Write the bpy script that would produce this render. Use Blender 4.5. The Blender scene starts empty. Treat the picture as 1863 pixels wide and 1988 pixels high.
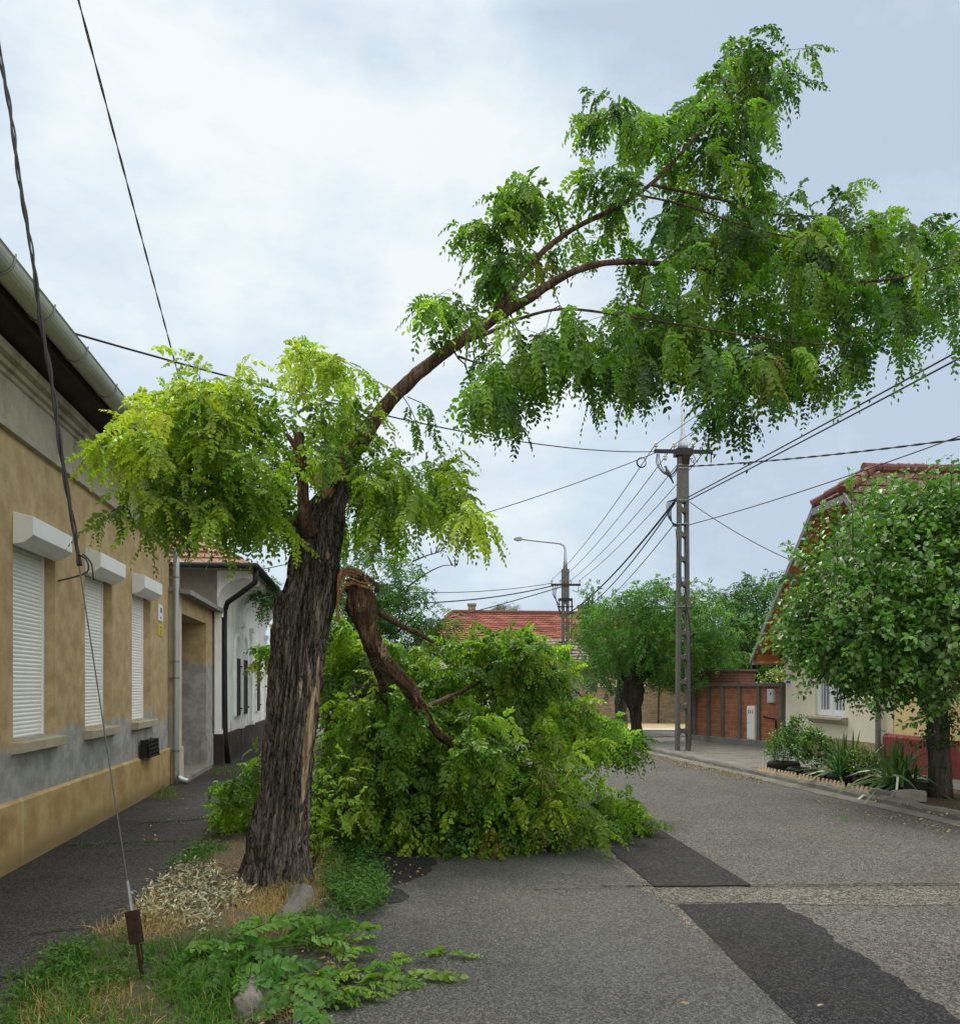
import bpy, bmesh, math, random
import numpy as np
from mathutils import Vector, Matrix, noise as mnoise

# ------------------------------------------------------------------ camera, sky, sun, exposure
S = bpy.context.scene
COL = S.collection
FPX, U0, V0, EYE = 1650.0, 931.5, 1330.0, 1.65        # focal length, principal column, horizon row (photo pixels), eye height
cam_d = bpy.data.cameras.new("camera")
cam = bpy.data.objects.new("camera", cam_d)
COL.objects.link(cam)
cam.location = (0, 0, EYE)
cam.rotation_euler = (math.radians(90), 0, 0)
cam_d.sensor_fit = 'HORIZONTAL'
cam_d.sensor_width = 36.0
cam_d.lens = FPX / 1863.0 * 36.0
cam_d.shift_y = (V0 - 994.0) / 1863.0
cam_d.clip_start = 0.05
cam_d.clip_end = 2000
S.camera = cam
S.view_settings.view_transform = 'Standard'
S.view_settings.look = 'None'
S.view_settings.gamma = 1.0
S.view_settings.use_curve_mapping = False
S.view_settings.exposure = 0.82
S.cycles.max_bounces = 8
S.cycles.transparent_max_bounces = 4

SUN_EL, SUN_AZ = 54.0, -22.0
sd = bpy.data.lights.new("sun", 'SUN')
sd.energy = 1.5
sd.angle = math.radians(24)
sd.color = (1.0, 0.95, 0.86)
sun = bpy.data.objects.new("sun", sd)
COL.objects.link(sun)
_sv = Vector((math.sin(math.radians(SUN_AZ)) * math.cos(math.radians(SUN_EL)),
              math.cos(math.radians(SUN_AZ)) * math.cos(math.radians(SUN_EL)), math.sin(math.radians(SUN_EL))))
sun.rotation_euler = _sv.to_track_quat('Z', 'Y').to_euler()
sun.location = (0, 0, 30)

def build_world():
    w = bpy.data.worlds.new("World"); S.world = w; w.use_nodes = True
    nt = w.node_tree; nt.nodes.clear(); N = nt.nodes.new; L = nt.links.new
    out = N('ShaderNodeOutputWorld')
    sky = N('ShaderNodeTexSky'); sky.sky_type = 'NISHITA'; sky.sun_disc = False
    sky.sun_elevation = math.radians(SUN_EL); sky.sun_rotation = math.radians(SUN_AZ)
    b1 = N('ShaderNodeBackground'); b1.inputs[1].default_value = 0.07; L(sky.outputs[0], b1.inputs[0])
    tc = N('ShaderNodeTexCoord')
    mp = N('ShaderNodeMapping'); mp.inputs['Scale'].default_value = (1.0, 1.0, 1.9); mp.inputs['Location'].default_value = (0.35, 0.2, 0.6)
    L(tc.outputs['Generated'], mp.inputs[0])
    n1 = N('ShaderNodeTexNoise'); n1.inputs['Scale'].default_value = 1.7; n1.inputs['Detail'].default_value = 7; n1.inputs['Roughness'].default_value = 0.52
    n1.inputs['Distortion'].default_value = 0.35
    L(mp.outputs[0], n1.inputs['Vector'])
    n2 = N('ShaderNodeTexNoise'); n2.inputs['Scale'].default_value = 5.0; n2.inputs['Detail'].default_value = 6; n2.inputs['Roughness'].default_value = 0.6
    L(mp.outputs[0], n2.inputs['Vector'])
    # thin bright place of the cloud deck in front of the sun
    dot = N('ShaderNodeVectorMath'); dot.operation = 'DOT_PRODUCT'
    dot.inputs[1].default_value = tuple(Vector((-0.21, 1.0, 0.50)).normalized())
    L(tc.outputs['Generated'], dot.inputs[0])
    lobe = N('ShaderNodeMapRange'); lobe.inputs[1].default_value = 0.925; lobe.inputs[2].default_value = 0.998
    lobe.interpolation_type = 'SMOOTHSTEP'
    L(dot.outputs['Value'], lobe.inputs[0])
    def math_(op, a, b):
        m = N('ShaderNodeMath'); m.operation = op
        for i, x in enumerate((a, b)):
            if isinstance(x, (int, float)): m.inputs[i].default_value = x
            else: L(x, m.inputs[i])
        return m.outputs[0]
    a = math_('ADD', math_('MULTIPLY', math_('SUBTRACT', n1.outputs[0], 0.5), 1.75), 0.60)
    c = math_('ADD', math_('MULTIPLY', math_('SUBTRACT', n2.outputs[0], 0.5), 1.0), 0.16)
    f = math_('ADD', a, c)
    f = math_('ADD', f, math_('MULTIPLY', lobe.outputs[0], 0.42))
    rp = N('ShaderNodeValToRGB')
    e = rp.color_ramp.elements
    e[0].position = 0.50; e[0].color = (0.305, 0.366, 0.438, 1)
    e[1].position = 1.22 if False else 1.0; e[1].color = (0.520, 0.555, 0.562, 1)
    m1 = rp.color_ramp.elements.new(0.72); m1.color = (0.378, 0.445, 0.505, 1)
    f2 = math_('MULTIPLY', f, 0.82)
    L(f2, rp.inputs[0])
    # an overcast deck is brightest overhead
    sx = N('ShaderNodeSeparateXYZ'); L(tc.outputs['Generated'], sx.inputs[0])
    el = N('ShaderNodeMapRange'); el.inputs[1].default_value = 0.62; el.inputs[2].default_value = 0.95
    el.inputs[3].default_value = 0.0; el.inputs[4].default_value = 1.0
    L(sx.outputs[2], el.inputs[0])
    bk = N('ShaderNodeMapRange'); bk.inputs[1].default_value = -0.02; bk.inputs[2].default_value = 0.55
    L(math_('ADD', math_('MULTIPLY', sx.outputs[0], 0.62), math_('MULTIPLY', sx.outputs[1], -0.78)), bk.inputs[0])  # unseen sky behind and to the right, brightened to light the left facade
    zen = N('ShaderNodeMix'); zen.data_type = 'RGBA'; L(el.outputs[0], zen.inputs[0]); L(rp.outputs[0], zen.inputs[6]); zen.inputs[7].default_value = (1.95, 1.88, 1.72, 1)
    zb = N('ShaderNodeMix'); zb.data_type = 'RGBA'; L(math_('MULTIPLY', bk.outputs[0], 0.85), zb.inputs[0]); L(zen.outputs[2], zb.inputs[6]); zb.inputs[7].default_value = (1.22, 1.20, 1.12, 1)
    b2 = N('ShaderNodeBackground'); L(zb.outputs[2], b2.inputs[0])
    mx = N('ShaderNodeMixShader'); mx.inputs[0].default_value = 0.92
    L(b1.outputs[0], mx.inputs[1]); L(b2.outputs[0], mx.inputs[2]); L(mx.outputs[0], out.inputs[0])
build_world()

# ------------------------------------------------------------------ places
def P(u, v, Y):
    return Vector(((u - U0) / FPX * Y, Y, EYE - (v - V0) / FPX * Y))
def G(u, v, z=0.0):
    Y = (EYE - z) * FPX / (v - V0)
    return Vector(((u - U0) / FPX * Y, Y, z))

# ------------------------------------------------------------------ materials
def _nodes(name):
    m = bpy.data.materials.new(name); m.use_nodes = True
    nt = m.node_tree; nt.nodes.clear()
    return m, nt, nt.nodes.new, nt.links.new
def _math(N, L, op, a, b=None, clamp=False):
    m = N('ShaderNodeMath'); m.operation = op; m.use_clamp = clamp
    for i, x in enumerate((a, b)):
        if x is None: continue
        if isinstance(x, (int, float)): m.inputs[i].default_value = x
        else: L(x, m.inputs[i])
    return m.outputs[0]
def _mix(N, L, f, a, b, mode='MIX'):
    m = N('ShaderNodeMix'); m.data_type = 'RGBA'; m.blend_type = mode
    if isinstance(f, (int, float)): m.inputs[0].default_value = f
    else: L(f, m.inputs[0])
    for i, x in ((6, a), (7, b)):
        if isinstance(x, (tuple, list)): m.inputs[i].default_value = (*x[:3], 1)
        else: L(x, m.inputs[i])
    return m.outputs[2]
def _noise(N, L, vec, scale, detail=4, rough=0.55, stretch=None, dist=0):
    if stretch:
        mp = N('ShaderNodeMapping'); mp.inputs['Scale'].default_value = stretch; L(vec, mp.inputs[0]); vec = mp.outputs[0]
    n = N('ShaderNodeTexNoise'); n.inputs['Scale'].default_value = scale; n.inputs['Detail'].default_value = detail
    n.inputs['Roughness'].default_value = rough; n.inputs['Distortion'].default_value = dist
    L(vec, n.inputs['Vector']); return n.outputs[0]
def _step(N, L, val, lo, hi):
    r = N('ShaderNodeMapRange'); r.inputs[1].default_value = lo; r.inputs[2].default_value = hi
    r.interpolation_type = 'SMOOTHSTEP'; L(val, r.inputs[0]); return r.outputs[0]
def _finish(N, L, col, rough, bump=None, bstr=0.3, bdist=0.01, metal=0.0, spec=0.3):
    p = N('ShaderNodeBsdfPrincipled'); o = N('ShaderNodeOutputMaterial')
    if isinstance(col, (tuple, list)): p.inputs['Base Color'].default_value = (*col[:3], 1)
    else: L(col, p.inputs['Base Color'])
    if isinstance(rough, (int, float)): p.inputs['Roughness'].default_value = rough
    else: L(rough, p.inputs['Roughness'])
    p.inputs['Metallic'].default_value = metal
    p.inputs['Specular IOR Level'].default_value = spec
    if bump is not None:
        b = N('ShaderNodeBump'); b.inputs['Strength'].default_value = bstr; b.inputs['Distance'].default_value = bdist
        L(bump, b.inputs['Height']); L(b.outputs[0], p.inputs['Normal'])
    L(p.outputs[0], o.inputs[0]); return p

def mat(name, col, rough=0.8, var=0.25, scale=3.0, fine=0.12, fscale=60, bump=0.25, bdist=0.006, metal=0.0, spec=0.3, stretch=None, dirt=None):
    m, nt, N, L = _nodes(name)
    tc = N('ShaderNodeTexCoord').outputs['Object']
    a = _noise(N, L, tc, scale, 5, 0.6, stretch)
    b = _noise(N, L, tc, fscale, 3, 0.6, stretch)
    k = _math(N, L, 'ADD', _math(N, L, 'MULTIPLY', _math(N, L, 'SUBTRACT', a, 0.5), var * 3.2),
              _math(N, L, 'MULTIPLY', _math(N, L, 'SUBTRACT', b, 0.5), fine * 3.2))
    k = _math(N, L, 'MAXIMUM', _math(N, L, 'ADD', k, 1.0), 0.1)
    c = _mix(N, L, 1.0, col, k, 'MULTIPLY')
    if dirt:
        d = _step(N, L, _noise(N, L, tc, dirt[1], 6, 0.65, dirt[2] if len(dirt) > 2 else None), 0.52, 0.68)
        c = _mix(N, L, _math(N, L, 'MULTIPLY', d, dirt[3] if len(dirt) > 3 else 0.7), c, dirt[0])
    _finish(N, L, c, rough, b, bump, bdist, metal, spec)
    return m

def mat_leaf(name, trans=0.48, rough=0.42, spec=0.35):
    m, nt, N, L = _nodes(name)
    at = N('ShaderNodeAttribute'); at.attribute_name = 'Col'
    p = N('ShaderNodeBsdfPrincipled'); L(at.outputs['Color'], p.inputs['Base Color'])
    p.inputs['Roughness'].default_value = rough; p.inputs['Specular IOR Level'].default_value = spec
    t = N('ShaderNodeBsdfTranslucent')
    tcol = _mix(N, L, 1.0, at.outputs['Color'], (1.35, 1.50, 0.80), 'MULTIPLY')
    L(tcol, t.inputs[0])
    mx = N('ShaderNodeMixShader'); mx.inputs[0].default_value = trans
    L(p.outputs[0], mx.inputs[1]); L(t.outputs[0], mx.inputs[2])
    o = N('ShaderNodeOutputMaterial'); L(mx.outputs[0], o.inputs[0])
    return m

def mat_bark(name, dark, light, zs=1.6, scale=14, attr=True, bstr=0.9):
    m, nt, N, L = _nodes(name)
    tc = N('ShaderNodeTexCoord').outputs['Object']
    a = _noise(N, L, tc, scale, 10, 0.70, (1, 1, 0.13), 0.9)
    b = _noise(N, L, tc, scale * 5, 5, 0.7, (1, 1, 0.22), 0.8)
    c = _noise(N, L, tc, zs, 4, 0.6)
    wn_ = N('ShaderNodeTexNoise'); wn_.inputs['Scale'].default_value = 7; wn_.inputs['Detail'].default_value = 4; L(tc, wn_.inputs['Vector'])
    wv_ = N('ShaderNodeVectorMath'); wv_.operation = 'MULTIPLY_ADD'; L(wn_.outputs['Color'], wv_.inputs[0]); wv_.inputs[1].default_value = (.11, .11, .25); L(tc, wv_.inputs[2])
    mp_ = N('ShaderNodeMapping'); mp_.inputs['Scale'].default_value = (1, 1, .085); L(wv_.outputs[0], mp_.inputs[0])
    vo_ = N('ShaderNodeTexVoronoi'); vo_.feature = 'DISTANCE_TO_EDGE'; vo_.inputs['Scale'].default_value = scale * 2.1; L(mp_.outputs[0], vo_.inputs['Vector'])
    fur = _step(N, L, vo_.outputs['Distance'], 0.0, 0.16)
    k = _math(N, L, 'ADD', _math(N, L, 'MULTIPLY', a, 0.55), _math(N, L, 'MULTIPLY', b, 0.45))
    fw_ = 0.11 if name == 'robinia_bark' else 0.0
    k = _math(N, L, 'ADD', _math(N, L, 'MULTIPLY', k, 1.0 - fw_), _math(N, L, 'MULTIPLY', fur, fw_))
    col = _mix(N, L, _step(N, L, k, 0.40, 0.68), dark, light)
    col = _mix(N, L, 1.0, col, _math(N, L, 'ADD', _math(N, L, 'MULTIPLY', c, 0.9), 0.55), 'MULTIPLY')
    if attr:
        at = N('ShaderNodeAttribute'); at.attribute_name = 'wood'
        wn = _noise(N, L, tc, 40, 4, 0.6, (1, 1, 0.05))
        wc = _mix(N, L, _step(N, L, wn, .3, .7), (0.13, 0.085, 0.05), (0.48, 0.38, 0.25))
        ed = _math(N, L, 'ADD', at.outputs['Fac'], _math(N, L, 'MULTIPLY', _math(N, L, 'SUBTRACT', a, 0.5), 2.6))
        col = _mix(N, L, _step(N, L, ed, 0.45, 0.62), col, wc)
    _finish(N, L, col, 0.9, k, bstr, 0.02, 0, 0.15)
    return m

def mat_asphalt(name, base, stone, sc, stone_amt, stain=0.3, rough=0.75, drop_amt=0.0):
    m, nt, N, L = _nodes(name)
    tc = N('ShaderNodeTexCoord').outputs['Object']
    v = N('ShaderNodeTexVoronoi'); v.inputs['Scale'].default_value = sc; L(tc, v.inputs['Vector'])
    sp = N('ShaderNodeSeparateColor'); L(v.outputs['Color'], sp.inputs[0])
    v2 = N('ShaderNodeTexVoronoi'); v2.inputs['Scale'].default_value = sc * 0.42; L(tc, v2.inputs['Vector'])
    v3 = N('ShaderNodeTexVoronoi'); v3.inputs['Scale'].default_value = sc * 1.9; L(tc, v3.inputs['Vector'])
    sp3 = N('ShaderNodeSeparateColor'); L(v3.outputs['Color'], sp3.inputs[0])
    sp2 = N('ShaderNodeSeparateColor'); L(v2.outputs['Color'], sp2.inputs[0])
    k = _math(N, L, 'ADD', _math(N, L, 'MULTIPLY', sp.outputs[0], 0.5), _math(N, L, 'ADD', _math(N, L, 'MULTIPLY', sp2.outputs[1], 0.28), _math(N, L, 'MULTIPLY', sp3.outputs[2], 0.22)))
    k = _step(N, L, k, 0.22, 0.80)
    col = _mix(N, L, _math(N, L, 'POWER', k, stone_amt), base, stone)
    big = _noise(N, L, tc, 0.55, 6, 0.6)
    mid = _noise(N, L, tc, 3.0, 5, 0.65)
    g = _math(N, L, 'ADD', _math(N, L, 'MULTIPLY', _math(N, L, 'SUBTRACT', big, 0.5), stain * 3), _math(N, L, 'MULTIPLY', _math(N, L, 'SUBTRACT', mid, 0.5), stain * 1.6))
    g = _math(N, L, 'MAXIMUM', _math(N, L, 'ADD', g, 1.0), 0.35)
    col = _mix(N, L, 1.0, col, g, 'MULTIPLY')
    brown = _step(N, L, _noise(N, L, tc, 0.9, 5, 0.6, (1, 0.5, 1)), 0.5, 0.72)
    col = _mix(N, L, _math(N, L, 'MULTIPLY', brown, 0.20), col, (0.085, 0.068, 0.05))
    r = _math(N, L, 'SUBTRACT', rough, _math(N, L, 'MULTIPLY', _step(N, L, big, 0.4, 0.65), drop_amt))
    _finish(N, L, col, r, k, 0.6, 0.008, 0, 0.18)
    return m

def mat_brick(name, c1, c2, mortar, bw=0.26, bh=0.08, msize=0.012, scale_noise=5, bump=0.6, mixdirt=0.35):
    m, nt, N, L = _nodes(name)
    tc = N('ShaderNodeTexCoord').outputs['Object']
    s = N('ShaderNodeSeparateXYZ'); L(tc, s.inputs[0])
    cb = N('ShaderNodeCombineXYZ'); L(s.outputs[0], cb.inputs[0]); L(s.outputs[2], cb.inputs[1])
    wob = N('ShaderNodeTexNoise'); wob.inputs['Scale'].default_value = 4; L(tc, wob.inputs['Vector'])
    vm = N('ShaderNodeVectorMath'); vm.operation = 'MULTIPLY_ADD'; L(wob.outputs['Color'], vm.inputs[0]); vm.inputs[1].default_value = (0.02, 0.02, 0); L(cb.outputs[0], vm.inputs[2])
    b = N('ShaderNodeTexBrick'); L(vm.outputs[0], b.inputs['Vector'])
    b.inputs['Color1'].default_value = (*c1, 1); b.inputs['Color2'].default_value = (*c2, 1); b.inputs['Mortar'].default_value = (*mortar, 1)
    b.inputs['Scale'].default_value = 1.0; b.inputs['Brick Width'].default_value = bw; b.inputs['Row Height'].default_value = bh
    b.inputs['Mortar Size'].default_value = msize; b.inputs['Mortar Smooth'].default_value = 0.3; b.inputs['Bias'].default_value = 0.0
    n = _noise(N, L, tc, scale_noise, 6, 0.65)
    n2 = _noise(N, L, tc, 70, 3)
    g = _math(N, L, 'ADD', 0.35, _math(N, L, 'ADD', _math(N, L, 'MULTIPLY', n, 0.9), _math(N, L, 'MULTIPLY', n2, 0.4)))
    col = _mix(N, L, 1.0, b.outputs['Color'], g, 'MULTIPLY')
    d = _step(N, L, _noise(N, L, tc, 1.7, 6, 0.7), 0.52, 0.66)
    col = _mix(N, L, _math(N, L, 'MULTIPLY', d, mixdirt), col, mortar)
    hgt = _math(N, L, 'ADD', _math(N, L, 'SUBTRACT', 1.0, b.outputs['Fac']), _math(N, L, 'MULTIPLY', n2, 0.4))
    _finish(N, L, col, 0.9, hgt, bump, 0.01, 0, 0.15)
    return m

def mat_old_plaster(name='ochre_plaster', ze=1.17):
    m, nt, N, L = _nodes(name)
    tc = N('ShaderNodeTexCoord').outputs['Object']
    s = N('ShaderNodeSeparateXYZ'); L(tc, s.inputs[0])
    lo = _noise(N, L, tc, 1.1, 5, 0.6); mid = _noise(N, L, tc, 4.5, 6, 0.65); fine = _noise(N, L, tc, 90, 3, 0.7)
    och = _mix(N, L, _step(N, L, mid, 0.32, 0.68), (0.365, 0.265, 0.145), (0.50, 0.39, 0.23))
    st = _step(N, L, _noise(N, L, tc, 5.0, 4, 0.6, (1.6, 1, 0.10)), 0.56, 0.74)
    och = _mix(N, L, _math(N, L, 'MULTIPLY', st, 0.5), och, (0.40, 0.35, 0.25))
    dk = _step(N, L, _noise(N, L, tc, 2.0, 6, 0.7), 0.52, 0.72)
    och = _mix(N, L, _math(N, L, 'MULTIPLY', dk, 0.5), och, (0.27, 0.185, 0.095))
    cem = _mix(N, L, _step(N, L, mid, 0.35, 0.66), (0.27, 0.27, 0.255), (0.41, 0.41, 0.395))
    edge = _math(N, L, 'ADD', s.outputs[2], _math(N, L, 'MULTIPLY', _math(N, L, 'SUBTRACT', lo, 0.5), -0.75))
    edge = _math(N, L, 'ADD', edge, _math(N, L, 'MULTIPLY', _math(N, L, 'SUBTRACT', mid, 0.5), 0.22))
    col = _mix(N, L, _step(N, L, edge, ze - 0.07, ze + 0.07), cem, och)
    col = _mix(N, L, 1.0, col, _math(N, L, 'ADD', 0.72, _math(N, L, 'MULTIPLY', fine, 0.56)), 'MULTIPLY')
    _finish(N, L, col, 0.92, fine, 0.55, 0.012, 0, 0.12)
    return m
def mat_plinth():
    m, nt, N, L = _nodes('ochre_plinth')
    tc = N('ShaderNodeTexCoord').outputs['Object']
    s = N('ShaderNodeSeparateXYZ'); L(tc, s.inputs[0])
    mid = _noise(N, L, tc, 2.6, 6, 0.65); fine = _noise(N, L, tc, 70, 3, 0.7)
    c = _mix(N, L, _step(N, L, mid, 0.3, 0.7), (0.36, 0.24, 0.105), (0.51, 0.375, 0.185))
    blot = _step(N, L, _noise(N, L, tc, 1.4, 7, 0.7), 0.5, 0.7)
    c = _mix(N, L, _math(N, L, 'MULTIPLY', blot, 0.75), c, (0.25, 0.155, 0.065))
    pal = _step(N, L, _noise(N, L, tc, 2.2, 4, 0.55, (1.9, 1, 0.03)), 0.585, 0.64)
    c = _mix(N, L, _math(N, L, 'MULTIPLY', pal, 0.8), c, (0.50, 0.44, 0.32))
    drop_amt = _step(N, L, _math(N, L, 'ADD', s.outputs[2], _math(N, L, 'MULTIPLY', mid, -0.25)), 0.12, -0.05)  # plinth tone gets darker towards the ground
    c = _mix(N, L, _math(N, L, 'MULTIPLY', drop_amt, 0.6), c, (0.17, 0.125, 0.07))
    c = _mix(N, L, 1.0, c, _math(N, L, 'ADD', 0.8, _math(N, L, 'MULTIPLY', fine, 0.4)), 'MULTIPLY')
    _finish(N, L, c, 0.9, fine, 0.3, 0.008, 0, 0.15)
    return m
def mat_tiles(name, c1, c2, w=0.2, dirt=(0.08, 0.05, 0.04), amt=0.4):
    m, nt, N, L = _nodes(name)
    tc = N('ShaderNodeTexCoord').outputs['UV']
    b = N('ShaderNodeTexBrick'); L(tc, b.inputs['Vector'])
    b.inputs['Color1'].default_value = (*c1, 1); b.inputs['Color2'].default_value = (*c2, 1); b.inputs['Mortar'].default_value = (*[x * 0.25 for x in c1], 1)
    b.inputs['Scale'].default_value = 1.0; b.inputs['Brick Width'].default_value = w; b.inputs['Row Height'].default_value = 1.0
    b.inputs['Mortar Size'].default_value = 0.012; b.offset = 0.5; b.inputs['Bias'].default_value = 0.0
    ob = N('ShaderNodeTexCoord').outputs['Object']
    n = _noise(N, L, ob, 1.2, 6, 0.7); n2 = _noise(N, L, ob, 30, 3)
    c = _mix(N, L, _math(N, L, 'MULTIPLY', _step(N, L, n, 0.45, 0.7), amt), b.outputs['Color'], dirt)
    c = _mix(N, L, 1.0, c, _math(N, L, 'ADD', 0.7, _math(N, L, 'MULTIPLY', n2, 0.6)), 'MULTIPLY')
    _finish(N, L, c, 0.85, n2, 0.3, 0.01, 0, 0.2)
    return m
def mat_attr(name, rough=0.85, spec=0.2):
    m, nt, N, L = _nodes(name)
    at = N('ShaderNodeAttribute'); at.attribute_name = 'Col'
    _finish(N, L, at.outputs['Color'], rough, None, spec=spec)
    return m

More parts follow.
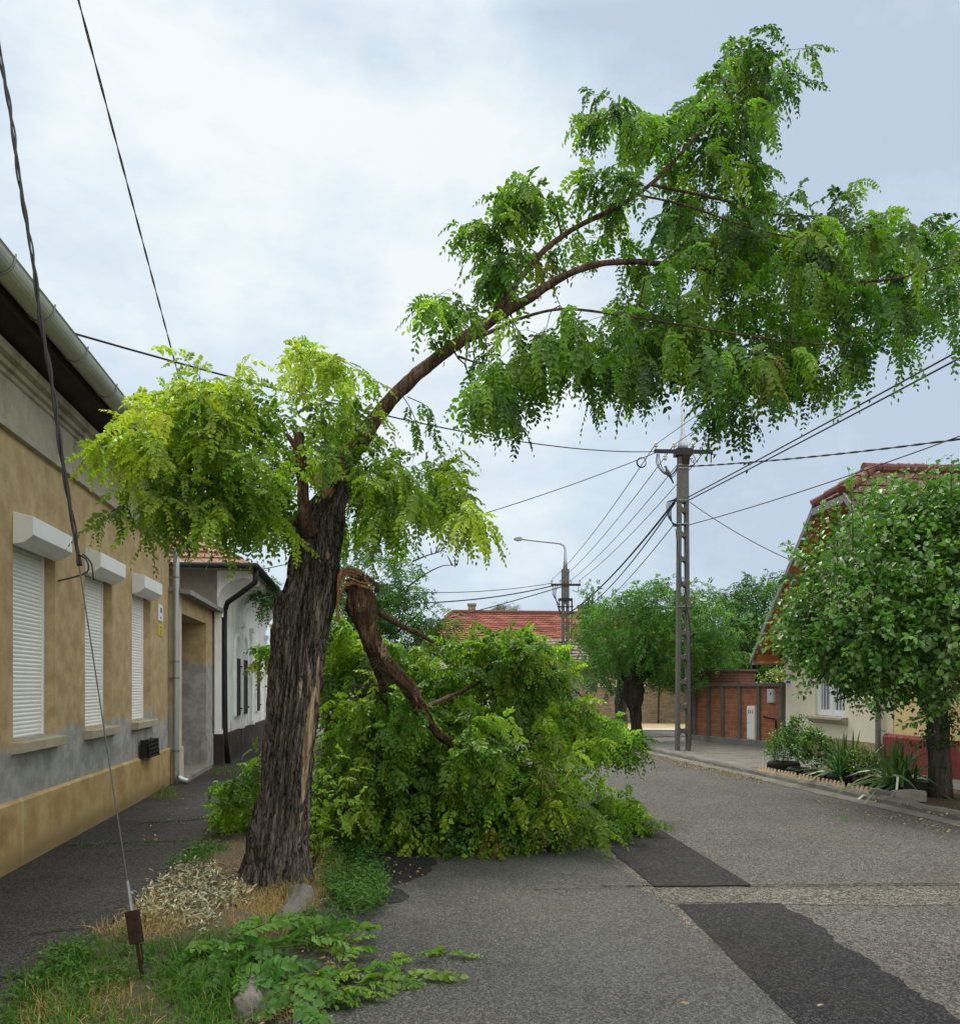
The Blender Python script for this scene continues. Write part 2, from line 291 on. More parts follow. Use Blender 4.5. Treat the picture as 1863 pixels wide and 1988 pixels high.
M = dict(
    ochre=mat_old_plaster(), plinth=mat_plinth(),
    frieze=mat('cement_frieze', (0.35, 0.335, 0.265), 0.9, 0.28, 2.5, 0.16, 80, 0.5, 0.01, dirt=((0.15, 0.145, 0.11), 1.6, (1, 1, 0.5), 0.7)),
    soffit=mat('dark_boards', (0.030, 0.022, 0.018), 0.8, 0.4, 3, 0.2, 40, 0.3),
    zinc=mat('zinc_sheet', (0.36, 0.38, 0.34), 0.5, 0.2, 2.0, 0.08, 40, 0.08, metal=0.3, spec=0.4, dirt=((0.24, 0.27, 0.10), 0.7, (1, 1, 1), 0.7)),
    zinc_clean=mat('galvanised_pipe', (0.40, 0.43, 0.44), 0.42, 0.14, 3.0, 0.05, 40, 0.05, metal=0.6, spec=0.5),
    iron=mat('black_iron', (0.018, 0.017, 0.017), 0.5, 0.3, 8, 0.1, 60, 0.1, metal=0.2),
    rust=mat('rusty_iron', (0.026, 0.012, 0.008), 0.85, 0.45, 25, 0.3, 120, 0.5, metal=0.1),
    steel=mat('dull_steel', (0.24, 0.25, 0.26), 0.5, 0.25, 20, 0.1, 100, 0.1, metal=0.7),
    shutter=mat('white_plastic', (0.84, 0.85, 0.84), 0.45, 0.05, 2, 0.03, 40, 0.03),
    boxwhite=mat('shutter_box_white', (0.72, 0.745, 0.76), 0.4, 0.06, 2, 0.03, 40, 0.03),
    sill=mat('stone_sill', (0.36, 0.33, 0.245), 0.85, 0.25, 5, 0.15, 70, 0.3),
    reveal=mat('grey_render', (0.29, 0.29, 0.265), 0.9, 0.3, 3, 0.15, 70, 0.4),
    gate=mat_old_plaster('gateway_plaster', 2.1),
    gate_jamb=mat('pale_jamb_plaster', (0.52, 0.47, 0.385), 0.92, 0.25, 3, 0.1, 70, 0.4, dirt=((0.33, 0.29, 0.22), 2.0)),
    greyplaster=mat('rough_grey_plaster', (0.25, 0.232, 0.20), 0.95, 0.3, 6, 0.25, 60, 0.8, 0.02),
    white_wall=mat('white_lime_wash', (0.80, 0.82, 0.82), 0.9, 0.10, 2, 0.05, 60, 0.25, dirt=((0.38, 0.36, 0.32), 1.8, (1, 1, 0.5), 0.75)),
    dark_plinth=mat('dark_worn_plinth', (0.045, 0.035, 0.032), 0.85, 0.5, 3, 0.2, 40, 0.4, dirt=((0.22, 0.13, 0.11), 2.5)),
    louvre=mat('dark_louvre_wood', (0.045, 0.043, 0.042), 0.7, 0.3, 6, 0.15, 60, 0.2),
    tile_old=mat_tiles('old_clay_tiles', (0.18, 0.085, 0.062), (0.27, 0.145, 0.11), 0.2, (0.10, 0.075, 0.065), 0.4),
    tile_red=mat_tiles('red_clay_tiles', (0.215, 0.075, 0.055), (0.28, 0.105, 0.078), 0.3, (0.19, 0.075, 0.055), 0.45),
    tile_grey=mat_tiles('grey_weathered_tiles', (0.15, 0.125, 0.105), (0.24, 0.20, 0.17), 0.25, (0.09, 0.085, 0.075), 0.5),
    tile_brown=mat_tiles('brown_red_tiles', (0.10, 0.050, 0.040), (0.155, 0.083, 0.067), 0.22, (0.10, 0.07, 0.06), 0.5),
    ridge=mat('ridge_clay', (0.125, 0.048, 0.038), 0.8, 0.25, 3, 0.12, 60, 0.2),
    cream=mat('cream_render', (0.72, 0.67, 0.50), 0.9, 0.06, 1.2, 0.05, 90, 0.25, 0.004),
    olive=mat('olive_plinth', (0.30, 0.235, 0.13), 0.9, 0.2, 3, 0.1, 60, 0.4),
    yellow=mat('yellow_render', (0.74, 0.60, 0.285), 0.9, 0.09, 1.2, 0.05, 90, 0.3, 0.004),
    redplinth=mat('oxblood_plinth', (0.21, 0.038, 0.036), 0.75, 0.22, 2, 0.1, 60, 0.4, dirt=((0.30, 0.10, 0.09), 2.2, (1, 1, 1), 0.5)),
    far_yellow=mat('amber_render', (0.72, 0.45, 0.10), 0.9, 0.12, 1.5, 0.05, 40, 0.1),
    orange_wood=mat('varnished_boards', (0.36, 0.135, 0.04), 0.55, 0.35, 3.0, 0.2, 30, 0.2, stretch=(0.4, 6, 6)),
    greywood=mat('grey_barge_board', (0.22, 0.225, 0.22), 0.8, 0.25, 4, 0.12, 50, 0.2),
    winwhite=mat('white_window_paint', (0.76, 0.77, 0.78), 0.45, 0.05, 2, 0.03, 40, 0.05),
    curtain=mat('lace_curtain', (0.46, 0.48, 0.50), 0.9, 0.15, 10, 0.2, 120, 0.2),
    concrete=mat('weathered_concrete', (0.215, 0.205, 0.185), 0.92, 0.28, 2.5, 0.2, 60, 0.5, 0.008, dirt=((0.11, 0.105, 0.095), 2.0, (1, 1, 0.35), 0.6)),
    concrete_dark=mat('dark_concrete_post', (0.135, 0.125, 0.11), 0.92, 0.3, 4, 0.2, 60, 0.5, 0.008),
    pole_concrete=mat('pole_concrete', (0.115, 0.111, 0.102), 0.92, 0.25, 3, 0.25, 50, 0.6, 0.01, dirt=((0.09, 0.09, 0.082), 2.4, (1, 1, 0.25), 0.6)),
    kerb=mat('kerb_concrete', (0.155, 0.147, 0.132), 0.92, 0.3, 3, 0.3, 45, 0.7, 0.012, dirt=((0.11, 0.10, 0.085), 1.7, (1, 1, 1), 0.7)),
    brick=mat_brick('red_hollow_brick', (0.42, 0.155, 0.07), (0.31, 0.12, 0.065), (0.33, 0.235, 0.175), 0.30, 0.14, 0.010, mixdirt=0.2),
    brick_dark=mat_brick('dark_pier_brick', (0.20, 0.08, 0.055), (0.15, 0.065, 0.05), (0.20, 0.14, 0.11), 0.26, 0.075),
    brick_old=mat_brick('old_yellow_brick', (0.31, 0.235, 0.15), (0.20, 0.145, 0.10), (0.17, 0.145, 0.115), 0.28, 0.085, 0.016, scale_noise=3, mixdirt=0.6),
    rubber=mat('tyre_rubber', (0.013, 0.013, 0.013), 0.75, 0.3, 10, 0.2, 60, 0.3),
    soil=mat('dry_soil', (0.085, 0.066, 0.047), 1.0, 0.35, 3, 0.35, 50, 0.9, 0.02),
    ground=mat('ground_soil', (0.11, 0.095, 0.06), 1.0, 0.3, 0.6, 0.3, 20, 0.5, 0.02),
    edging=mat('beige_edging', (0.50, 0.38, 0.235), 0.85, 0.18, 6, 0.12, 60, 0.3),
    stake=mat('white_stake', (0.76, 0.76, 0.74), 0.6, 0.06, 6, 0.05, 40, 0.1),
    wire=mat('wire_black', (0.020, 0.020, 0.022), 0.6, 0.1, 6, 0.05, 40, 0.05),
    cable_grey=mat('cable_grey', (0.085, 0.09, 0.095), 0.5, 0.2, 30, 0.2, 80, 0.2, metal=0.3),
    porcelain=mat('porcelain', (0.50, 0.50, 0.48), 0.3, 0.1, 6, 0.05, 40, 0.05, spec=0.5),
    mast=mat('galvanised_mast', (0.38, 0.42, 0.46), 0.45, 0.12, 3, 0.05, 40, 0.1, metal=0.5),
    bark=mat_bark('robinia_bark', (0.016, 0.0135, 0.012), (0.165, 0.145, 0.122), 1.6, 15, True, 1.0),
    limb=mat_bark('red_brown_bark', (0.034, 0.021, 0.014), (0.200, 0.128, 0.080), 1.6, 20, True, 0.9),
    torn=mat_bark('torn_sapwood', (0.15, 0.085, 0.04), (0.44, 0.29, 0.155), 2.0, 30, False, 0.6),
    bark_far=mat_bark('dark_far_bark', (0.022, 0.017, 0.014), (0.085, 0.066, 0.052), 1.6, 9, False, 0.8),
    bark_grey=mat_bark('grey_smooth_bark', (0.040, 0.036, 0.030), (0.125, 0.112, 0.092), 1.6, 12, False, 0.5),
    twig=mat('green_brown_twig', (0.055, 0.050, 0.020), 0.8, 0.3, 8, 0.1, 60, 0.1),
    twig_dark=mat('dark_twig', (0.045, 0.030, 0.020), 0.85, 0.3, 8, 0.1, 60, 0.1),
    leaf=mat_leaf('robinia_leaf'), leaf_far=mat_leaf('far_leaf', 0.42, 0.5, 0.3), leaf_mul=mat_leaf('mulberry_leaf', 0.28, 0.38, 0.6),
    grass=mat_leaf('grass_blade', 0.30, 0.6, 0.2), litter=mat_attr('dry_litter'),
    road=mat_asphalt('chip_seal_asphalt', (0.027, 0.0262, 0.0245), (0.178, 0.171, 0.157), 128, 1.5, 0.20, 0.78, 0.10),
    lane=mat_asphalt('smooth_grey_asphalt', (0.036, 0.0365, 0.035), (0.148, 0.148, 0.141), 150, 1.5, 0.22, 0.70, 0.20),
    patch=mat_asphalt('fresh_black_asphalt', (0.010, 0.010, 0.0115), (0.058, 0.058, 0.062), 130, 2.6, 0.20, 0.85, 0.08),
    strip=mat_asphalt('worn_pale_asphalt', (0.030, 0.028, 0.024), (0.225, 0.21, 0.18), 95, 1.4, 0.25, 0.8, 0.05),
    path=mat_asphalt('old_path_asphalt', (0.012, 0.012, 0.0115), (0.085, 0.082, 0.077), 130, 2.0, 0.34, 0.82, 0.1),
    crack=mat('crack_tar', (0.012, 0.011, 0.010), 0.9, 0.2, 8, 0.1, 60, 0.1),
    far_road=mat_asphalt('far_street_asphalt', (0.06, 0.062, 0.064), (0.16, 0.16, 0.16), 60, 1.6, 0.2),
    slab=mat('pale_concrete_slab', (0.36, 0.35, 0.32), 0.9, 0.18, 2, 0.1, 40, 0.3),
    paper=mat('white_plate', (0.70, 0.72, 0.74), 0.5, 0.08, 10, 0.05, 60, 0.05),
    yplate=mat('yellow_plate', (0.62, 0.48, 0.05), 0.5, 0.1, 10, 0.05, 60, 0.05),
    ink=mat('faded_ink', (0.09, 0.10, 0.13), 0.6, 0.2, 30, 0.1, 60, 0.05),
    blueink=mat('blue_enamel', (0.05, 0.10, 0.36), 0.5, 0.1, 10, 0.05, 60, 0.05),
    bird=mat('dove_feathers', (0.095, 0.09, 0.092), 0.8, 0.25, 20, 0.1, 90, 0.2),
    metalbox=mat('grey_meter_box', (0.52, 0.57, 0.58), 0.5, 0.08, 4, 0.05, 40, 0.1),
)
def mat_glass():
    m, nt, N, L = _nodes('window_glass')
    _finish(N, L, (0.06, 0.07, 0.08), 0.05, None, spec=0.6)
    return m
M['glass'] = mat_glass()
def mat_pavers():
    m = mat_brick('grey_paving_blocks', (0.215, 0.207, 0.19), (0.165, 0.158, 0.143), (0.075, 0.07, 0.064), 0.2, 0.1, 0.008, scale_noise=2, mixdirt=0.35)
    nt = m.node_tree
    for n in nt.nodes:            # lay the bond flat: x and y instead of x and z
        if n.type == 'COMBXYZ':
            sep = [k for k in nt.nodes if k.type == 'SEPXYZ'][0]
            nt.links.new(sep.outputs[1], n.inputs[1])
    return m
M['pavers'] = mat_pavers()

# ------------------------------------------------------------------ object helpers
def tag(o, label=None, cat=None, group=None, kind=None):
    if label: o['label'] = label
    if cat: o['category'] = cat
    if group: o['group'] = group
    if kind: o['kind'] = kind
    return o
def thing(name, label, cat, loc=(0, 0, 0), direction=None, group=None):
    o = bpy.data.objects.new(name, None); COL.objects.link(o)
    o.empty_display_size = 0.2
    o.location = loc
    if direction is not None:
        o.rotation_euler = (0, 0, math.atan2(direction[1], direction[0]))
    return tag(o, label, cat, group)
def link(name, me, m, parent=None, smooth=False):
    o = bpy.data.objects.new(name, me); COL.objects.link(o)
    if m is not None: me.materials.append(m)
    if smooth: me.polygons.foreach_set('use_smooth', [True] * len(me.polygons))
    if parent is not None: o.parent = parent
    return o
class MB:
    def __init__(self): self.v = []; self.f = []; self.uv = {}
    def quad(self, a, b, c, d, uv=None):
        n = len(self.v); self.v += [tuple(a), tuple(b), tuple(c), tuple(d)]
        if uv: self.uv[len(self.f)] = uv
        self.f.append((n, n + 1, n + 2, n + 3)); return self
    def poly(self, pts):
        n = len(self.v); self.v += [tuple(p) for p in pts]; self.f.append(tuple(range(n, n + len(pts)))); return self
    def box(self, x0, x1, y0, y1, z0, z1):
        n = len(self.v)
        self.v += [(x0, y0, z0), (x1, y0, z0), (x1, y1, z0), (x0, y1, z0), (x0, y0, z1), (x1, y0, z1), (x1, y1, z1), (x0, y1, z1)]
        for q in ((0, 3, 2, 1), (4, 5, 6, 7), (0, 1, 5, 4), (1, 2, 6, 5), (2, 3, 7, 6), (3, 0, 4, 7)): self.f.append(tuple(n + i for i in q))
        return self
    def prism(self, pts, vec):
        """closed polygon pts (3D) swept by vec"""
        n = len(self.v); k = len(pts); vec = Vector(vec)
        self.v += [tuple(p) for p in pts] + [tuple(Vector(p) + vec) for p in pts]
        self.f.append(tuple(n + i for i in reversed(range(k)))); self.f.append(tuple(n + k + i for i in range(k)))
        for i in range(k):
            j = (i + 1) % k; self.f.append((n + i, n + j, n + k + j, n + k + i))
        return self
    def tube(self, pts, radii, sides=8, cap=True, closed=False):
        pts = [Vector(p) for p in pts]; k = len(pts)
        if isinstance(radii, (int, float)): radii = [radii] * k
        n0 = len(self.v); ref = None
        for i in range(k):
            if closed: t = pts[(i + 1) % k] - pts[i - 1]
            else: t = pts[min(i + 1, k - 1)] - pts[max(i - 1, 0)]
            t = t.normalized() if t.length > 1e-9 else Vector((0, 0, 1))
            if ref is None:
                ref = t.orthogonal().normalized()
            ref = (ref - t * ref.dot(t)); ref = ref.normalized() if ref.length > 1e-6 else t.orthogonal().normalized()
            b = t.cross(ref)
            for j in range(sides):
                a = 2 * math.pi * j / sides
                self.v.append(tuple(pts[i] + (ref * math.cos(a) + b * math.sin(a)) * radii[i]))
        for i in range(k if closed else k - 1):
            i2 = (i + 1) % k
            for j in range(sides):
                j2 = (j + 1) % sides
                self.f.append((n0 + i * sides + j, n0 + i * sides + j2, n0 + i2 * sides + j2, n0 + i2 * sides + j))
        if cap and not closed:
            self.f.append(tuple(n0 + j for j in reversed(range(sides)))); self.f.append(tuple(n0 + (k - 1) * sides + j for j in range(sides)))
        return self
    def lathe(self, prof, sides=16, centre=(0, 0, 0)):
        n0 = len(self.v); k = len(prof)
        for r, z in prof:
            for j in range(sides):
                a = 2 * math.pi * j / sides
                self.v.append((centre[0] + r * math.cos(a), centre[1] + r * math.sin(a), centre[2] + z))
        for i in range(k - 1):
            for j in range(sides):
                j2 = (j + 1) % sides
                self.f.append((n0 + i * sides + j, n0 + i * sides + j2, n0 + (i + 1) * sides + j2, n0 + (i + 1) * sides + j))
        self.f.append(tuple(n0 + j for j in reversed(range(sides)))); self.f.append(tuple(n0 + (k - 1) * sides + j for j in range(sides)))
        return self
    def build(self, name, m, parent=None, smooth=False, bevel=0.0):
        me = bpy.data.meshes.new(name); me.from_pydata(self.v, [], self.f)
        if self.uv:
            ul = me.uv_layers.new(name='UVMap')
            for fi, uvs in self.uv.items():
                for li, c in zip(me.polygons[fi].loop_indices, uvs): ul.data[li].uv = c
        me.update()
        o = link(name, me, m, parent, smooth)
        if bevel:
            b = o.modifiers.new('bevel', 'BEVEL'); b.width = bevel; b.segments = 2; b.limit_method = 'ANGLE'
        return o
def courses(mb, el, er, tl, tr, n, lift=0.035, wob=0.012, seg=10):
    """tiled slope: n overlapping courses from eave (el, er) to top (tl, tr)"""
    el, er, tl, tr = map(Vector, (el, er, tl, tr))
    nrm = (er - el).cross(tl - el).normalized()
    if nrm.z < 0: nrm = -nrm
    W = (er - el).length; H = ((tl + tr) / 2 - (el + er) / 2).length
    rnd = random.Random(int(W * 977 + n))
    for i in range(n):
        a, b = i / n, (i + 1) / n + 0.15 / n
        l0, r0, l1, r1 = el.lerp(tl, a), er.lerp(tr, a), el.lerp(tl, min(b, 1)), er.lerp(tr, min(b, 1))
        row = []
        for s in range(seg + 1):
            t = s / seg; w = rnd.uniform(-wob, wob)
            lo = l0.lerp(r0, t) + nrm * (lift + w); hi = l1.lerp(r1, t); bt = l0.lerp(r0, t) - nrm * 0.012
            row.append((lo, hi, bt, t))
        for s in range(seg):
            (p0, q0, b0, t0), (p1, q1, b1, t1) = row[s], row[s + 1]
            x0 = (l0 - el).dot((er - el).normalized()) + t0 * (r0 - l0).length; x1 = (l0 - el).dot((er - el).normalized()) + t1 * (r0 - l0).length
            mb.quad(p0, p1, q1, q0, [(x0, i + .02), (x1, i + .02), (x1, i + .98), (x0, i + .98)])
            mb.quad(b0, b1, p1, p0, [(x0, i + .02), (x1, i + .02), (x1, i + .1), (x0, i + .1)])
def sheet(name, pts, z, m, label, cat, kind='structure', sub=0, jag=0.0, seed=1):
    """flat ground polygon; pts are (x, y); edges optionally jagged"""
    rnd = random.Random(seed); q = []
    for i, p in enumerate(pts):
        a = Vector(p[:2]); b = Vector(pts[(i + 1) % len(pts)][:2]); q.append(a)
        if jag and not (len(p) > 2 and p[2] == 's'):
            n = max(1, int((b - a).length / 0.06)); d = (b - a).normalized(); nn = Vector((-d.y, d.x)); w = 0
            for k in range(1, n):
                w = w * 0.7 + rnd.uniform(-jag, jag)
                q.append(a.lerp(b, k / n) + nn * w)
    mb = MB(); mb.poly([(p.x, p.y, z) for p in q])
    o = mb.build(name, m)
    return tag(o, label, cat, kind=kind)

# ------------------------------------------------------------------ foliage helpers (numpy)
RNG = np.random.default_rng(7)
def nrm(a): return a / np.maximum(np.linalg.norm(a, axis=-1, keepdims=True), 1e-9)
def mesh_np(name, V, F, C, m, parent=None, smooth=False):
    me = bpy.data.meshes.new(name)
    nv, nf, k = len(V), len(F), F.shape[1]
    me.vertices.add(nv); me.vertices.foreach_set('co', np.ascontiguousarray(V, np.float32).ravel())
    me.loops.add(nf * k); me.loops.foreach_set('vertex_index', np.ascontiguousarray(F, np.int32).ravel())
    me.polygons.add(nf); me.polygons.foreach_set('loop_start', np.arange(0, nf * k, k, dtype=np.int32)); me.polygons.foreach_set('loop_total', np.full(nf, k, np.int32))
    if smooth: me.polygons.foreach_set('use_smooth', np.ones(nf, bool))
    me.update(calc_edges=True)
    if C is not None:
        at = me.color_attributes.new('Col', 'FLOAT_COLOR', 'POINT')
        c4 = np.ones((nv, 4), np.float32); c4[:, :3] = C; at.data.foreach_set('color', c4.ravel())
    return link(name, me, m, parent)
def leaflets(B, A, Nn, Ln, W, C, fold=0.25, wide=0.5):
    """B base, A axis, Nn rough normal, lengths, widths, colours -> (V, F, C) with two folded quads per leaflet"""
    A = nrm(A); Sd = nrm(np.cross(A, Nn)); Nn = np.cross(Sd, A)
    n = len(B); Ln = Ln[:, None]; W = W[:, None]
    up = Nn * W * fold
    V = np.empty((n, 6, 3))
    V[:, 0] = B; V[:, 3] = B + A * Ln - up * 0.4
    V[:, 1] = B + A * Ln * (wide - 0.2) + Sd * W * 0.47 + up; V[:, 2] = B + A * Ln * (wide + 0.22) + Sd * W * 0.40 + up * .8
    V[:, 5] = B + A * Ln * (wide - 0.2) - Sd * W * 0.47 + up; V[:, 4] = B + A * Ln * (wide + 0.22) - Sd * W * 0.40 + up * .8
    base = (np.arange(n) * 6)[:, None]
    F = np.concatenate([base + np.array([[0, 1, 2, 3]]), base + np.array([[0, 3, 4, 5]])], 0)
    return V.reshape(-1, 3), F, np.repeat(C, 6, axis=0)
def compound(O, D, L, C, pairs=7, ll=0.045, lw=0.021, droop=0.35, jit=0.10, rng=RNG):
    """pinnate leaves: O origins, D directions, L lengths, C colours"""
    n = len(O); D = nrm(D); Z = np.array([0, 0, 1.0])
    roll = nrm(np.cross(D, Z + rng.normal(0, 0.45, (n, 3))) + 1e-6)
    Bs, As, Ns, Ls, Ws, Cs = [], [], [], [], [], []
    dr = droop * rng.uniform(0.5, 1.5, (n, 1)); ls = (L / np.mean(L)) * rng.uniform(.8, 1.2, n)
    for j in range(pairs + 1):
        t = (j + 0.9) / (pairs + 1.0)
        pos = O + D * L[:, None] * t - Z * dr * L[:, None] * t * t
        tan = nrm(D - Z * dr * 2 * t)
        s0 = nrm(roll - tan * np.sum(roll * tan, 1, keepdims=True))
        nn = np.cross(s0, tan)
        sz = (0.72 + 0.5 * math.sin(math.pi * min(1, t * 0.9 + 0.1))) * ll
        for sg in ((1, -1) if j < pairs else (0,)):
            ax = (s0 * sg * 0.95 + tan * (0.55 if sg else 1.0) - Z * 0.22 + rng.normal(0, 0.22, (n, 3)))
            Bs.append(pos); As.append(ax); Ns.append(nn + rng.normal(0, 0.35, (n, 3)))
            Ls.append(sz * ls * rng.uniform(0.75, 1.2, n)); Ws.append(lw * sz / ll * ls * rng.uniform(0.75, 1.2, n))
            Cs.append(C * rng.uniform(1 - jit * 2, 1 + jit * 2, (n, 1)))
    return leaflets(np.concatenate(Bs), np.concatenate(As), np.concatenate(Ns), np.concatenate(Ls), np.concatenate(Ws), np.concatenate(Cs))
def blades(O, D, L, W, bend, C, segs=3, Cbase=None):
    n = len(O); D = nrm(D); Z = np.array([0, 0, 1.0])
    sd = nrm(np.cross(D, Z) + RNG.normal(0, 0.3, (n, 3)))
    V = np.empty((n, (segs + 1) * 2, 3)); CC = np.empty((n, (segs + 1) * 2, 3))
    for k in range(segs + 1):
        t = k / segs
        p = O + D * (L * t)[:, None] - Z * (bend * L * t * t)[:, None] + (D * [1, 1, 0]) * (bend * L * t * t * 0.6)[:, None]
        w = (W * (1 - t) ** 0.7 * (0.7 + 0.6 * t) + 0.0006)[:, None]
        V[:, 2 * k] = p - sd * w / 2; V[:, 2 * k + 1] = p + sd * w / 2
        cb = C if Cbase is None else Cbase * (1 - t) + C * t
        CC[:, 2 * k] = cb; CC[:, 2 * k + 1] = cb
    base = (np.arange(n) * (segs + 1) * 2)[:, None]
    F = np.concatenate([base + np.array([[2 * k, 2 * k + 1, 2 * k + 3, 2 * k + 2]]) for k in range(segs)], 0)
    return V.reshape(-1, 3), F, CC.reshape(-1, 3)
def join(parts):
    V, F, C, o = [], [], [], 0
    for v, f, c in parts:
        V.append(v); F.append(f + o); C.append(c); o += len(v)
    return np.concatenate(V), np.concatenate(F), np.concatenate(C)
def palette(n, cols, weights, rng=RNG, jit=0.12):
    cols = np.array(cols); w = np.array(weights, float); w /= w.sum()
    c = cols[rng.choice(len(cols), n, p=w)]
    return c * rng.uniform(1 - jit, 1 + jit, (n, 1)) * (1 + rng.normal(0, 0.04, (n, 3)))
def in_poly(p, poly):
    x, y = p; c = False; j = len(poly) - 1
    for i in range(len(poly)):
        xi, yi = poly[i]; xj, yj = poly[j]
        if (yi > y) != (yj > y) and x < (xj - xi) * (y - yi) / (yj - yi) + xi: c = not c
        j = i
    return c
def sample_poly(poly, n, rng):
    xs = [p[0] for p in poly]; ys = [p[1] for p in poly]; out = []
    while len(out) < n:
        p = (rng.uniform(min(xs), max(xs)), rng.uniform(min(ys), max(ys)))
        if in_poly(p, poly): out.append(p)
    return out
def polyline(pts, step=0.12):
    """dense points along Catmull-Rom through pts [(Vector, radius)]"""
    P_, R_ = [Vector(p[0]) for p in pts], [p[1] for p in pts]; out = []
    for i in range(len(P_) - 1):
        p0, p1, p2, p3 = P_[max(i - 1, 0)], P_[i], P_[i + 1], P_[min(i + 2, len(P_) - 1)]
        k = max(1, int((p2 - p1).length / step))
        for s in range(k):
            t = s / k; t2, t3 = t * t, t * t * t
            q = 0.5 * ((2 * p1) + (p2 - p0) * t + (2 * p0 - 5 * p1 + 4 * p2 - p3) * t2 + (3 * p1 - p0 - 3 * p2 + p3) * t3)
            out.append((q, R_[i] * (1 - t) + R_[i + 1] * t))
    out.append((P_[-1], R_[-1])); return out
def knobbly(mb, pl, sides=14, amp=0.10, seed=0):
    """branch tube with uneven, ridged outline"""
    n0 = len(mb.v); k = len(pl); ref = None
    for i, (p, r) in enumerate(pl):
        t = (pl[min(i + 1, k - 1)][0] - pl[max(i - 1, 0)][0]).normalized()
        if ref is None: ref = t.orthogonal().normalized()
        ref = (ref - t * ref.dot(t)).normalized(); b = t.cross(ref)
        for j in range(sides):
            a = 2 * math.pi * j / sides
            d = ref * math.cos(a) + b * math.sin(a)
            nz = mnoise.noise(Vector((p.x, p.y, p.z)) * 6 + d * 1.2 + Vector((seed, 0, 0))) * amp + mnoise.noise(Vector((d.x * 3.5, d.y * 3.5, p.z * 4 + p.x * 4 + seed))) * amp * 0.8
            nz += -abs(mnoise.noise(Vector((d.x * 6, d.y * 6 + d.z * 6, i * .12 + seed)))) * amp * 1.1 + mnoise.noise((p + d * r) * 28) * amp * .55
            mb.v.append(tuple(p + d * r * (1 + nz)))
    for i in range(k - 1):
        for j in range(sides):
            j2 = (j + 1) % sides
            mb.f.append((n0 + i * sides + j, n0 + i * sides + j2, n0 + (i + 1) * sides + j2, n0 + (i + 1) * sides + j))
    mb.f.append(tuple(n0 + j for j in reversed(range(sides)))); mb.f.append(tuple(n0 + (k - 1) * sides + j for j in range(sides)))
def grow(skel, atts, mb, sag=0.10, rmax=0.02, rng=RNG):
    """connect attractors (list of Vector) to the nearest point of a growing skeleton; returns twig directions"""
    pos = np.array([tuple(p) for p, r in skel]); rad = np.array([r for p, r in skel])
    A = np.array([tuple(a) for a in atts])
    d0 = np.min(np.linalg.norm(A[:, None] - pos[None], axis=2), axis=1) if len(A) * len(pos) < 4e6 else np.linalg.norm(A - pos.mean(0), axis=1)
    dirs = np.zeros_like(A)
    for i in np.argsort(d0):
        a = A[i]; dd = np.linalg.norm(pos - a, axis=1); j = int(np.argmin(dd)); p = pos[j]; L = dd[j]
        r0 = min(rad[j] * 0.65, rmax, 0.003 + 0.012 * L)
        k = 4 if L > 0.35 else 2
        mid = np.array([p * (1 - t) + a * t + np.array([0, 0, 1]) * sag * L * 4 * t * (1 - t) + (rng.normal(0, 0.03, 3) * L if 0 < t < 1 else 0) for t in np.linspace(0, 1, k + 1)])
        rr = np.linspace(r0, max(r0 * 0.55, 0.0018), k + 1)
        mb.tube([Vector(q) for q in mid], list(rr), 5, cap=False)
        dirs[i] = mid[-1] - mid[-2]
        pos = np.concatenate([pos, mid[1:]]); rad = np.concatenate([rad, rr[1:]])
    return A, nrm(dirs)
def sprays(A, dirs, mb, tw_len, nleaf, cols, leaf_len, pairs=7, ll=0.045, lw=0.021, droop=0.35, down=0.5, tipcols=None, spread=0.9, rng=RNG):
    """leafy twig at each attractor with alternate pinnate leaves"""
    n = len(A); Os, Ds, Cs = [], [], []
    TL = rng.uniform(*tw_len, n)
    D = nrm(dirs * [1, 1, .6] + rng.normal(0, 0.35, (n, 3)) + np.array([0, 0, -0.22]))
    for i in range(n):
        e = A[i] + D[i] * TL[i] - np.array([0, 0, 0.22]) * TL[i] * down
        m_ = A[i] * 0.5 + e * 0.5 + np.array([0, 0, 0.06]) * TL[i]
        mb.tube([Vector(A[i]), Vector(m_), Vector(e)], [0.0030, 0.0022, 0.0012], 4, cap=False)
    base = rng.normal(0, 1, (n, 3))
    side = nrm(np.cross(D, base))
    other = np.cross(D, side)
    for k in range(nleaf):
        t = (k + rng.uniform(0, 1, n)) / nleaf
        O = A + D * (TL * t)[:, None] - np.array([0, 0, 0.22]) * (TL * down * t * t)[:, None]
        ang = k * 2.4 + rng.normal(0, 0.4, n)
        rad = side * np.cos(ang)[:, None] + other * np.sin(ang)[:, None]
        Dl = nrm(D * (0.35 + 0.5 * t)[:, None] + rad * spread + np.array([0, 0, -down]) + rng.normal(0, 0.15, (n, 3)))
        Os.append(O); Ds.append(Dl)
        c = cols if tipcols is None else cols * (1 - t[:, None] * 0.8) + tipcols * (t[:, None] * 0.8)
        Cs.append(c * rng.uniform(0.82, 1.18, (n, 1)))
    O = np.concatenate(Os); Dl = np.concatenate(Ds); C = np.concatenate(Cs)
    return compound(O, Dl, rng.uniform(*leaf_len, len(O)), C, pairs, ll, lw, droop, rng=rng)

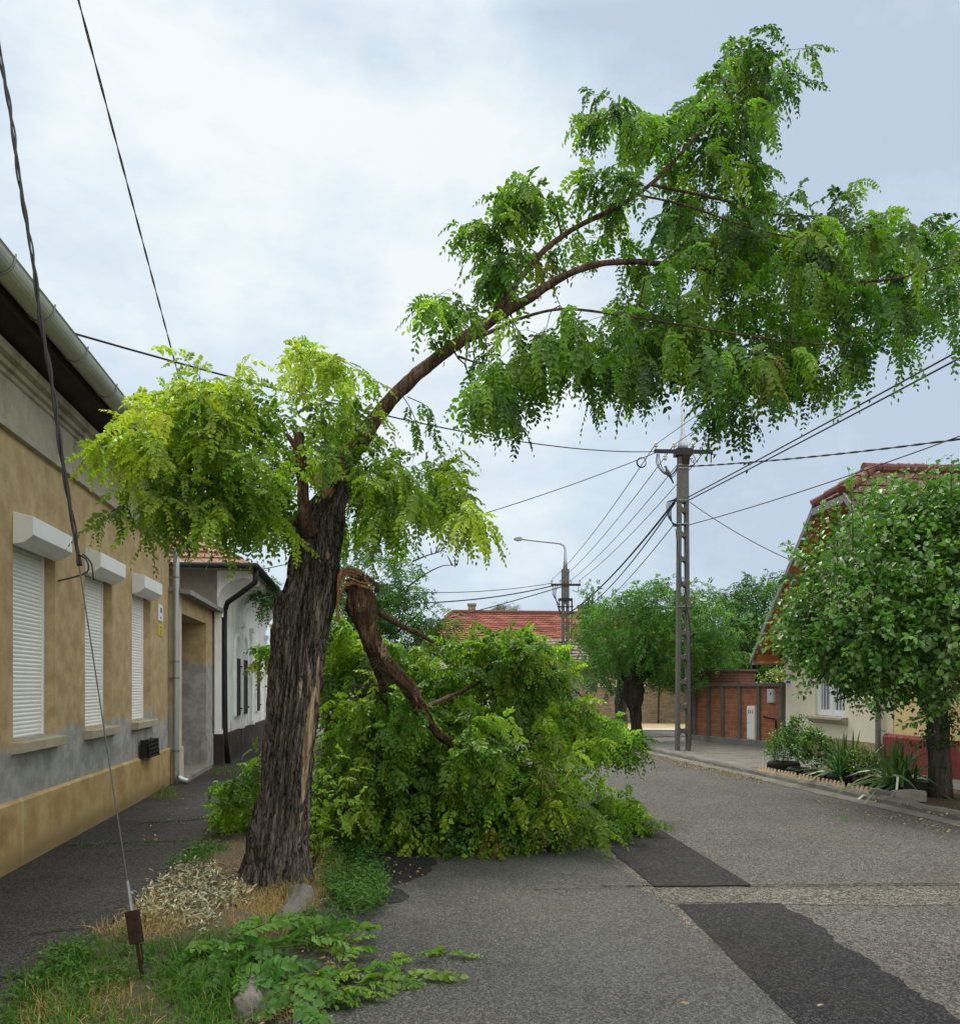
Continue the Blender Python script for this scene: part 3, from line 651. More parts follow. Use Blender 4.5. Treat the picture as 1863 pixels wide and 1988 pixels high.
# ================================================================== SETTING
def XL(Y): return -1.15 - 0.10 * (Y - 4.4)            # left kerb
def XR(Y): return 5.80 - 0.144 * (Y - 10.27)          # right kerb
def XB(Y): return 1.177 - 0.088 * (Y - 9.36)          # seam between the two asphalts
def XV(Y): return -2.32 - 0.135 * (Y - 4.4)           # edge between footpath and verge
def XW(Y): return -3.011 - 0.15 * Y                   # foot of the ochre house
ZP = 0.05
sheet('ground', [(-300, -60), (300, -60), (300, 400), (-300, 400)], -0.05, M['ground'], 'bare ground under the whole street and gardens', 'ground')
sheet('road', [(XL(-6) - .1, -6), (XR(-6) + .3, -6), (XR(24) + .3, 24), (9, 25.5), (90, 24), (90, 30.6), (4.2, 30.8), (3.4, 60), (-7, 60), (-6.2, 31), (-60, 33), (-60, 27), (XL(24) - .3, 25)], 0.0, M['road'],
      'coarse chip sealed grey road running up to the crossing', 'road')
sheet('road', [(XL(-6), -6), (XB(-6), -6)] + [(XB(14), 14, 's'), (XL(14), 14, 's')], 0.004, M['lane'], 'smoother grey lane of the road on the left side of the black patches', 'road', jag=0.02)
sheet('asphalt_patch', [(1.63, 4.13 - 3.2), (2.42, 1.0), (2.35, 4.166), (2.27, 6.40, 's'), (1.47, 6.36, 's')], 0.008, M['patch'], 'long black asphalt patch in the near right of the road', 'road patch', jag=0.026, seed=3)
sheet('asphalt_patch', [(1.40, 6.93, 's'), (2.23, 6.97, 's'), (2.04, 9.72), (1.86, 13.0), (1.0, 13.0), (1.19, 9.36)], 0.008, M['patch'], 'shorter black asphalt patch reaching in under the fallen branch', 'road patch', jag=0.022, seed=4)
sheet('road_strip', [(1.46, 6.42), (6.35, 6.25), (6.3, 6.78), (1.42, 6.90)], 0.0032, M['strip'], 'pale cracked strip across the road between the black patches', 'road strip', jag=0.02, seed=5)
pal = []
for s_, w_ in ((-1, .16), (1, -.02)):
    ys = np.arange(1.0, 9.4, .06) if s_ < 0 else np.arange(9.34, .98, -.06)
    for y_ in ys: pal.append((XB(y_) + (.02 if s_ > 0 else -.03 - .13 * abs(mnoise.noise(Vector((y_ * 3, 2, 0)))) - .03 * mnoise.noise(Vector((y_ * 15, 2, 0)))), y_))
sheet('road_seam', pal, 0.0062, M['strip'], 'pale worn seam along the left edge of the black patches', 'road seam')
sheet('asphalt_patch', [(-1.55, 8.55), (-0.62, 8.4), (-0.42, 8.0), (-0.45, 7.35), (-0.72, 6.95), (-0.55, 6.55), (-0.85, 6.15), (-1.15, 6.3), (-1.3, 7.3)], 0.008, M['patch'], 'dark ragged patch of asphalt beside the verge below the branch', 'road patch', jag=0.03, seed=6)
def crack(pts, w, z=0.013, seed=1):
    rnd = random.Random(seed); mb = MB(); row = []
    for i in range(len(pts) - 1):
        a, b = Vector(pts[i]), Vector(pts[i + 1]); n = max(2, int((b - a).length / 0.05))
        for k in range(n): row.append(a.lerp(b, k / n) + Vector((rnd.uniform(-.012, .012), rnd.uniform(-.012, .012))))
    for i in range(len(row) - 1):
        a, b = row[i], row[i + 1]; d = (b - a); nn = Vector((-d.y, d.x)).normalized(); w0 = w * rnd.uniform(.3, 1.2)
        mb.quad((*(a - nn * w0 / 2), z), (*(b - nn * w0 / 2), z), (*(b + nn * w0 / 2), z), (*(a + nn * w0 / 2), z))
    return mb
mb = MB()
for pts, w, s in (([(1.0, 6.93), (1.5, 6.94), (2.3, 6.96), (3.5, 7.0), (4.05, 7.0)], .026, 1), ([(0.4, 6.80), (1.2, 6.86)], .010, 2), ([(2.4, 6.50), (3.0, 6.47), (3.9, 6.54), (4.8, 6.60), (6.0, 6.4)], .006, 3),
                  ([(2.7, 6.92), (3.0, 6.7), (3.4, 6.68), (3.9, 6.5)], .008, 4), ([(3.9, 6.97), (4.6, 6.75), (5.4, 6.35), (6.2, 6.0)], .010, 5), ([(1.7, 6.88), (2.1, 6.62), (2.6, 6.7)], .007, 6), ([(3.2, 6.9), (3.5, 6.55)], .007, 7)):
    c = crack(pts, w, 0.0125, s); n = len(mb.v); mb.v += c.v; mb.f += [tuple(i + n for i in f) for f in c.f]
tag(mb.build('road_crack', M['crack']), 'dark crack lines along the pale strip across the road', 'road crack', kind='structure')

sheet('footpath', [(XW(1) - .2, 1), (XV(1), 1), (XV(5), 5), (XV(9), 9), (XV(30), 30), (XW(30) + .3 - 2.2, 30)], 0.02, M['path'], 'dark old asphalt footpath along the ochre house', 'footpath', jag=0.03, seed=9)
mb = MB()
for pts, w, s in (([G(120, 1647).xy, G(270, 1640).xy, G(420, 1634).xy], .05, 1), ([G(275, 1601).xy, G(350, 1598).xy, G(430, 1590).xy], .05, 2), ([G(-40, 1908).xy, G(60, 1906).xy, G(130, 1896).xy], .05, 3),
                  ([G(60, 1822).xy, G(150, 1810).xy, G(250, 1800).xy], .012, 4)):
    c = crack(pts, w, 0.0245, s); n = len(mb.v); mb.v += c.v; mb.f += [tuple(i + n for i in f) for f in c.f]
tag(mb.build('path_joint', M['crack']), 'dark open joints across the asphalt footpath', 'path joint', kind='structure')
# verge: uneven soil strip
mb = MB(); ny, nx = 90, 12
for iy in range(ny + 1):
    Y = 1 + 24 * iy / ny
    for ix in range(nx + 1):
        t = ix / nx; X = XV(Y) * (1 - t) + (XL(Y) + 0.02) * t
        z = 0.012 + 0.055 * math.sin(math.pi * min(max(t, 0), 1)) ** 0.7 + 0.035 * mnoise.noise(Vector((X * 2.2, Y * 2.2, 0)))
        mb.v.append((X, Y, max(z, 0.004)))
for iy in range(ny):
    for ix in range(nx):
        a = iy * (nx + 1) + ix; mb.f.append((a, a + 1, a + nx + 2, a + nx + 1))
tag(mb.build('verge', M['soil'], smooth=True), 'soil strip between the footpath and the road at the tree', 'verge', kind='structure')
# left kerb: two visible broken stones
def kerb_stone(Y0, Y1, label, seed):
    pl = []; n = 26
    for i in range(n + 1):
        Y = Y0 + (Y1 - Y0) * i / n
        pl.append((Vector((XL(Y) + 0.0, Y, 0.035)), 0.105 * (0.8 if i in (0, n) else 1)))
    mb = MB(); knobbly(mb, pl, 28, 0.22, seed)
    return tag(mb.build('kerb_stone', M['kerb'], smooth=True), label, 'kerb stone', 'broken kerb stones along the left verge')
kerb_stone(4.15, 4.62, 'short broken grey kerb stone under the green sprig in the foreground', 1)
kerb_stone(5.65, 6.55, 'longer rounded grey kerb stone beside the dry grass near the trunk', 5)
# right kerb, pavement, bed
kp = [(XR(Y), Y) for Y in np.arange(-4, 23.6, 0.5)] + [(XR(24) + .1, 24.2), (XR(25) + .5, 25.2), (5.2, 25.9), (6.5, 26.15), (12, 25.9), (60, 24.4)]
prof = [(0.0, -0.04), (0.01, 0.06), (0.035, 0.095), (0.08, 0.105), (0.13, 0.10), (0.155, 0.07), (0.16, -0.04)]
mb = MB(); rnd = random.Random(4)
pts = polyline([(Vector((x, y, 0)), 0) for x, y in kp], 0.25)
for i, (p, _) in enumerate(pts):
    a = pts[max(i - 1, 0)][0]; b = pts[min(i + 1, len(pts) - 1)][0]; d = (b - a).normalized(); nn = Vector((d.y, -d.x, 0))
    joint = 0.012 if i % 4 == 0 else 0
    for o_, z in prof:
        q = p + nn * (o_ + mnoise.noise(Vector((p.x * 3, p.y * 3, z * 9))) * 0.012)
        mb.v.append((q.x, q.y, z - joint + (mnoise.noise(Vector((p.x * 2, p.y * 2, o_ * 20))) * 0.016 if z > 0 else 0)))
k = len(prof)
for i in range(len(pts) - 1):
    for j in range(k - 1): mb.f.append((i * k + j, (i + 1) * k + j, (i + 1) * k + j + 1, i * k + j + 1))
tag(mb.build('kerb', M['kerb']), 'worn rounded concrete kerb along the right side of the road', 'kerb', kind='structure')
inner = [(x + .13, y) for x, y in kp if y < 24.5][::-1]
sheet('pavement', [(60, 24.3), (60, 10), (12, -4)] + [(XR(-4) + .1, -4)] + [(XR(Y) + .1, Y) for Y in (0, 5, 10, 15, 20, 23)] + [(XR(24) + .2, 24.2), (XR(25) + .6, 25.15), (5.25, 25.8), (6.5, 26.05), (12, 25.8)], ZP, M['pavers'],
      'grey block paved pavement on the right around the corner', 'pavement')
sheet('planting_bed', [(XR(16.4) + .14, 16.4), (XR(10) + .14, 10), (XR(4) + .14, 4), (8.6, 4), (7.6, 11), (6.7, 16.4)], ZP + 0.006, M['soil'], 'bare dry soil bed behind the right kerb below the bushy tree', 'bed', jag=0.03)
gk = [(XR(y_) + .02, y_) for y_ in np.arange(2, 23.6, .5)] + [(XR(y_) - .30 - .06 * mnoise.noise(Vector((y_, 3, 0))), y_) for y_ in np.arange(23.5, 1.9, -.5)]
sheet('gutter_strip', gk, 0.005, mat('gutter_concrete', (0.145, 0.136, 0.117), 0.95, 0.35, 2.0, 0.3, 40, 0.5, dirt=((0.085, 0.07, 0.05), 1.6, (1, 1, 1), 0.8)), 'pale worn concrete gutter strip along the right kerb', 'gutter strip', jag=0.02, seed=8)
sheet('far_street', [(5.2, 26.5), (60, 25.4), (60, 28.8), (4.6, 29.7)], 0.006, M['far_road'], 'blue grey asphalt of the crossing street', 'street')
sheet('far_kerb', [(3.9, 30.5), (60, 29.6), (60, 31.2), (3.8, 32.0)], 0.03, M['slab'], 'pale concrete edge strip of the crossing street', 'kerb')
sheet('far_verge', [(3.7, 32.0), (60, 31.2), (60, 40), (3.7, 37)], 0.02, mat('dry_verge', (0.33, 0.27, 0.13), 1.0, 0.3, 2.0, 0.3, 12, 0.6), 'dry yellow grass strip before the old brick wall', 'verge')

# ================================================================== OCHRE HOUSE (left)
def wall_holes(mb, x0, x1, z0, z1, holes, depth, y=0.0):
    xs = sorted({x0, x1, *[h[0] for h in holes], *[h[1] for h in holes]}); zs = sorted({z0, z1, *[h[2] for h in holes], *[h[3] for h in holes]})
    for i in range(len(xs) - 1):
        for j in range(len(zs) - 1):
            cx, cz = (xs[i] + xs[i + 1]) / 2, (zs[j] + zs[j + 1]) / 2
            if any(h[0] < cx < h[1] and h[2] < cz < h[3] for h in holes): continue
            mb.quad((xs[i], y, zs[j]), (xs[i + 1], y, zs[j]), (xs[i + 1], y, zs[j + 1]), (xs[i], y, zs[j + 1]))
    for a, b, c, d in holes:
        mb.quad((a, y, c), (a, y, d), (a, y + depth, d), (a, y + depth, c)); mb.quad((b, y, c), (b, y + depth, c), (b, y + depth, d), (b, y, d))
        mb.quad((a, y, d), (b, y, d), (b, y + depth, d), (a, y + depth, d)); mb.quad((a, y, c), (a, y + depth, c), (b, y + depth, c), (b, y, c))
        mb.quad((a, y + depth, c), (a, y + depth, d), (b, y + depth, d), (b, y + depth, c))
LD = Vector((-0.15, 1.0)).normalized()
def lx(Y, Y0=5.0): return (Y - Y0) * 1.01119
oh = thing('plastered_house', 'old single storey house with ochre and grey plaster and white roller shutters on the left', 'house', (XW(5), 5, 0), LD)
XA, XE = -4.2, lx(13.95)
wins = [(lx(7.54), lx(8.61), 1.15, 2.98), (lx(9.57), lx(10.64), 1.15, 2.98), (lx(11.61), lx(12.68), 1.15, 2.98)]
mb = MB(); wall_holes(mb, XA, XE, 0.0, 4.47, wins, 0.20)
mb.quad((XE, 0, 0), (XE, 6, 0), (XE, 6, 4.47), (XE, 0, 4.47)); mb.quad((XA, 0, 0), (XA, 0, 4.47), (XA, 6, 4.47), (XA, 6, 0)); mb.quad((XA, 6, 0), (XA, 6, 4.47), (XE, 6, 4.47), (XE, 6, 0))
mb.build('wall', M['ochre'], oh)
mb = MB(); mb.box(XA, XE + .01, -0.035, 0.3, -0.02, 0.60); mb.prism([(XA, -0.035, 0.60), (XA, 0.02, 0.60), (XA, 0.02, 0.64)], (XE + .01 - XA, 0, 0))
mb.build('plinth', M['plinth'], oh)
mb = MB()
mb.prism([(XA, 0.05, 3.86), (XA, -0.05, 3.86), (XA, -0.05, 3.90), (XA, -0.028, 3.93), (XA, -0.028, 4.30), (XA, -0.05, 4.31), (XA, -0.055, 4.345), (XA, -0.09, 4.355), (XA, -0.095, 4.40), (XA, -0.15, 4.415), (XA, -0.15, 4.50), (XA, 0.05, 4.50)][::-1], (XE + .04 - XA, 0, 0))
mb.build('frieze', M['frieze'], oh)
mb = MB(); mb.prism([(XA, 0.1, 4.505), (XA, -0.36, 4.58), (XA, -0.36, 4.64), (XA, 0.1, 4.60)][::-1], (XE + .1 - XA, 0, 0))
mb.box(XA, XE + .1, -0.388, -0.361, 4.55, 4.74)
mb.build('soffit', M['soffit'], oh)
mb = MB(); courses(mb, (XA, -0.43, 4.76), (XE + .15, -0.43, 4.76), (XA, 3.0, 7.1), (XE + .15, 3.0, 7.1), 16)
mb.build('roof', M['tile_old'], oh)
# half round gutter with brackets
mb = MB(); R = 0.105; yc, zc = -0.495, 4.68; nseg = 14; x0, x1 = XA, XE + .12
ring = [(yc - R * math.cos(math.pi * k / 12), zc - R * math.sin(math.pi * k / 12)) for k in range(13)]
ring = [(ring[0][0] + .005, ring[0][1] + .018), (ring[0][0] - .012, ring[0][1] + .012)] + ring
rin = [(yc - (R - .006) * math.cos(math.pi * k / 12), zc - (R - .006) * math.sin(math.pi * k / 12)) for k in range(13)][::-1]
prf = ring + rin
mb.prism([(x0, a, b) for a, b in prf], (x1 - x0, 0, 0))
gut = mb.build('gutter', M['zinc'], oh)
for i, Y in enumerate((5.2, 5.95, 6.75, 7.6, 8.55, 9.6, 10.8, 12.0, 13.2)):
    mb = MB(); xb = lx(Y)
    mb.tube([(xb, yc - (R + .008) * math.cos(math.pi * k / 12), zc - (R + .008) * math.sin(math.pi * k / 12)) for k in range(13)], 0.007, 6)
    mb.tube([(xb, yc - R - .008, zc), (xb, yc - R - .014, zc + .035)], 0.007, 6)
    mb.build('bracket', M['steel'], gut)
for i, (a, b, c, d) in enumerate(wins):
    mb = MB(); mb.prism([(a + .001, .10, c), (a + .045, .10, c), (a + .045, .10, d - .04), (b - .045, .10, d - .04), (b - .045, .10, c), (b - .001, .10, c), (b - .001, .10, d - .001), (a + .001, .10, d - .001)], (0, .06, 0))
    w = mb.build('window', M['winwhite'], oh, bevel=0.004)
    mb = MB(); n = 46; hh = (d - c) / n                      # roller shutter slats, each slightly bowed
    for k in range(n):
        z = c + k * hh
        pr = [(a + .045, 0.125, z), (a + .045, 0.117, z + hh * .18), (a + .045, 0.113, z + hh * .5), (a + .045, 0.117, z + hh * .82), (a + .045, 0.127, z + hh * .94), (a + .045, 0.127, z + hh)]
        for q in range(len(pr) - 1):
            p0, p1 = pr[q], pr[q + 1]
            mb.quad(p0, (b - .045, p0[1], p0[2]), (b - .045, p1[1], p1[2]), p1)
    mb.build('shutter', M['shutter'], w)
    mb = MB(); x0_, x1_ = a - .01, b - .03
    pr = [(x0_, 0.0, 2.90), (x0_, -0.10, 2.92), (x0_, -0.175, 2.985), (x0_, -0.175, 3.15), (x0_, -0.0, 3.19)]
    mb.prism(pr, (x1_ - x0_, 0, 0)); mb.build('shutter_box', M['boxwhite'], w, bevel=0.006)
    mb = MB(); mb.prism([(a - .04, 0.12, 1.15), (a - .04, -0.10, 1.135), (a - .04, -0.10, 1.045), (a - .04, 0.0, 1.03), (a - .04, 0.12, 1.03)], (b - a + .12, 0, 0))
    mb.build('sill', M['sill'], w, bevel=0.005)
# zinc downpipe at the far end of the facade
xd = lx(13.93); mb = MB()
pp = polyline([(Vector((xd, -0.495, 4.60)), .05), (Vector((xd, -0.49, 4.35)), .05), (Vector((xd, -0.44, 4.14)), .05), (Vector((xd, -0.20, 3.86)), .05), (Vector((xd, -0.13, 3.76)), .05), (Vector((xd, -0.12, 3.6)), .05), (Vector((xd, -0.12, 0.28)), .05), (Vector((xd, -0.13, 0.17)), .052), (Vector((xd + .02, -0.20, 0.09)), .053), (Vector((xd + .03, -0.30, 0.06)), .055)], 0.05)
mb.tube([p for p, r in pp], [r * (1.06 if (k % 2 and (p.z > 3.6 and p.z < 4.2 or p.z < .26)) else 1) for k, (p, r) in enumerate(pp)], 14)
dp = mb.build('downpipe', M['zinc_clean'], oh, smooth=True)
for z in (0.55, 1.75, 2.02, 3.4):
    mb = MB(); mb.tube([(xd, -0.12, z), (xd, -0.12, z + .03)], 0.0545, 14); mb.box(xd - .01, xd + .01, -0.075, 0.0, z + .005, z + .025); mb.build('pipe_clamp', M['steel'], dp)
# cast iron cellar vent
xv0, xv1 = lx(11.95), lx(12.55); mb = MB()
mb.prism([(xv0, -0.02, 0.60), (xv0, -0.03, 0.88), (xv0, -0.14, 0.80), (xv0, -0.16, 0.64)], (0.03, 0, 0))
for k in range(5):
    z = 0.62 + k * 0.055; mb.box(xv0, xv1, -0.165 + k * .006, -0.135 + k * .006, z, z + .028)
for k in range(6):
    x = xv0 + (xv1 - xv0 - .03) * k / 5; mb.box(x, x + .025, -0.15, -0.12, 0.615, 0.86)
mb.prism([(xv1 - .03, -0.02, 0.60), (xv1 - .03, -0.03, 0.88), (xv1 - .03, -0.14, 0.80), (xv1 - .03, -0.16, 0.64)], (0.03, 0, 0))
mb.box(xv0, xv1, -0.13, -0.037, 0.84, 0.865)
mb.build('vent_grille', M['iron'], oh)
# plates on the wall
def plate(name, label, cat, Y0, Y1, z0, z1, m, marks):
    x0, x1 = lx(Y0), lx(Y1)
    t = thing(name, label, cat, (XW(5), 5, 0), LD)
    b = MB(); b.box(x0, x1, -0.014, -0.001, z0, z1); pl_ = b.build('plate', m, t, bevel=0.003)
    for (fx0, fx1, fz0, fz1), mm in marks:
        b = MB(); b.box(x0 + (x1 - x0) * fx0, x0 + (x1 - x0) * fx1, -0.017, -0.0135, z0 + (z1 - z0) * fz0, z0 + (z1 - z0) * fz1); b.build('mark', mm, t)
plate('notice_plate', 'white rectangular plate with faded blue print on the ochre wall', 'plate', 13.15, 13.45, 2.65, 2.91, M['paper'], [((.38, .72, .50, .80), M['ink']), ((.38, .62, .14, .26), M['cable_grey'])])
plate('notice_plate', 'small yellow plate with dark print below the white one', 'plate', 13.16, 13.42, 2.42, 2.60, M['yplate'], [((.35, .70, .66, .80), M['ink']), ((.30, .78, .46, .52), M['ink']), ((.35, .75, .30, .36), M['ink']), ((.30, .70, .14, .22), M['ink'])])

# ================================================================== GATEWAY between the two left houses
gw = thing('gateway', 'ochre and grey plastered gateway with a recessed entrance under a small lean-to roof', 'gateway', (XW(13.97) + .13, 13.97, 0), LD)
g = lambda Y: (Y - 13.97) * 1.01119
mb = MB(); mb.box(0.02, g(14.34), 0.0, 0.9, 0, 3.2); mb.box(-0.0, g(14.34) + .02, -0.03, 0.2, -.02, 0.62); mb.build('jamb', M['gate_jamb'], gw)
mb = MB(); mb.box(g(16.73), g(17.46), 0.0, 0.9, 0, 3.2); mb.box(g(16.73) - .012, g(17.46), -0.03, 0.1, -.02, 0.66); mb.build('jamb', M['gate'], gw)
mb = MB(); mb.box(g(14.34), g(16.73), 0.0, 0.9, 2.86, 3.2); mb.build('lintel', M['gate'], gw)
mb = MB(); mb.prism([(-0.03, -0.22, 3.14), (-0.03, 0.95, 3.30), (-0.03, 0.95, 3.38), (-0.03, -0.22, 3.22)], (g(17.5) + .03, 0, 0)); mb.build('roof', M['greywood'], gw)
mb = MB(); mb.box(g(14.34), g(16.73), 0.86, 0.92, 0.0, 2.86)
for k in range(14): mb.box(g(14.36) + k * .168, g(14.36) + k * .168 + .155, 0.84, 0.862, 0.05, 2.8)
mb.build('gate', mat('brown_gate_boards', (0.11, 0.07, 0.045), 0.75, 0.3, 5, 0.2, 50, 0.3), gw)
mb = MB(); mb.box(g(14.32), g(16.76), -0.12, 0.9, -0.01, 0.10); mb.build('doorstep', M['concrete'], gw, bevel=0.01)

# ================================================================== WHITE HOUSE with hipped roof, left beyond the gateway
WD = Vector((-0.137, 1.0)).normalized()
wh = thing('whitewashed_house', 'white house with arched blind panels, black downpipe and hipped tiled roof beyond the gateway', 'house', (-3.01 - .137 * 17.5, 17.5, 0), WD)
wx = lambda Y: (Y - 17.5) * 1.0094
E = wx(26.2)
ww = [(wx(19.85), wx(20.5), 0.92, 2.28), (wx(21.0), wx(21.75), 0.92, 2.28), (wx(23.6), wx(24.35), 0.92, 2.28)]
mb = MB(); wall_holes(mb, 0, E, 0, 4.0, ww, 0.12); mb.quad((E, 0, 0), (E, 7, 0), (E, 7, 4), (E, 0, 4)); mb.build('wall', M['white_wall'], wh)
mb = MB(); mb.quad((0, 7, 0), (0, 0, 0), (0, 0, 4), (0, 7, 4)); mb.build('side_wall', M['greyplaster'], wh)
for Y in (17.62, 20.68, 22.6, 25.9):                          # pilasters with bases and capitals
    mb = MB(); x = wx(Y); mb.box(x - .14, x + .14, -0.07, 0.05, 0.6, 3.05); mb.box(x - .18, x + .18, -0.11, 0.05, 3.0501, 3.15); mb.box(x - .17, x + .17, -0.10, 0.05, 0.601, 0.72); mb.build('pilaster', M['white_wall'], wh)
for a, b, c, d in ww:
    mb = MB(); cx = (a + b) / 2; r = (b - a) / 2 + .06
    mb.tube([(cx - r, -0.01, c), (cx - r, -0.01, d)] + [(cx - r * math.cos(math.pi * k / 10), -0.01, d + .12 + r * math.sin(math.pi * k / 10) * 1.1) for k in range(11)] + [(cx + r, -0.01, d), (cx + r, -0.01, c)], 0.05, 6)
    fr = mb.build('window', M['white_wall'], wh)
    mb = MB()
    for h0, h1, off in ((a + .02, cx - .01, 0.02), (cx + .01, b - .02, 0.02)):
        mb.box(h0, h0 + .05, -off - .03, -off + .01, c, d); mb.box(h1 - .05, h1, -off - .03, -off + .01, c, d)
        for k in range(24):
            z = c + (d - c - .04) * k / 24; mb.prism([(h0 + .05, -off - .028, z), (h0 + .05, -off + .0, z + .035), (h0 + .05, -off + .004, z + .042), (h0 + .05, -off - .024, z + .008)], (h1 - h0 - .10, 0, 0))
    mb.box(b - .02, b + .05, -0.09, -0.02, c + .15, c + .18); mb.box(b - .02, b + .05, -0.09, -0.02, d - .2, d - .17)
    mb.build('louvred_shutter', M['louvre'], fr)
mb = MB(); mb.box(-0.01, E, -0.06, 0.1, -.02, 0.60); mb.box(-.05, .42, -0.13, 0.1, -.02, 0.64); mb.build('plinth', M['dark_plinth'], wh)
# coved cornice up to the eaves, street side
cov = [(0.0, 3.35)] + [(-0.62 * (1 - math.cos(math.pi / 2 * t)), 3.35 + 0.52 * math.sin(math.pi / 2 * t)) for t in np.linspace(.1, 1, 8)] + [(-0.68, 3.95), (-0.68, 4.02), (0.0, 4.02)]
mb = MB(); mb.prism([(-.02, y, z) for y, z in cov], (E + .3, 0, 0)); mb.build('cornice', M['white_wall'], wh)
mb = MB(); O_ = 0.62
courses(mb, (-O_, -0.78, 4.05), (E + O_, -0.78, 4.05), (3.5, 3.3, 6.6), (E - 3.0, 3.3, 6.6), 17, seg=26)
courses(mb, (-O_, 9.0, 4.05), (-O_, -0.78, 4.05), (3.5, 4.9, 6.6), (3.5, 3.3, 6.6), 17, seg=30)
courses(mb, (E + O_, -0.78, 4.05), (E + O_, 8.0, 4.05), (E - 3, 3.3, 6.6), (E - 3, 3.4, 6.6), 17, seg=6)
mb.build('roof', M['tile_old'], wh)
mb = MB(); mb.box(-O_ + .02, E + .5, -0.74, 0.0, 4.0, 4.04); mb.box(-O_ + .02, 0.0, 0.0, 7, 4.0, 4.04); mb.build('soffit', M['greywood'], wh)
mb = MB(); mb.tube([(-O_ - .05, 2.0, 4.03), (-O_ - .05, 8, 4.03)], .06, 10); mb.build('gutter', M['zinc_clean'], wh, smooth=True)
mb = MB(); mb.tube([(-O_ - .05, 1.98, 4.03), (-O_ - .05, -0.84, 4.03)], .062, 10); mb.tube([(-O_ - .05, -0.86, 4.03), (E + .5, -0.86, 4.03)], .062, 10); mb.build('gutter', M['iron'], wh, smooth=True)
mb = MB(); mb.tube([p for p, r in polyline([(Vector((-.5, -0.84, 4.0)), 1), (Vector((-.48, -0.82, 3.72)), 1), (Vector((.05, -0.2, 3.36)), 1), (Vector((.14, -0.13, 3.2)), 1), (Vector((.14, -0.12, 2.9)), 1), (Vector((.14, -0.14, 0.6)), 1), (Vector((.14, -0.2, 0.02)), 1)], .3)], .055, 10); mb.build('downpipe', M['iron'], wh, smooth=True)

# ================================================================== RIGHT: brick panel wall
A, B = Vector((6.20, 24.57, 0)), Vector((7.56, 21.1, 0))
bd = (B - A).xy.normalized(); LB = (B - A).length
bw = thing('brick_panel_wall', 'red hollow brick garden wall with grey concrete posts and coping at the corner', 'wall', A, bd)
def ub(u):       # position along the wall of picture column u
    k = (u - U0) / FPX
    return (k * A.y - A.x) / (bd.x - k * bd.y)
H = 1.70
pu = [1351, 1378, 1405, 1438, 1475.5, 1521.5]; px = [ub(u) for u in pu]; px[-1] = LB - .07
mb = MB(); mb.box(-.04, LB, -0.10, 0.16, -.02, 0.22); mb.build('base', M['concrete'], bw, bevel=.01)
mb = MB(); mb.box(-.04, LB + .02, -0.10, 0.16, H - .09, H); mb.build('coping', M['concrete_dark'], bw, bevel=.006)
for i in range(6):
    w = .10 if i else .13
    mb = MB(); mb.box(px[i] - w / 2, px[i] + w / 2, -0.085, 0.13, 0.2201, H - .0901); mb.build('post', M['concrete_dark'], bw, bevel=.006)
for i in range(5):
    mb = MB(); mb.box(px[i] + .05, px[i + 1] - .05, -0.015, 0.10, 0.2202, H - .0902); mb.build('brick_panel', M['brick'], bw)
bp = thing('brick_pier', 'dark brick end pier with raised cap at the street corner', 'pier', A - Vector((bd.x, bd.y, 0)) * .22, bd)
mb = MB(); mb.box(-.05, .18, -.10, 1.4, 0, H + .03); mb.build('shaft', M['brick'], bp)
mb = MB(); mb.box(.02, ub(1436) + .2, 0.0, .5, H + .002, H + .32); mb.build('parapet', M['brick_dark'], bp)
mb = MB(); mb.box(-.02, ub(1440) + .2, -.05, .55, H + .321, H + .37); mb.build('cap', M['concrete_dark'], bp)
def meter(name, label, u0, u1, z0, z1, m, slots):
    t = thing(name, label, 'meter box', A, bd); x0, x1 = ub(u0), ub(u1)
    b = MB(); b.box(x0, x1, -0.09, -0.016, z0, z1); b.build('cabinet', m, t, bevel=.006)
    return t, x0, x1
t, x0, x1 = meter('meter_cabinet', 'tall narrow white meter cabinet with two doors standing in the brick wall', 1455, 1469.5, 0.225, 1.10, M['shutter'], 1)
mb = MB(); mb.box(x0 + .01, x1 - .01, -0.102, -0.0901, 0.25, 0.62); mb.build('door', M['shutter'], t, bevel=.003)
mb = MB(); mb.box(x0 + .01, x1 - .01, -0.102, -0.0901, 0.66, 1.07); d_ = mb.build('door', M['shutter'], t, bevel=.003)
for k in range(3):
    mb = MB(); q = x0 + (x1 - x0) * (.2 + .25 * k); mb.box(q, q + .035, -0.106, -0.1015, 0.90, 1.0); mb.build('slot', M['olive'], d_)
t, x0, x1 = meter('meter_box', 'small pale grey meter box with a dark peephole high on the brick wall', 1494, 1506, 1.20, 1.55, M['metalbox'], 0)
mb = MB(); mb.box(x0 + .02, x1 - .02, -0.098, -0.0901, 1.22, 1.53); d_ = mb.build('door', M['metalbox'], t, bevel=.003)
mb = MB(); mb.box((x0 + x1) / 2 + .01, (x0 + x1) / 2 + .05, -0.102, -0.0975, 1.40, 1.45); mb.build('peephole', M['iron'], d_)
rp = thing('rusty_pipe', 'rusty gas pipe bent against the right end of the brick wall', 'pipe', A, bd)
mb = MB(); mb.tube([(ub(1489), -.10, .86), (ub(1490), -.13, .83), (LB - .22, -.13, .80), (LB - .17, -.13, .78), (LB - .16, -.13, .7), (LB - .16, -.13, .02)], .022, 8); mb.build('pipe', M['rust'], rp)
mb = MB(); mb.tube([(LB - .16, -.13, .72), (LB - .16, -.13, .1)], .03, 8); mb.build('sleeve', M['iron'], rp)

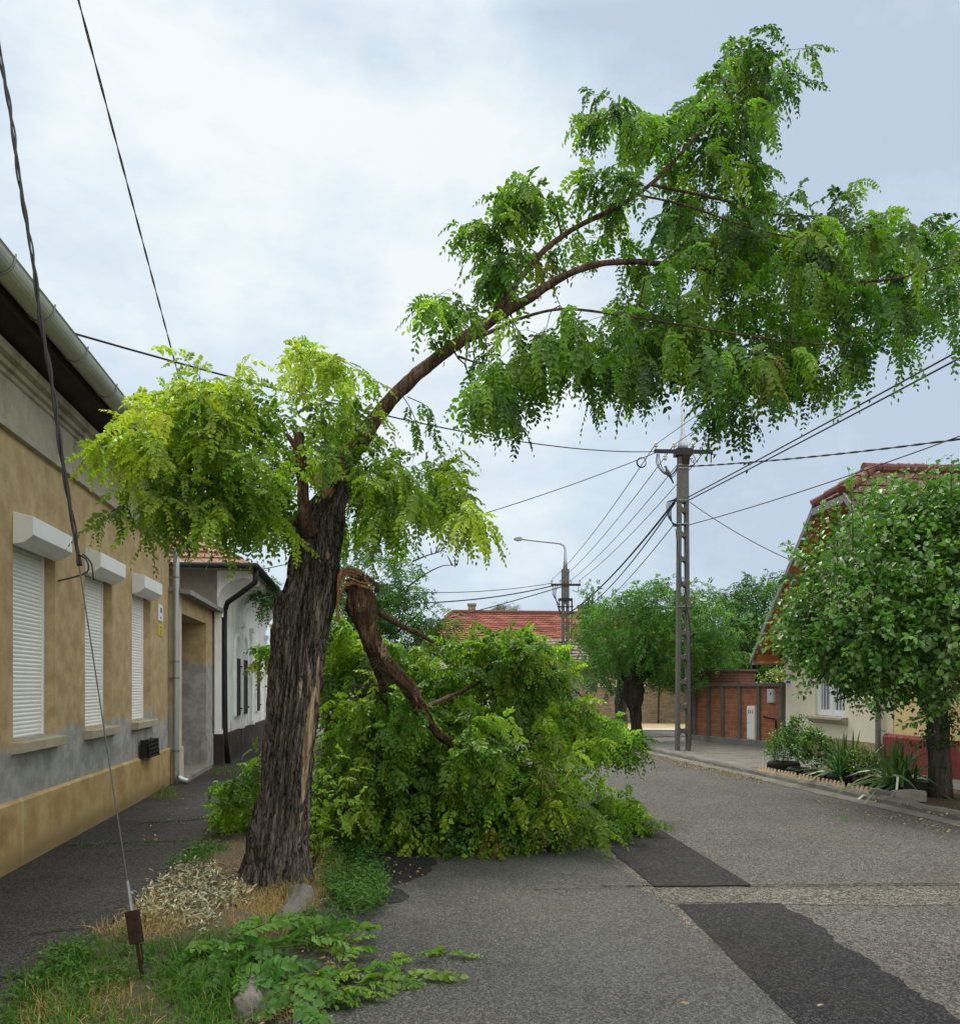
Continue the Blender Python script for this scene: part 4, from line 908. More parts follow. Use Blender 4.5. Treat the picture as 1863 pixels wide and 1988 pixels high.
# ================================================================== RIGHT: cream gabled house
FA = Vector((7.48, 20.8, 0)); FB = Vector((7.83, 16.35, 0)); fd = (FB - FA).xy.normalized()
ch = thing('gabled_house', 'cream house with orange boarded eaves and brown red half hipped roof behind the bushy tree', 'house', FA, fd)
hx = lambda Y: (FA.y - Y) / abs(fd.y)           # local x from depth Y (x grows towards the camera), local y into the house
LF = hx(16.35)
w0, w1 = hx(19.3), hx(17.94)
mb = MB(); wall_holes(mb, 0, LF, 0, 2.5, [(w0, w1, .96, 2.25)], .18)
mb.poly([(0, 0, 2.5), (LF, 0, 2.5), (LF, 0, 4.9), (hx(16.8), 0, 5.25), (hx(18.1), 0, 5.25)])
mb.quad((0, 0, 0), (0, 0, 2.5), (0, 8, 2.5), (0, 8, 0)); mb.build('wall', M['cream'], ch)
mb = MB(); mb.box(-.01, LF - .0, -.03, .1, -.02, .5); mb.build('plinth', M['olive'], ch)
mb = MB(); mb.box(w0 + .001, w1 - .001, .06, .13, .97, 1.04); mb.box(w0 + .001, w1 - .001, .06, .13, 2.19, 2.249); mb.box(w0 + .001, w0 + .09, .061, .131, 1.04, 2.19); mb.box(w1 - .09, w1 - .001, .061, .131, 1.04, 2.19)
mb.box((w0 + w1) / 2 - .06, (w0 + w1) / 2 + .06, .055, .13, 1.04, 2.19)
for s in (w0 + .09, (w0 + w1) / 2 + .06):
    e_ = s + (w1 - w0) / 2 - .15; mb.box(s + .001, s + .05, .07, .125, 1.041, 2.189); mb.box(e_ - .05, e_ - .001, .07, .125, 1.041, 2.189); mb.box(s + .05, e_ - .05, .07, .125, 1.041, 1.10)
wn = mb.build('window', M['winwhite'], ch, bevel=.004)
mb = MB(); mb.box(w0 + .09, w1 - .09, .10, .106, 1.04, 2.19); mb.build('pane', M['glass'], wn)
mb = MB()
for k in range(40):
    x = w0 + .1 + (w1 - w0 - .2) * k / 40; o_ = .006 * math.sin(k * 1.3)
    mb.quad((x, .098 + o_, 1.05), (x + (w1 - w0 - .2) / 40, .098 + .006 * math.sin(k * 1.3 + 1.3), 1.05), (x + (w1 - w0 - .2) / 40, .098 + .006 * math.sin(k * 1.3 + 1.3), 2.18), (x, .098 + o_, 2.18))
mb.build('curtain', M['curtain'], wn)
mb = MB(); mb.prism([(w0 - .12, .05, .97), (w0 - .12, -.16, .95), (w0 - .12, -.16, .90), (w0 - .12, -.10, .87), (w0 - .12, -.10, .84), (w0 - .12, -.02, .80), (w0 - .12, .05, .80)], (w1 - w0 + .24, 0, 0)); mb.build('sill', M['sill'], wn, bevel=.004)
# roof: verge plane 0.65 m in front of the facade, half hip at the top
yv = -0.62
xe, xl, xr, xf = hx(21.4), hx(18.1), hx(16.8), hx(14.2)
ze, zt, zr = 2.30, 5.43, 6.05
xm = (xl + xr) / 2; yr = 0.30
zf = zt - (xf - xr) * (zt - ze) / (xl - xe)
mb = MB()
courses(mb, (xe, 9, ze), (xe, yv, ze), (xl, 9, zt), (xl, yv, zt), 16, seg=8)
courses(mb, (xl, 9, zt), (xl, yv, zt), (xm, 9, zr), (xm, yr, zr), 3, seg=8)
courses(mb, (xf, yv, zf), (xf, 9, zf), (xr, yv, zt), (xr, 9, zt), 13, seg=26)
courses(mb, (xr, yv, zt), (xr, 9, zt), (xm, yr, zr), (xm, 9, zr), 3, seg=26)
courses(mb, (xl, yv, zt), (xr, yv, zt), (xm - .01, yr, zr), (xm + .01, yr, zr), 3, seg=8)
rf = mb.build('roof', M['tile_brown'], ch)
mb = MB()
for p0, p1, n in (((xr, yv, zt + .05), (xm, yr, zr + .05), 4), ((xl, yv, zt + .05), (xm, yr, zr + .05), 4), ((xm, yr, zr + .06), (xm, 9, zr + .06), 24)):
    p0, p1 = Vector(p0), Vector(p1)
    for k in range(n):
        a = p0.lerp(p1, k / n - .02); b = p0.lerp(p1, (k + 1) / n); mb.tube([a, b], [.115, .09], 10)
mb.build('ridge_tiles', M['ridge'], rf, smooth=False)
sl = (zt - ze) / (xl - xe)
mb = MB()                                                      # boarded underside of the verge
n_ = Vector((-sl, 0, 1)).normalized() * .06
mb.prism([(xe + .02, yv + .02, ze - .06), (xl - .02, yv + .02, zt - .10), (xl - .02, yv + .02, zt - .06), (xe + .02, yv + .02, ze - .02)], (0, 1.6, 0))
mb.prism([(xr + .02, yv + .02, zt - .10), (xf, yv + .02, zf - .06), (xf, yv + .02, zf - .02), (xr + .02, yv + .02, zt - .06)], (0, 1.6, 0))
mb.box(xl, xr, yv + .03, .02, zt - .16, zt - .11)
for f_ in (.02, .24, .5, .76):                                 # rafters ends and purlins
    x = xe + (xl - xe) * f_; z = ze + (zt - ze) * f_; mb.box(x + .06, x + .18, yv + .06, .0, z - .14, z + .05)
mb.box(xe + .1, .05, yv + .05, .6, ze - .12, ze - .0605)
mb.build('boarded_soffit', M['orange_wood'], ch)
mb = MB()
for (a0, z0_), (a1, z1_) in (((xe - .03, ze), (xl, zt)), ((xf, zf), (xr, zt)), ((xl, zt - .05), (xr, zt - .05))):
    mb.prism([(a0, yv - .03, z0_ - .13), (a1, yv - .03, z1_ - .13), (a1, yv - .03, z1_ + .02), (a0, yv - .03, z0_ + .02)], (0, .05, 0))
mb.build('barge_board', M['greywood'], ch)
mb = MB(); mb.box(xe - .05, xe + .05, yv, 8, ze - .14, ze - .03); mb.build('gutter', M['mast'], ch)
mb = MB(); mb.tube([(-.15, .25, ze - .1), (-.12, .25, 1.6), (-.12, .25, 0)], .055, 10); mb.build('downpipe', M['zinc_clean'], ch)
mb = MB(); mb.tube([(LF - .16, -.09, 4.9), (LF - .16, -.09, .02)], .055, 12); dpp = mb.build('downpipe', M['zinc_clean'], ch, smooth=True)
for z in (.75, 1.9):
    mb = MB(); mb.tube([(LF - .16, -.09, z), (LF - .16, -.09, z + .03)], .062, 12); mb.box(LF - .16, LF + .1, -.1, -.08, z + .005, z + .025); mb.build('pipe_clamp', M['steel'], dpp)
ss = thing('street_name_sign', 'small blue and white street name plate at the left corner of the cream house', 'sign', FA, fd)
mb = MB(); mb.box(.04, .34, -.02, -.001, 1.66, 1.84); mb.build('plate', M['paper'], ss)
mb = MB(); mb.box(.07, .31, -.024, -.0195, 1.69, 1.75); mb.build('mark', M['blueink'], ss)

# yellow house next to it
YA = FB + Vector((0.0, -.0, 0)); YB = Vector((8.62, 10.2, 0)); yd = (YB - YA).xy.normalized(); LY = (YB - YA).length + 6
yh = thing('yellow_house', 'bright yellow rendered house with an oxblood red plinth at the right edge', 'house', YA, yd)
mb = MB(); mb.box(0.01, LY, 0.0, .4, 0, 2.75); mb.build('wall', M['yellow'], yh)
mb = MB(); mb.box(0.02, LY, -.04, .1, -.02, .70); mb.box(.015, 1.75, -.11, .1, -.02, .66); mb.prism([(.015, -.11, .66), (.015, -.04, .66), (.015, -.04, .72)], (1.735, 0, 0)); mb.build('plinth', M['redplinth'], yh)
mb = MB(); courses(mb, (0.3, -.35, 2.75), (LY, -.35, 2.75), (0.3, 4, 5.2), (LY, 4, 5.2), 14, seg=20); mb.build('roof', M['tile_brown'], yh)
mb = MB(); mb.box(.02, .20, -.015, .02, .71, 2.74); mb.build('corner_strip', M['cream'], yh)

# ================================================================== FAR buildings
rh = thing('red_roofed_house', 'house with a red clay tiled roof and two chimneys at the street end', 'house', (0, 50, 0))
mb = MB(); mb.box(-3.6, 12.2, 0.6, 8, 0, 3.85); mb.build('wall', M['cream'], rh)
mb = MB()
courses(mb, (-3.9, 0, 3.80), (12.6, 0, 3.80), (-1.75, 4, 6.25), (12.6, 4, 6.1), 18, lift=.07, wob=.03, seg=30)
courses(mb, (-3.9, 8.4, 3.80), (-3.9, 0, 3.80), (-1.75, 4.2, 6.25), (-1.75, 4, 6.25), 18, seg=14)
r_ = mb.build('roof', M['tile_red'], rh)
mb = MB(); mb.tube([(-1.75, 4, 6.3), (12.6, 4, 6.15)], .14, 8); mb.tube([(-1.75, 4, 6.3), (-3.9, 0, 3.88)], .12, 8); mb.build('ridge_tiles', M['ridge'], r_)
for x, top in ((-.52, 6.85), (6.5, 6.75)):
    mb = MB(); mb.box(x - .24, x + .24, 4.1, 4.6, 5.6, top - .14); mb.box(x - .29, x + .29, 4.05, 4.65, top - .139, top); mb.build('chimney', M['brick_old'], r_)
mb = MB(); mb.box(-3.9, 12.6, -.06, .06, 3.68, 3.80); mb.build('gutter', M['soffit'], rh)
gh = thing('grey_roofed_house', 'low house with a weathered grey tiled roof in front of the red roofed house', 'house', (0, 43, 0))
mb = MB(); mb.box(2.7, 6.0, .4, 6, 0, 2.5); mb.build('wall', M['greyplaster'], gh)
mb = MB(); courses(mb, (2.3, 0, 2.42), (6.35, 0, 2.42), (2.3, 3.4, 4.15), (5.9, 3.4, 4.15), 10, lift=.06, wob=.03, seg=16); mb.build('roof', M['tile_grey'], gh)
mb = MB(); mb.box(2.85, 3.6, .36, .42, 1.0, 2.0); mb.build('window', M['winwhite'], gh)
ob = thing('old_brick_wall', 'crumbling yellow brown brick boundary wall across the side street', 'wall', (4.2, 36.3, 0), (1, -.02))
mb = MB(); mb.box(0, 4.95, 0, .35, -.02, 1.56)
top = [(0, 0, 1.56)] + [(x, 0, 1.56 + .08 * mnoise.noise(Vector((x * 1.3, 1, 0)))) for x in np.arange(.3, 4.95, .3)] + [(4.95, 0, 1.56)]
mb.build('brickwork', M['brick_old'], ob)
mb = MB(); mb.box(5.85, 30, 0, .35, -.02, 1.56); mb.build('brickwork', M['brick_old'], ob)
mb = MB(); mb.box(3.0, 30, -.08, .42, 1.5601, 1.64); mb.build('coping', M['concrete_dark'], ob)
mb = MB(); mb.box(4.955, 5.845, .08, .14, 0, 1.56)
for k in range(6): mb.box(4.96 + k * .148, 5.09 + k * .148, .05, .081, .02, 1.5)
mb.build('gate', M['louvre'], ob)
mb = MB(); mb.tube([(3.4, -.03, 0), (3.42, -.03, 1.55)], .025, 6); mb.build('pipe', M['rust'], ob)
mb = MB(); mb.box(6.45, 6.62, -.03, 0, .85, 1.2); mb.build('plate', M['metalbox'], ob)
fy = thing('amber_house', 'amber yellow house wall glimpsed between the far trees above the brick pier', 'house', (10.2, 42.5, 0))
mb = MB(); mb.box(0, 9, 0, 5, 0, 3.0); mb.box(.45, .62, -.05, 0, 0, 3.0); mb.box(1.1, 9, -.04, 0, 2.35, 2.45); mb.build('wall', M['far_yellow'], fy)
mb = MB(); courses(mb, (-.4, -.4, 3.0), (9.4, -.4, 3.0), (-.4, 2.5, 4.3), (9.4, 2.5, 4.3), 9, seg=8); mb.build('roof', M['tile_brown'], fy)

# ================================================================== POLES
def chords(mb, h0, h1, w0, w1, dep, t):
    for s in (-1, 1):
        p = []
        for (h, w) in ((h0, w0), (h1, w1)):
            x_o = s * w / 2; x_i = s * (w / 2 - t)
            p.append([(min(x_o, x_i), -dep / 2, h), (max(x_o, x_i), -dep / 2, h), (max(x_o, x_i), dep / 2, h), (min(x_o, x_i), dep / 2, h)])
        n = len(mb.v); mb.v += p[0] + p[1]
        for q in ((0, 3, 2, 1), (4, 5, 6, 7), (0, 1, 5, 4), (1, 2, 6, 5), (2, 3, 7, 6), (3, 0, 4, 7)): mb.f.append(tuple(n + i for i in q))
PB = Vector(((1325 - U0) / FPX * 20.8, 20.8, ZP))
up = thing('concrete_utility_pole', 'concrete ladder type utility pole with a crossarm full of wires on the right pavement', 'utility pole', PB, (1, 0.05))
HT = 7.35; wb, wt = .345, .235
W_ = lambda z: wb + (wt - wb) * z / HT
mb = MB(); chords(mb, 0, 6.05, W_(0), W_(6.05), .20, .080)
z = 0.42
while z < 6.0:
    w = W_(z) / 2 - .079; mb.box(-w, w, -.085, .085, z, z + .11)
    for s in (-1, 1):                                          # rounded corners of the openings
        for zz, dz in ((z, -.05), (z + .11, .05)): mb.prism([(s * w, -.08, zz), (s * (w - .04), -.08, zz), (s * w, -.08, zz + dz)], (0, .16, 0))
    z += 0.60
n = len(mb.v); a, b = W_(6.0501) / 2, W_(HT) / 2
mb.v += [(-a, -.11, 6.0501), (a, -.11, 6.0501), (a, .11, 6.0501), (-a, .11, 6.0501), (-b, -.095, HT), (b, -.095, HT), (b, .095, HT), (-b, .095, HT)]
for q in ((0, 3, 2, 1), (4, 5, 6, 7), (0, 1, 5, 4), (1, 2, 6, 5), (2, 3, 7, 6), (3, 0, 4, 7)): mb.f.append(tuple(n + i for i in q))
mb.build('shaft', M['pole_concrete'], up, bevel=.008)
mb = MB(); mb.lathe([(.135, 7.36), (.13, 7.48), (.075, 7.66), (.045, 7.76), (.042, 9.4)], 12); mb.build('mast', M['mast'], up, smooth=True)
mb = MB(); mb.box(-.74, .70, -.16, -.10, 7.235, 7.325); mb.box(-.20, .20, -.165, .14, 7.20, 7.36); mb.tube([(.66, -.13, 7.24), (.66, -.13, 7.02)], .014, 6); mb.tube([(.66, -.13, 7.22), (.80, -.13, 7.21)], .012, 6)
ca = mb.build('crossarm', M['iron'], up)
INS = (-.70, -.245, .22, .645)
def insulator(parent, x, y, z, s=1.0, down=False):
    b = MB(); sg = -1 if down else 1
    b.lathe([(.010 * s, 0), (.012 * s, sg * .06 * s), (.05 * s, sg * .065 * s), (.055 * s, sg * .09 * s), (.035 * s, sg * .105 * s), (.05 * s, sg * .12 * s), (.046 * s, sg * .15 * s), (.022 * s, sg * .175 * s)], 10, (x, y, z))
    return b.build('insulator', M['porcelain'], parent, smooth=True)
for x in INS: insulator(up, x, -.13, 7.325)
insulator(up, -.47, -.13, 7.235, 1.0, True)
mb = MB()
for dx in (0, .03, -.02):
    mb.tube([p for p, r in polyline([(Vector((-.66 + dx, -.16, 7.2)), 1), (Vector((-.66 + dx * 2, -.2, 6.95)), 1), (Vector((-.50 + dx, -.2, 6.72)), 1), (Vector((-.30 + dx, -.18, 6.70 - dx)), 1), (Vector((-.15, -.13, 6.95)), 1)], .06)], .011, 5)
for k in range(5):
    mb.tube([p for p, r in polyline([(Vector((-.17, -.13, 6.18 - k * .03)), 1), (Vector((-.30 - .03 * k, -.15, 6.05)), 1), (Vector((-.33 - .02 * k, -.15, 5.7)), 1), (Vector((-.26, -.14, 5.45 + .02 * k)), 1), (Vector((-.12, -.12, 5.5)), 1)], .06)], .009, 5)
mb.tube([p for p, r in polyline([(Vector((.1, -.13, 7.2)), 1), (Vector((.2, -.16, 7.0)), 1), (Vector((.26, -.16, 7.08)), 1), (Vector((.2, -.15, 7.22)), 1)], .05)], .009, 5)
mb.tube([p for p, r in polyline([(Vector((-.22, -.15, 5.4)), 1), (Vector((-.12, -.16, 4.4)), 1), (Vector((.02, -.15, 3.6)), 1), (Vector((.14, -.14, 3.0)), 1), (Vector((.17, -.14, 1.6)), 1), (Vector((.16, -.13, .1)), 1)], .2)], .009, 5)
mb.build('jumper_cable', M['wire'], up)
for z in (6.88, 6.96, 6.1, 5.52, 3.5):
    mb = MB(); mb.box(-W_(z) / 2 - .006, W_(z) / 2 + .006, -.12, .12, z, z + .022); mb.build('steel_band', M['steel'], up)
mb = MB(); mb.box(-.04, .12, -.17, -.112, 6.98, 7.2); mb.tube([(-.04, -.16, 7.05), (.18, -.18, 7.1), (.24, -.18, 6.95), (.12, -.16, 6.93)], .010, 5); mb.build('junction_box', M['rust'], up)

LPp = Vector(((1097 - U0) / FPX * 40, 40, 0))
lp = thing('lamp_pole', 'far concrete pole with a curved lamp arm standing before the red roof', 'street lamp', LPp, (1, 0.05))
mb = MB(); chords(mb, 0, 5.7, .40, .33, .26, .12)
zz = .5
while zz < 5.7: mb.box(-.10, .10, -.1, .1, zz, zz + .14); zz += .62
mb.box(-.17, .17, -.14, .14, 5.7001, 7.1); mb.build('shaft', M['pole_concrete'], lp, bevel=.01)
mb = MB(); mb.box(-.32, .32, -.2, .2, 5.62, 5.72); mb.box(-.36, .36, -.2, -.14, 5.30, 5.35)
for s in (-1, 1): mb.tube([(s * .3, -.17, 5.66), (s * .3, -.17, 5.05)], .025, 6)
mb.build('cable_bracket', M['iron'], lp)
mb = MB(); mb.box(-.34, .34, -.2, -.135, 3.6, 3.65); mb.build('cable_bracket', M['iron'], lp)
mb = MB(); mb.box(-.70, .70, -.2, -.12, 6.30, 6.40)
mb.build('crossarm', M['iron'], lp)
for x in (-.66, -.25, .25, .66): insulator(lp, x, -.16, 6.40, 1.2)
mb = MB()
for dx in (0, .1, .2): mb.tube([p for p, r in polyline([(Vector((-.6 + dx, -.2, 6.3)), 1), (Vector((-.62 + dx * .6, -.22, 5.9)), 1), (Vector((-.38, -.2, 5.5 - dx)), 1), (Vector((-.2, -.18, 5.2 - dx * 2)), 1)], .15)], .018, 5)
mb.tube([p for p, r in polyline([(Vector((.6, -.2, 6.3)), 1), (Vector((.55, -.2, 6.0)), 1), (Vector((.3, -.2, 6.1)), 1)], .1)], .015, 5)
mb.tube([(.27, -.17, 5.6), (.27, -.17, 2.5)], .02, 5)
mb.build('jumper_cable', M['wire'], lp)
mb = MB(); apts = [(0, 0, 7.1), (0, 0, 7.6), (0, 0, 8.0), (-.02, 0, 8.12), (-.10, 0, 8.24), (-.25, 0, 8.31), (-.5, 0, 8.34), (-2.1, 0, 8.50)]
mb.tube(apts, [.11, .075, .06, .055, .055, .055, .05, .045], 8); mb.build('lamp_arm', M['mast'], lp, smooth=True)
mb = MB(); mb.prism([(-2.05, -.1, 8.44), (-2.05, -.1, 8.58), (-2.2, -.1, 8.60), (-2.42, -.1, 8.55), (-2.44, -.1, 8.48), (-2.25, -.1, 8.40)], (0, .2, 0)); mb.build('lamp_head', M['steel'], lp, bevel=.015)

# ================================================================== WIRES
def wire(label, p0, p1, sag, r, m=None, twisted=False, group='overhead wires', name='overhead_wire', cat='wire'):
    p0, p1 = Vector(p0), Vector(p1); n = 28; mb = MB(); pts = []
    for i in range(n + 1):
        t = i / n; q = p0.lerp(p1, t); q.z -= sag * 4 * t * (1 - t); pts.append(q)
    if twisted:
        d = (p1 - p0).normalized(); s = d.orthogonal().normalized(); b = d.cross(s); L_ = (p1 - p0).length; N_ = int(L_ / .06)
        for ph in (0, math.pi):
            q = []
            for i in range(N_ + 1):
                t = i / N_; c = p0.lerp(p1, t); c.z -= sag * 4 * t * (1 - t); a = ph + t * L_ * 9
                q.append(c + (s * math.cos(a) + b * math.sin(a)) * r * .8)
            mb.tube(q, r * .8, 5)
    else: mb.tube(pts, r, 6)
    return tag(mb.build(name, m or M['wire'], smooth=True), label, cat, group)
def on_pole(x, z, y=-.13): return PB + Vector((x, y, z))
def on_lamp(x, z, y=-.16): return LPp + Vector((x, y, z))
names4 = ('outermost left', 'second from the left', 'third from the left', 'outermost right')
lx4 = (-.66, -.25, .25, .66)
street = Vector((.143, -1, 0))
for i, x in enumerate(INS):
    wire('thin wire from the %s pole insulator to the far lamp pole' % names4[i], on_pole(x, 7.45), on_lamp(lx4[i], 6.56), .25, .011)
    p = on_pole(x, 7.45); wire('overhead wire towards the viewer from the %s insulator of the pole' % names4[i], p, p + street * 34 + Vector((0, 0, .1)), .35, .008)
wire('thick black cable from below the pole crossarm down to the lamp pole', on_pole(-.2, 6.1), on_lamp(.1, 5.0), .3, .028)
wire('second black cable just beside the thick one between the two poles', on_pole(-.22, 6.03), on_lamp(.25, 4.85), .45, .018)
wire('lowest thin cable between the concrete pole and the lamp pole', on_pole(-.25, 5.5), on_lamp(.3, 4.3), .3, .012)
p = on_pole(.12, 6.18); wire('upper cable of the dark pair rising to the right edge from the pole', p, p + street * 30, .12, .014)
p = on_pole(.12, 6.10); wire('lower cable of the dark pair rising to the right edge from the pole', p, p + street * 30 + Vector((.0, 0, -.02)), .14, .014)
GUT = Vector((XW(7.4) + .56, 7.4, 4.72))
wire('black service cable from the pole crossarm to the gutter of the ochre house', on_pole(-.72, 7.28), GUT, .30, .011)
cw = wire('thin cable with a wound coil running left from the pole to the white house', on_pole(-.72, 7.24), (-5.0, 17.6, 3.95), .25, .010)
mb = MB()
cc = on_pole(-1.03, 7.02)
for k in range(3): mb.tube([cc + Vector((math.cos(a) * (.105 + .006 * k), .02 * k, math.sin(a) * (.115 + .004 * k))) for a in np.linspace(0, 2 * math.pi, 22)], .009, 5)
mb.build('cable_coil', M['wire'], cw)
wire('twisted cable running right from the top of the pole to the yellow house', on_pole(.12, 6.92), (9.0, 12.0, 5.45), .10, .013, twisted=True)
wire('single cable from the middle of the pole rising to the yellow house gable', on_pole(.14, 5.5), (8.5, 11.0, 5.75), .12, .010)
wire('thin drop cable from the pole down to the boarded eaves of the cream house', on_pole(.14, 6.05), (6.95, 19.2, 4.5), .08, .009)
wire('upper wire from the far lamp pole to the left', on_lamp(-.68, 6.42), (-5.2, 30, 5.1), .3, .015)
wire('thicker lower cable from the far lamp pole to the left', on_lamp(-.6, 6.3), (-5.4, 29, 4.5), .35, .026)
wire('dark cable crossing the red roof from the far lamp pole', on_lamp(-.2, 6.25), (-9.5, 44, 3.4), .2, .024)
p1 = Vector((-4.95, 16.9, 3.95)); q0 = P(157, 0, 5.0); dirw = (q0 - p1)
wire('twisted thin cable slanting down from the sky at the upper left to the white house', p1 + dirw * 1.5, p1, .06, .0055, M['cable_grey'], twisted=True)

# snapped stay wire with its rusty anchor in the foreground
sw = thing('stay_wire', 'slanting stay wire with a rusty turnbuckle and black cable anchored in the verge', 'stay wire', G(280, 1925))
A0 = Vector(G(280, 1925)); T0 = P(150, 1075, 4.9)
D0 = (T0 - A0)
L0 = lambda t, off=(0, 0, 0): D0 * t + Vector(off)
def zt_(v):          # fraction along the stay for picture row v
    lo, hi = 0.0, 3.0
    for _ in range(40):
        m_ = (lo + hi) / 2; q = A0 + D0 * m_; vv = V0 - (q.z - EYE) * FPX / q.y
        if vv > v: lo = m_
        else: hi = m_
    return lo
tb0, tb1 = zt_(1832), zt_(1768)
mb = MB(); mb.tube([L0(-.02), L0(tb0 * .5), L0(tb0)], .010, 8); mb.tube([L0(tb0 * .55, (.012, 0, 0)), L0(tb0 * .7, (.02, 0, 0)), L0(tb0, (.022, 0, 0))], .006, 6); mb.build('anchor_rod', M['rust'], sw)
ax = D0.normalized(); s_ = Vector((1, 0, 0)); s_ = (s_ - ax * s_.dot(ax)).normalized(); b_ = ax.cross(s_)
mb = MB(); c0, c1 = L0(tb0), L0(tb1)
q = [c0 + s_ * i * .034 + b_ * j * .022 for i, j in ((-1, -1), (1, -1), (1, 1), (-1, 1))]
mb.prism(q, c1 - c0); mb.build('turnbuckle', M['rust'], sw, bevel=.006)
mb = MB(); mb.tube([L0(tb1), L0(zt_(1745)), L0(zt_(1712))], [.013, .012, .007], 8)
for k in range(16): t = tb1 + (zt_(1712) - tb1) * k / 16; mb.tube([L0(t), L0(t + .006)], .0145 - k * .0004, 8)
mb.build('wire_grip', M['steel'], sw)
mb = MB(); mb.tube([L0(tb1), L0(1.0), L0(2.0), L0(3.6)], .0042, 6); mb.build('strand', M['cable_grey'], sw)
mb = MB(); n = 260
for ph, rr in ((0, .0075), (2.1, .0065), (4.2, .006)):
    pts = []
    for i in range(n):
        t = .97 + (3.6 - .97) * i / (n - 1); a = ph + t * 26
        sw_ = .0075 * (1 + .8 * math.sin(t * 9 + ph))
        pts.append(L0(t) + (s_ * math.cos(a) + b_ * math.sin(a)) * sw_)
    mb.tube(pts, rr, 6)
q0 = L0(1.0)
mb.tube([p for p, r in polyline([(q0, 1), (q0 + Vector((.05, 0, -.03)), 1), (q0 + Vector((.065, 0, -.09)), 1), (q0 + Vector((.03, 0, -.12)), 1), (q0 + Vector((-.10, -.02, -.16)), 1)], .02)], .0055, 6)
mb.tube([p for p, r in polyline([(q0 + Vector((.03, 0, .0)), 1), (q0 + Vector((.07, .02, -.05)), 1), (q0 + Vector((.085, .02, -.15)), 1)], .02)], .005, 6)
mb.build('black_cable', M['wire'], sw, smooth=True)

# dove on the third wire
bt = (1294 - 1345) / (1110 - 1345)
pa, pb = on_pole(INS[2], 7.45), on_lamp(.25, 6.56)
def at_u(u):
    lo, hi = 0, 1
    for _ in range(40):
        m_ = (lo + hi) / 2; q = pa.lerp(pb, m_)
        if U0 + q.x / q.y * FPX > u: lo = m_
        else: hi = m_
    return lo
tw = at_u(1295); bp_ = pa.lerp(pb, tw); bp_.z -= .25 * 4 * tw * (1 - tw)
bd_ = thing('dove', 'small grey dove perched on an overhead wire left of the pole', 'bird', bp_)
mb = MB(); prof = [((-.075, 0, .265), .012), ((-.062, 0, .285), .026), ((-.045, 0, .288), .032), ((-.03, 0, .262), .028), ((-.022, 0, .22), .036), ((.0, 0, .16), .058), ((.03, 0, .10), .058), ((.07, 0, .03), .04), ((.11, 0, -.05), .024), ((.15, 0, -.13), .024), ((.17, 0, -.17), .018)]
pl = polyline([(Vector(p), r) for p, r in prof], .02); mb.tube([p for p, r in pl], [r for p, r in pl], 10); mb.build('body', M['bird'], bd_, smooth=True)
for s in (-1, 1):
    mb = MB(); mb.tube([(-.0, s * .045, .19), (.04, s * .058, .10), (.10, s * .045, -.02), (.13, s * .02, -.09)], [.012, .03, .022, .006], 8); mb.build('wing', M['bird'], bd_, smooth=True)
    mb = MB(); mb.tube([(.01, s * .02, .11), (.0, s * .02, .0)], .006, 5); mb.build('leg', M['rust'], bd_)
mb = MB(); mb.tube([(-.072, 0, .282), (-.105, 0, .272)], [.010, .002], 6); mb.build('beak', M['iron'], bd_)

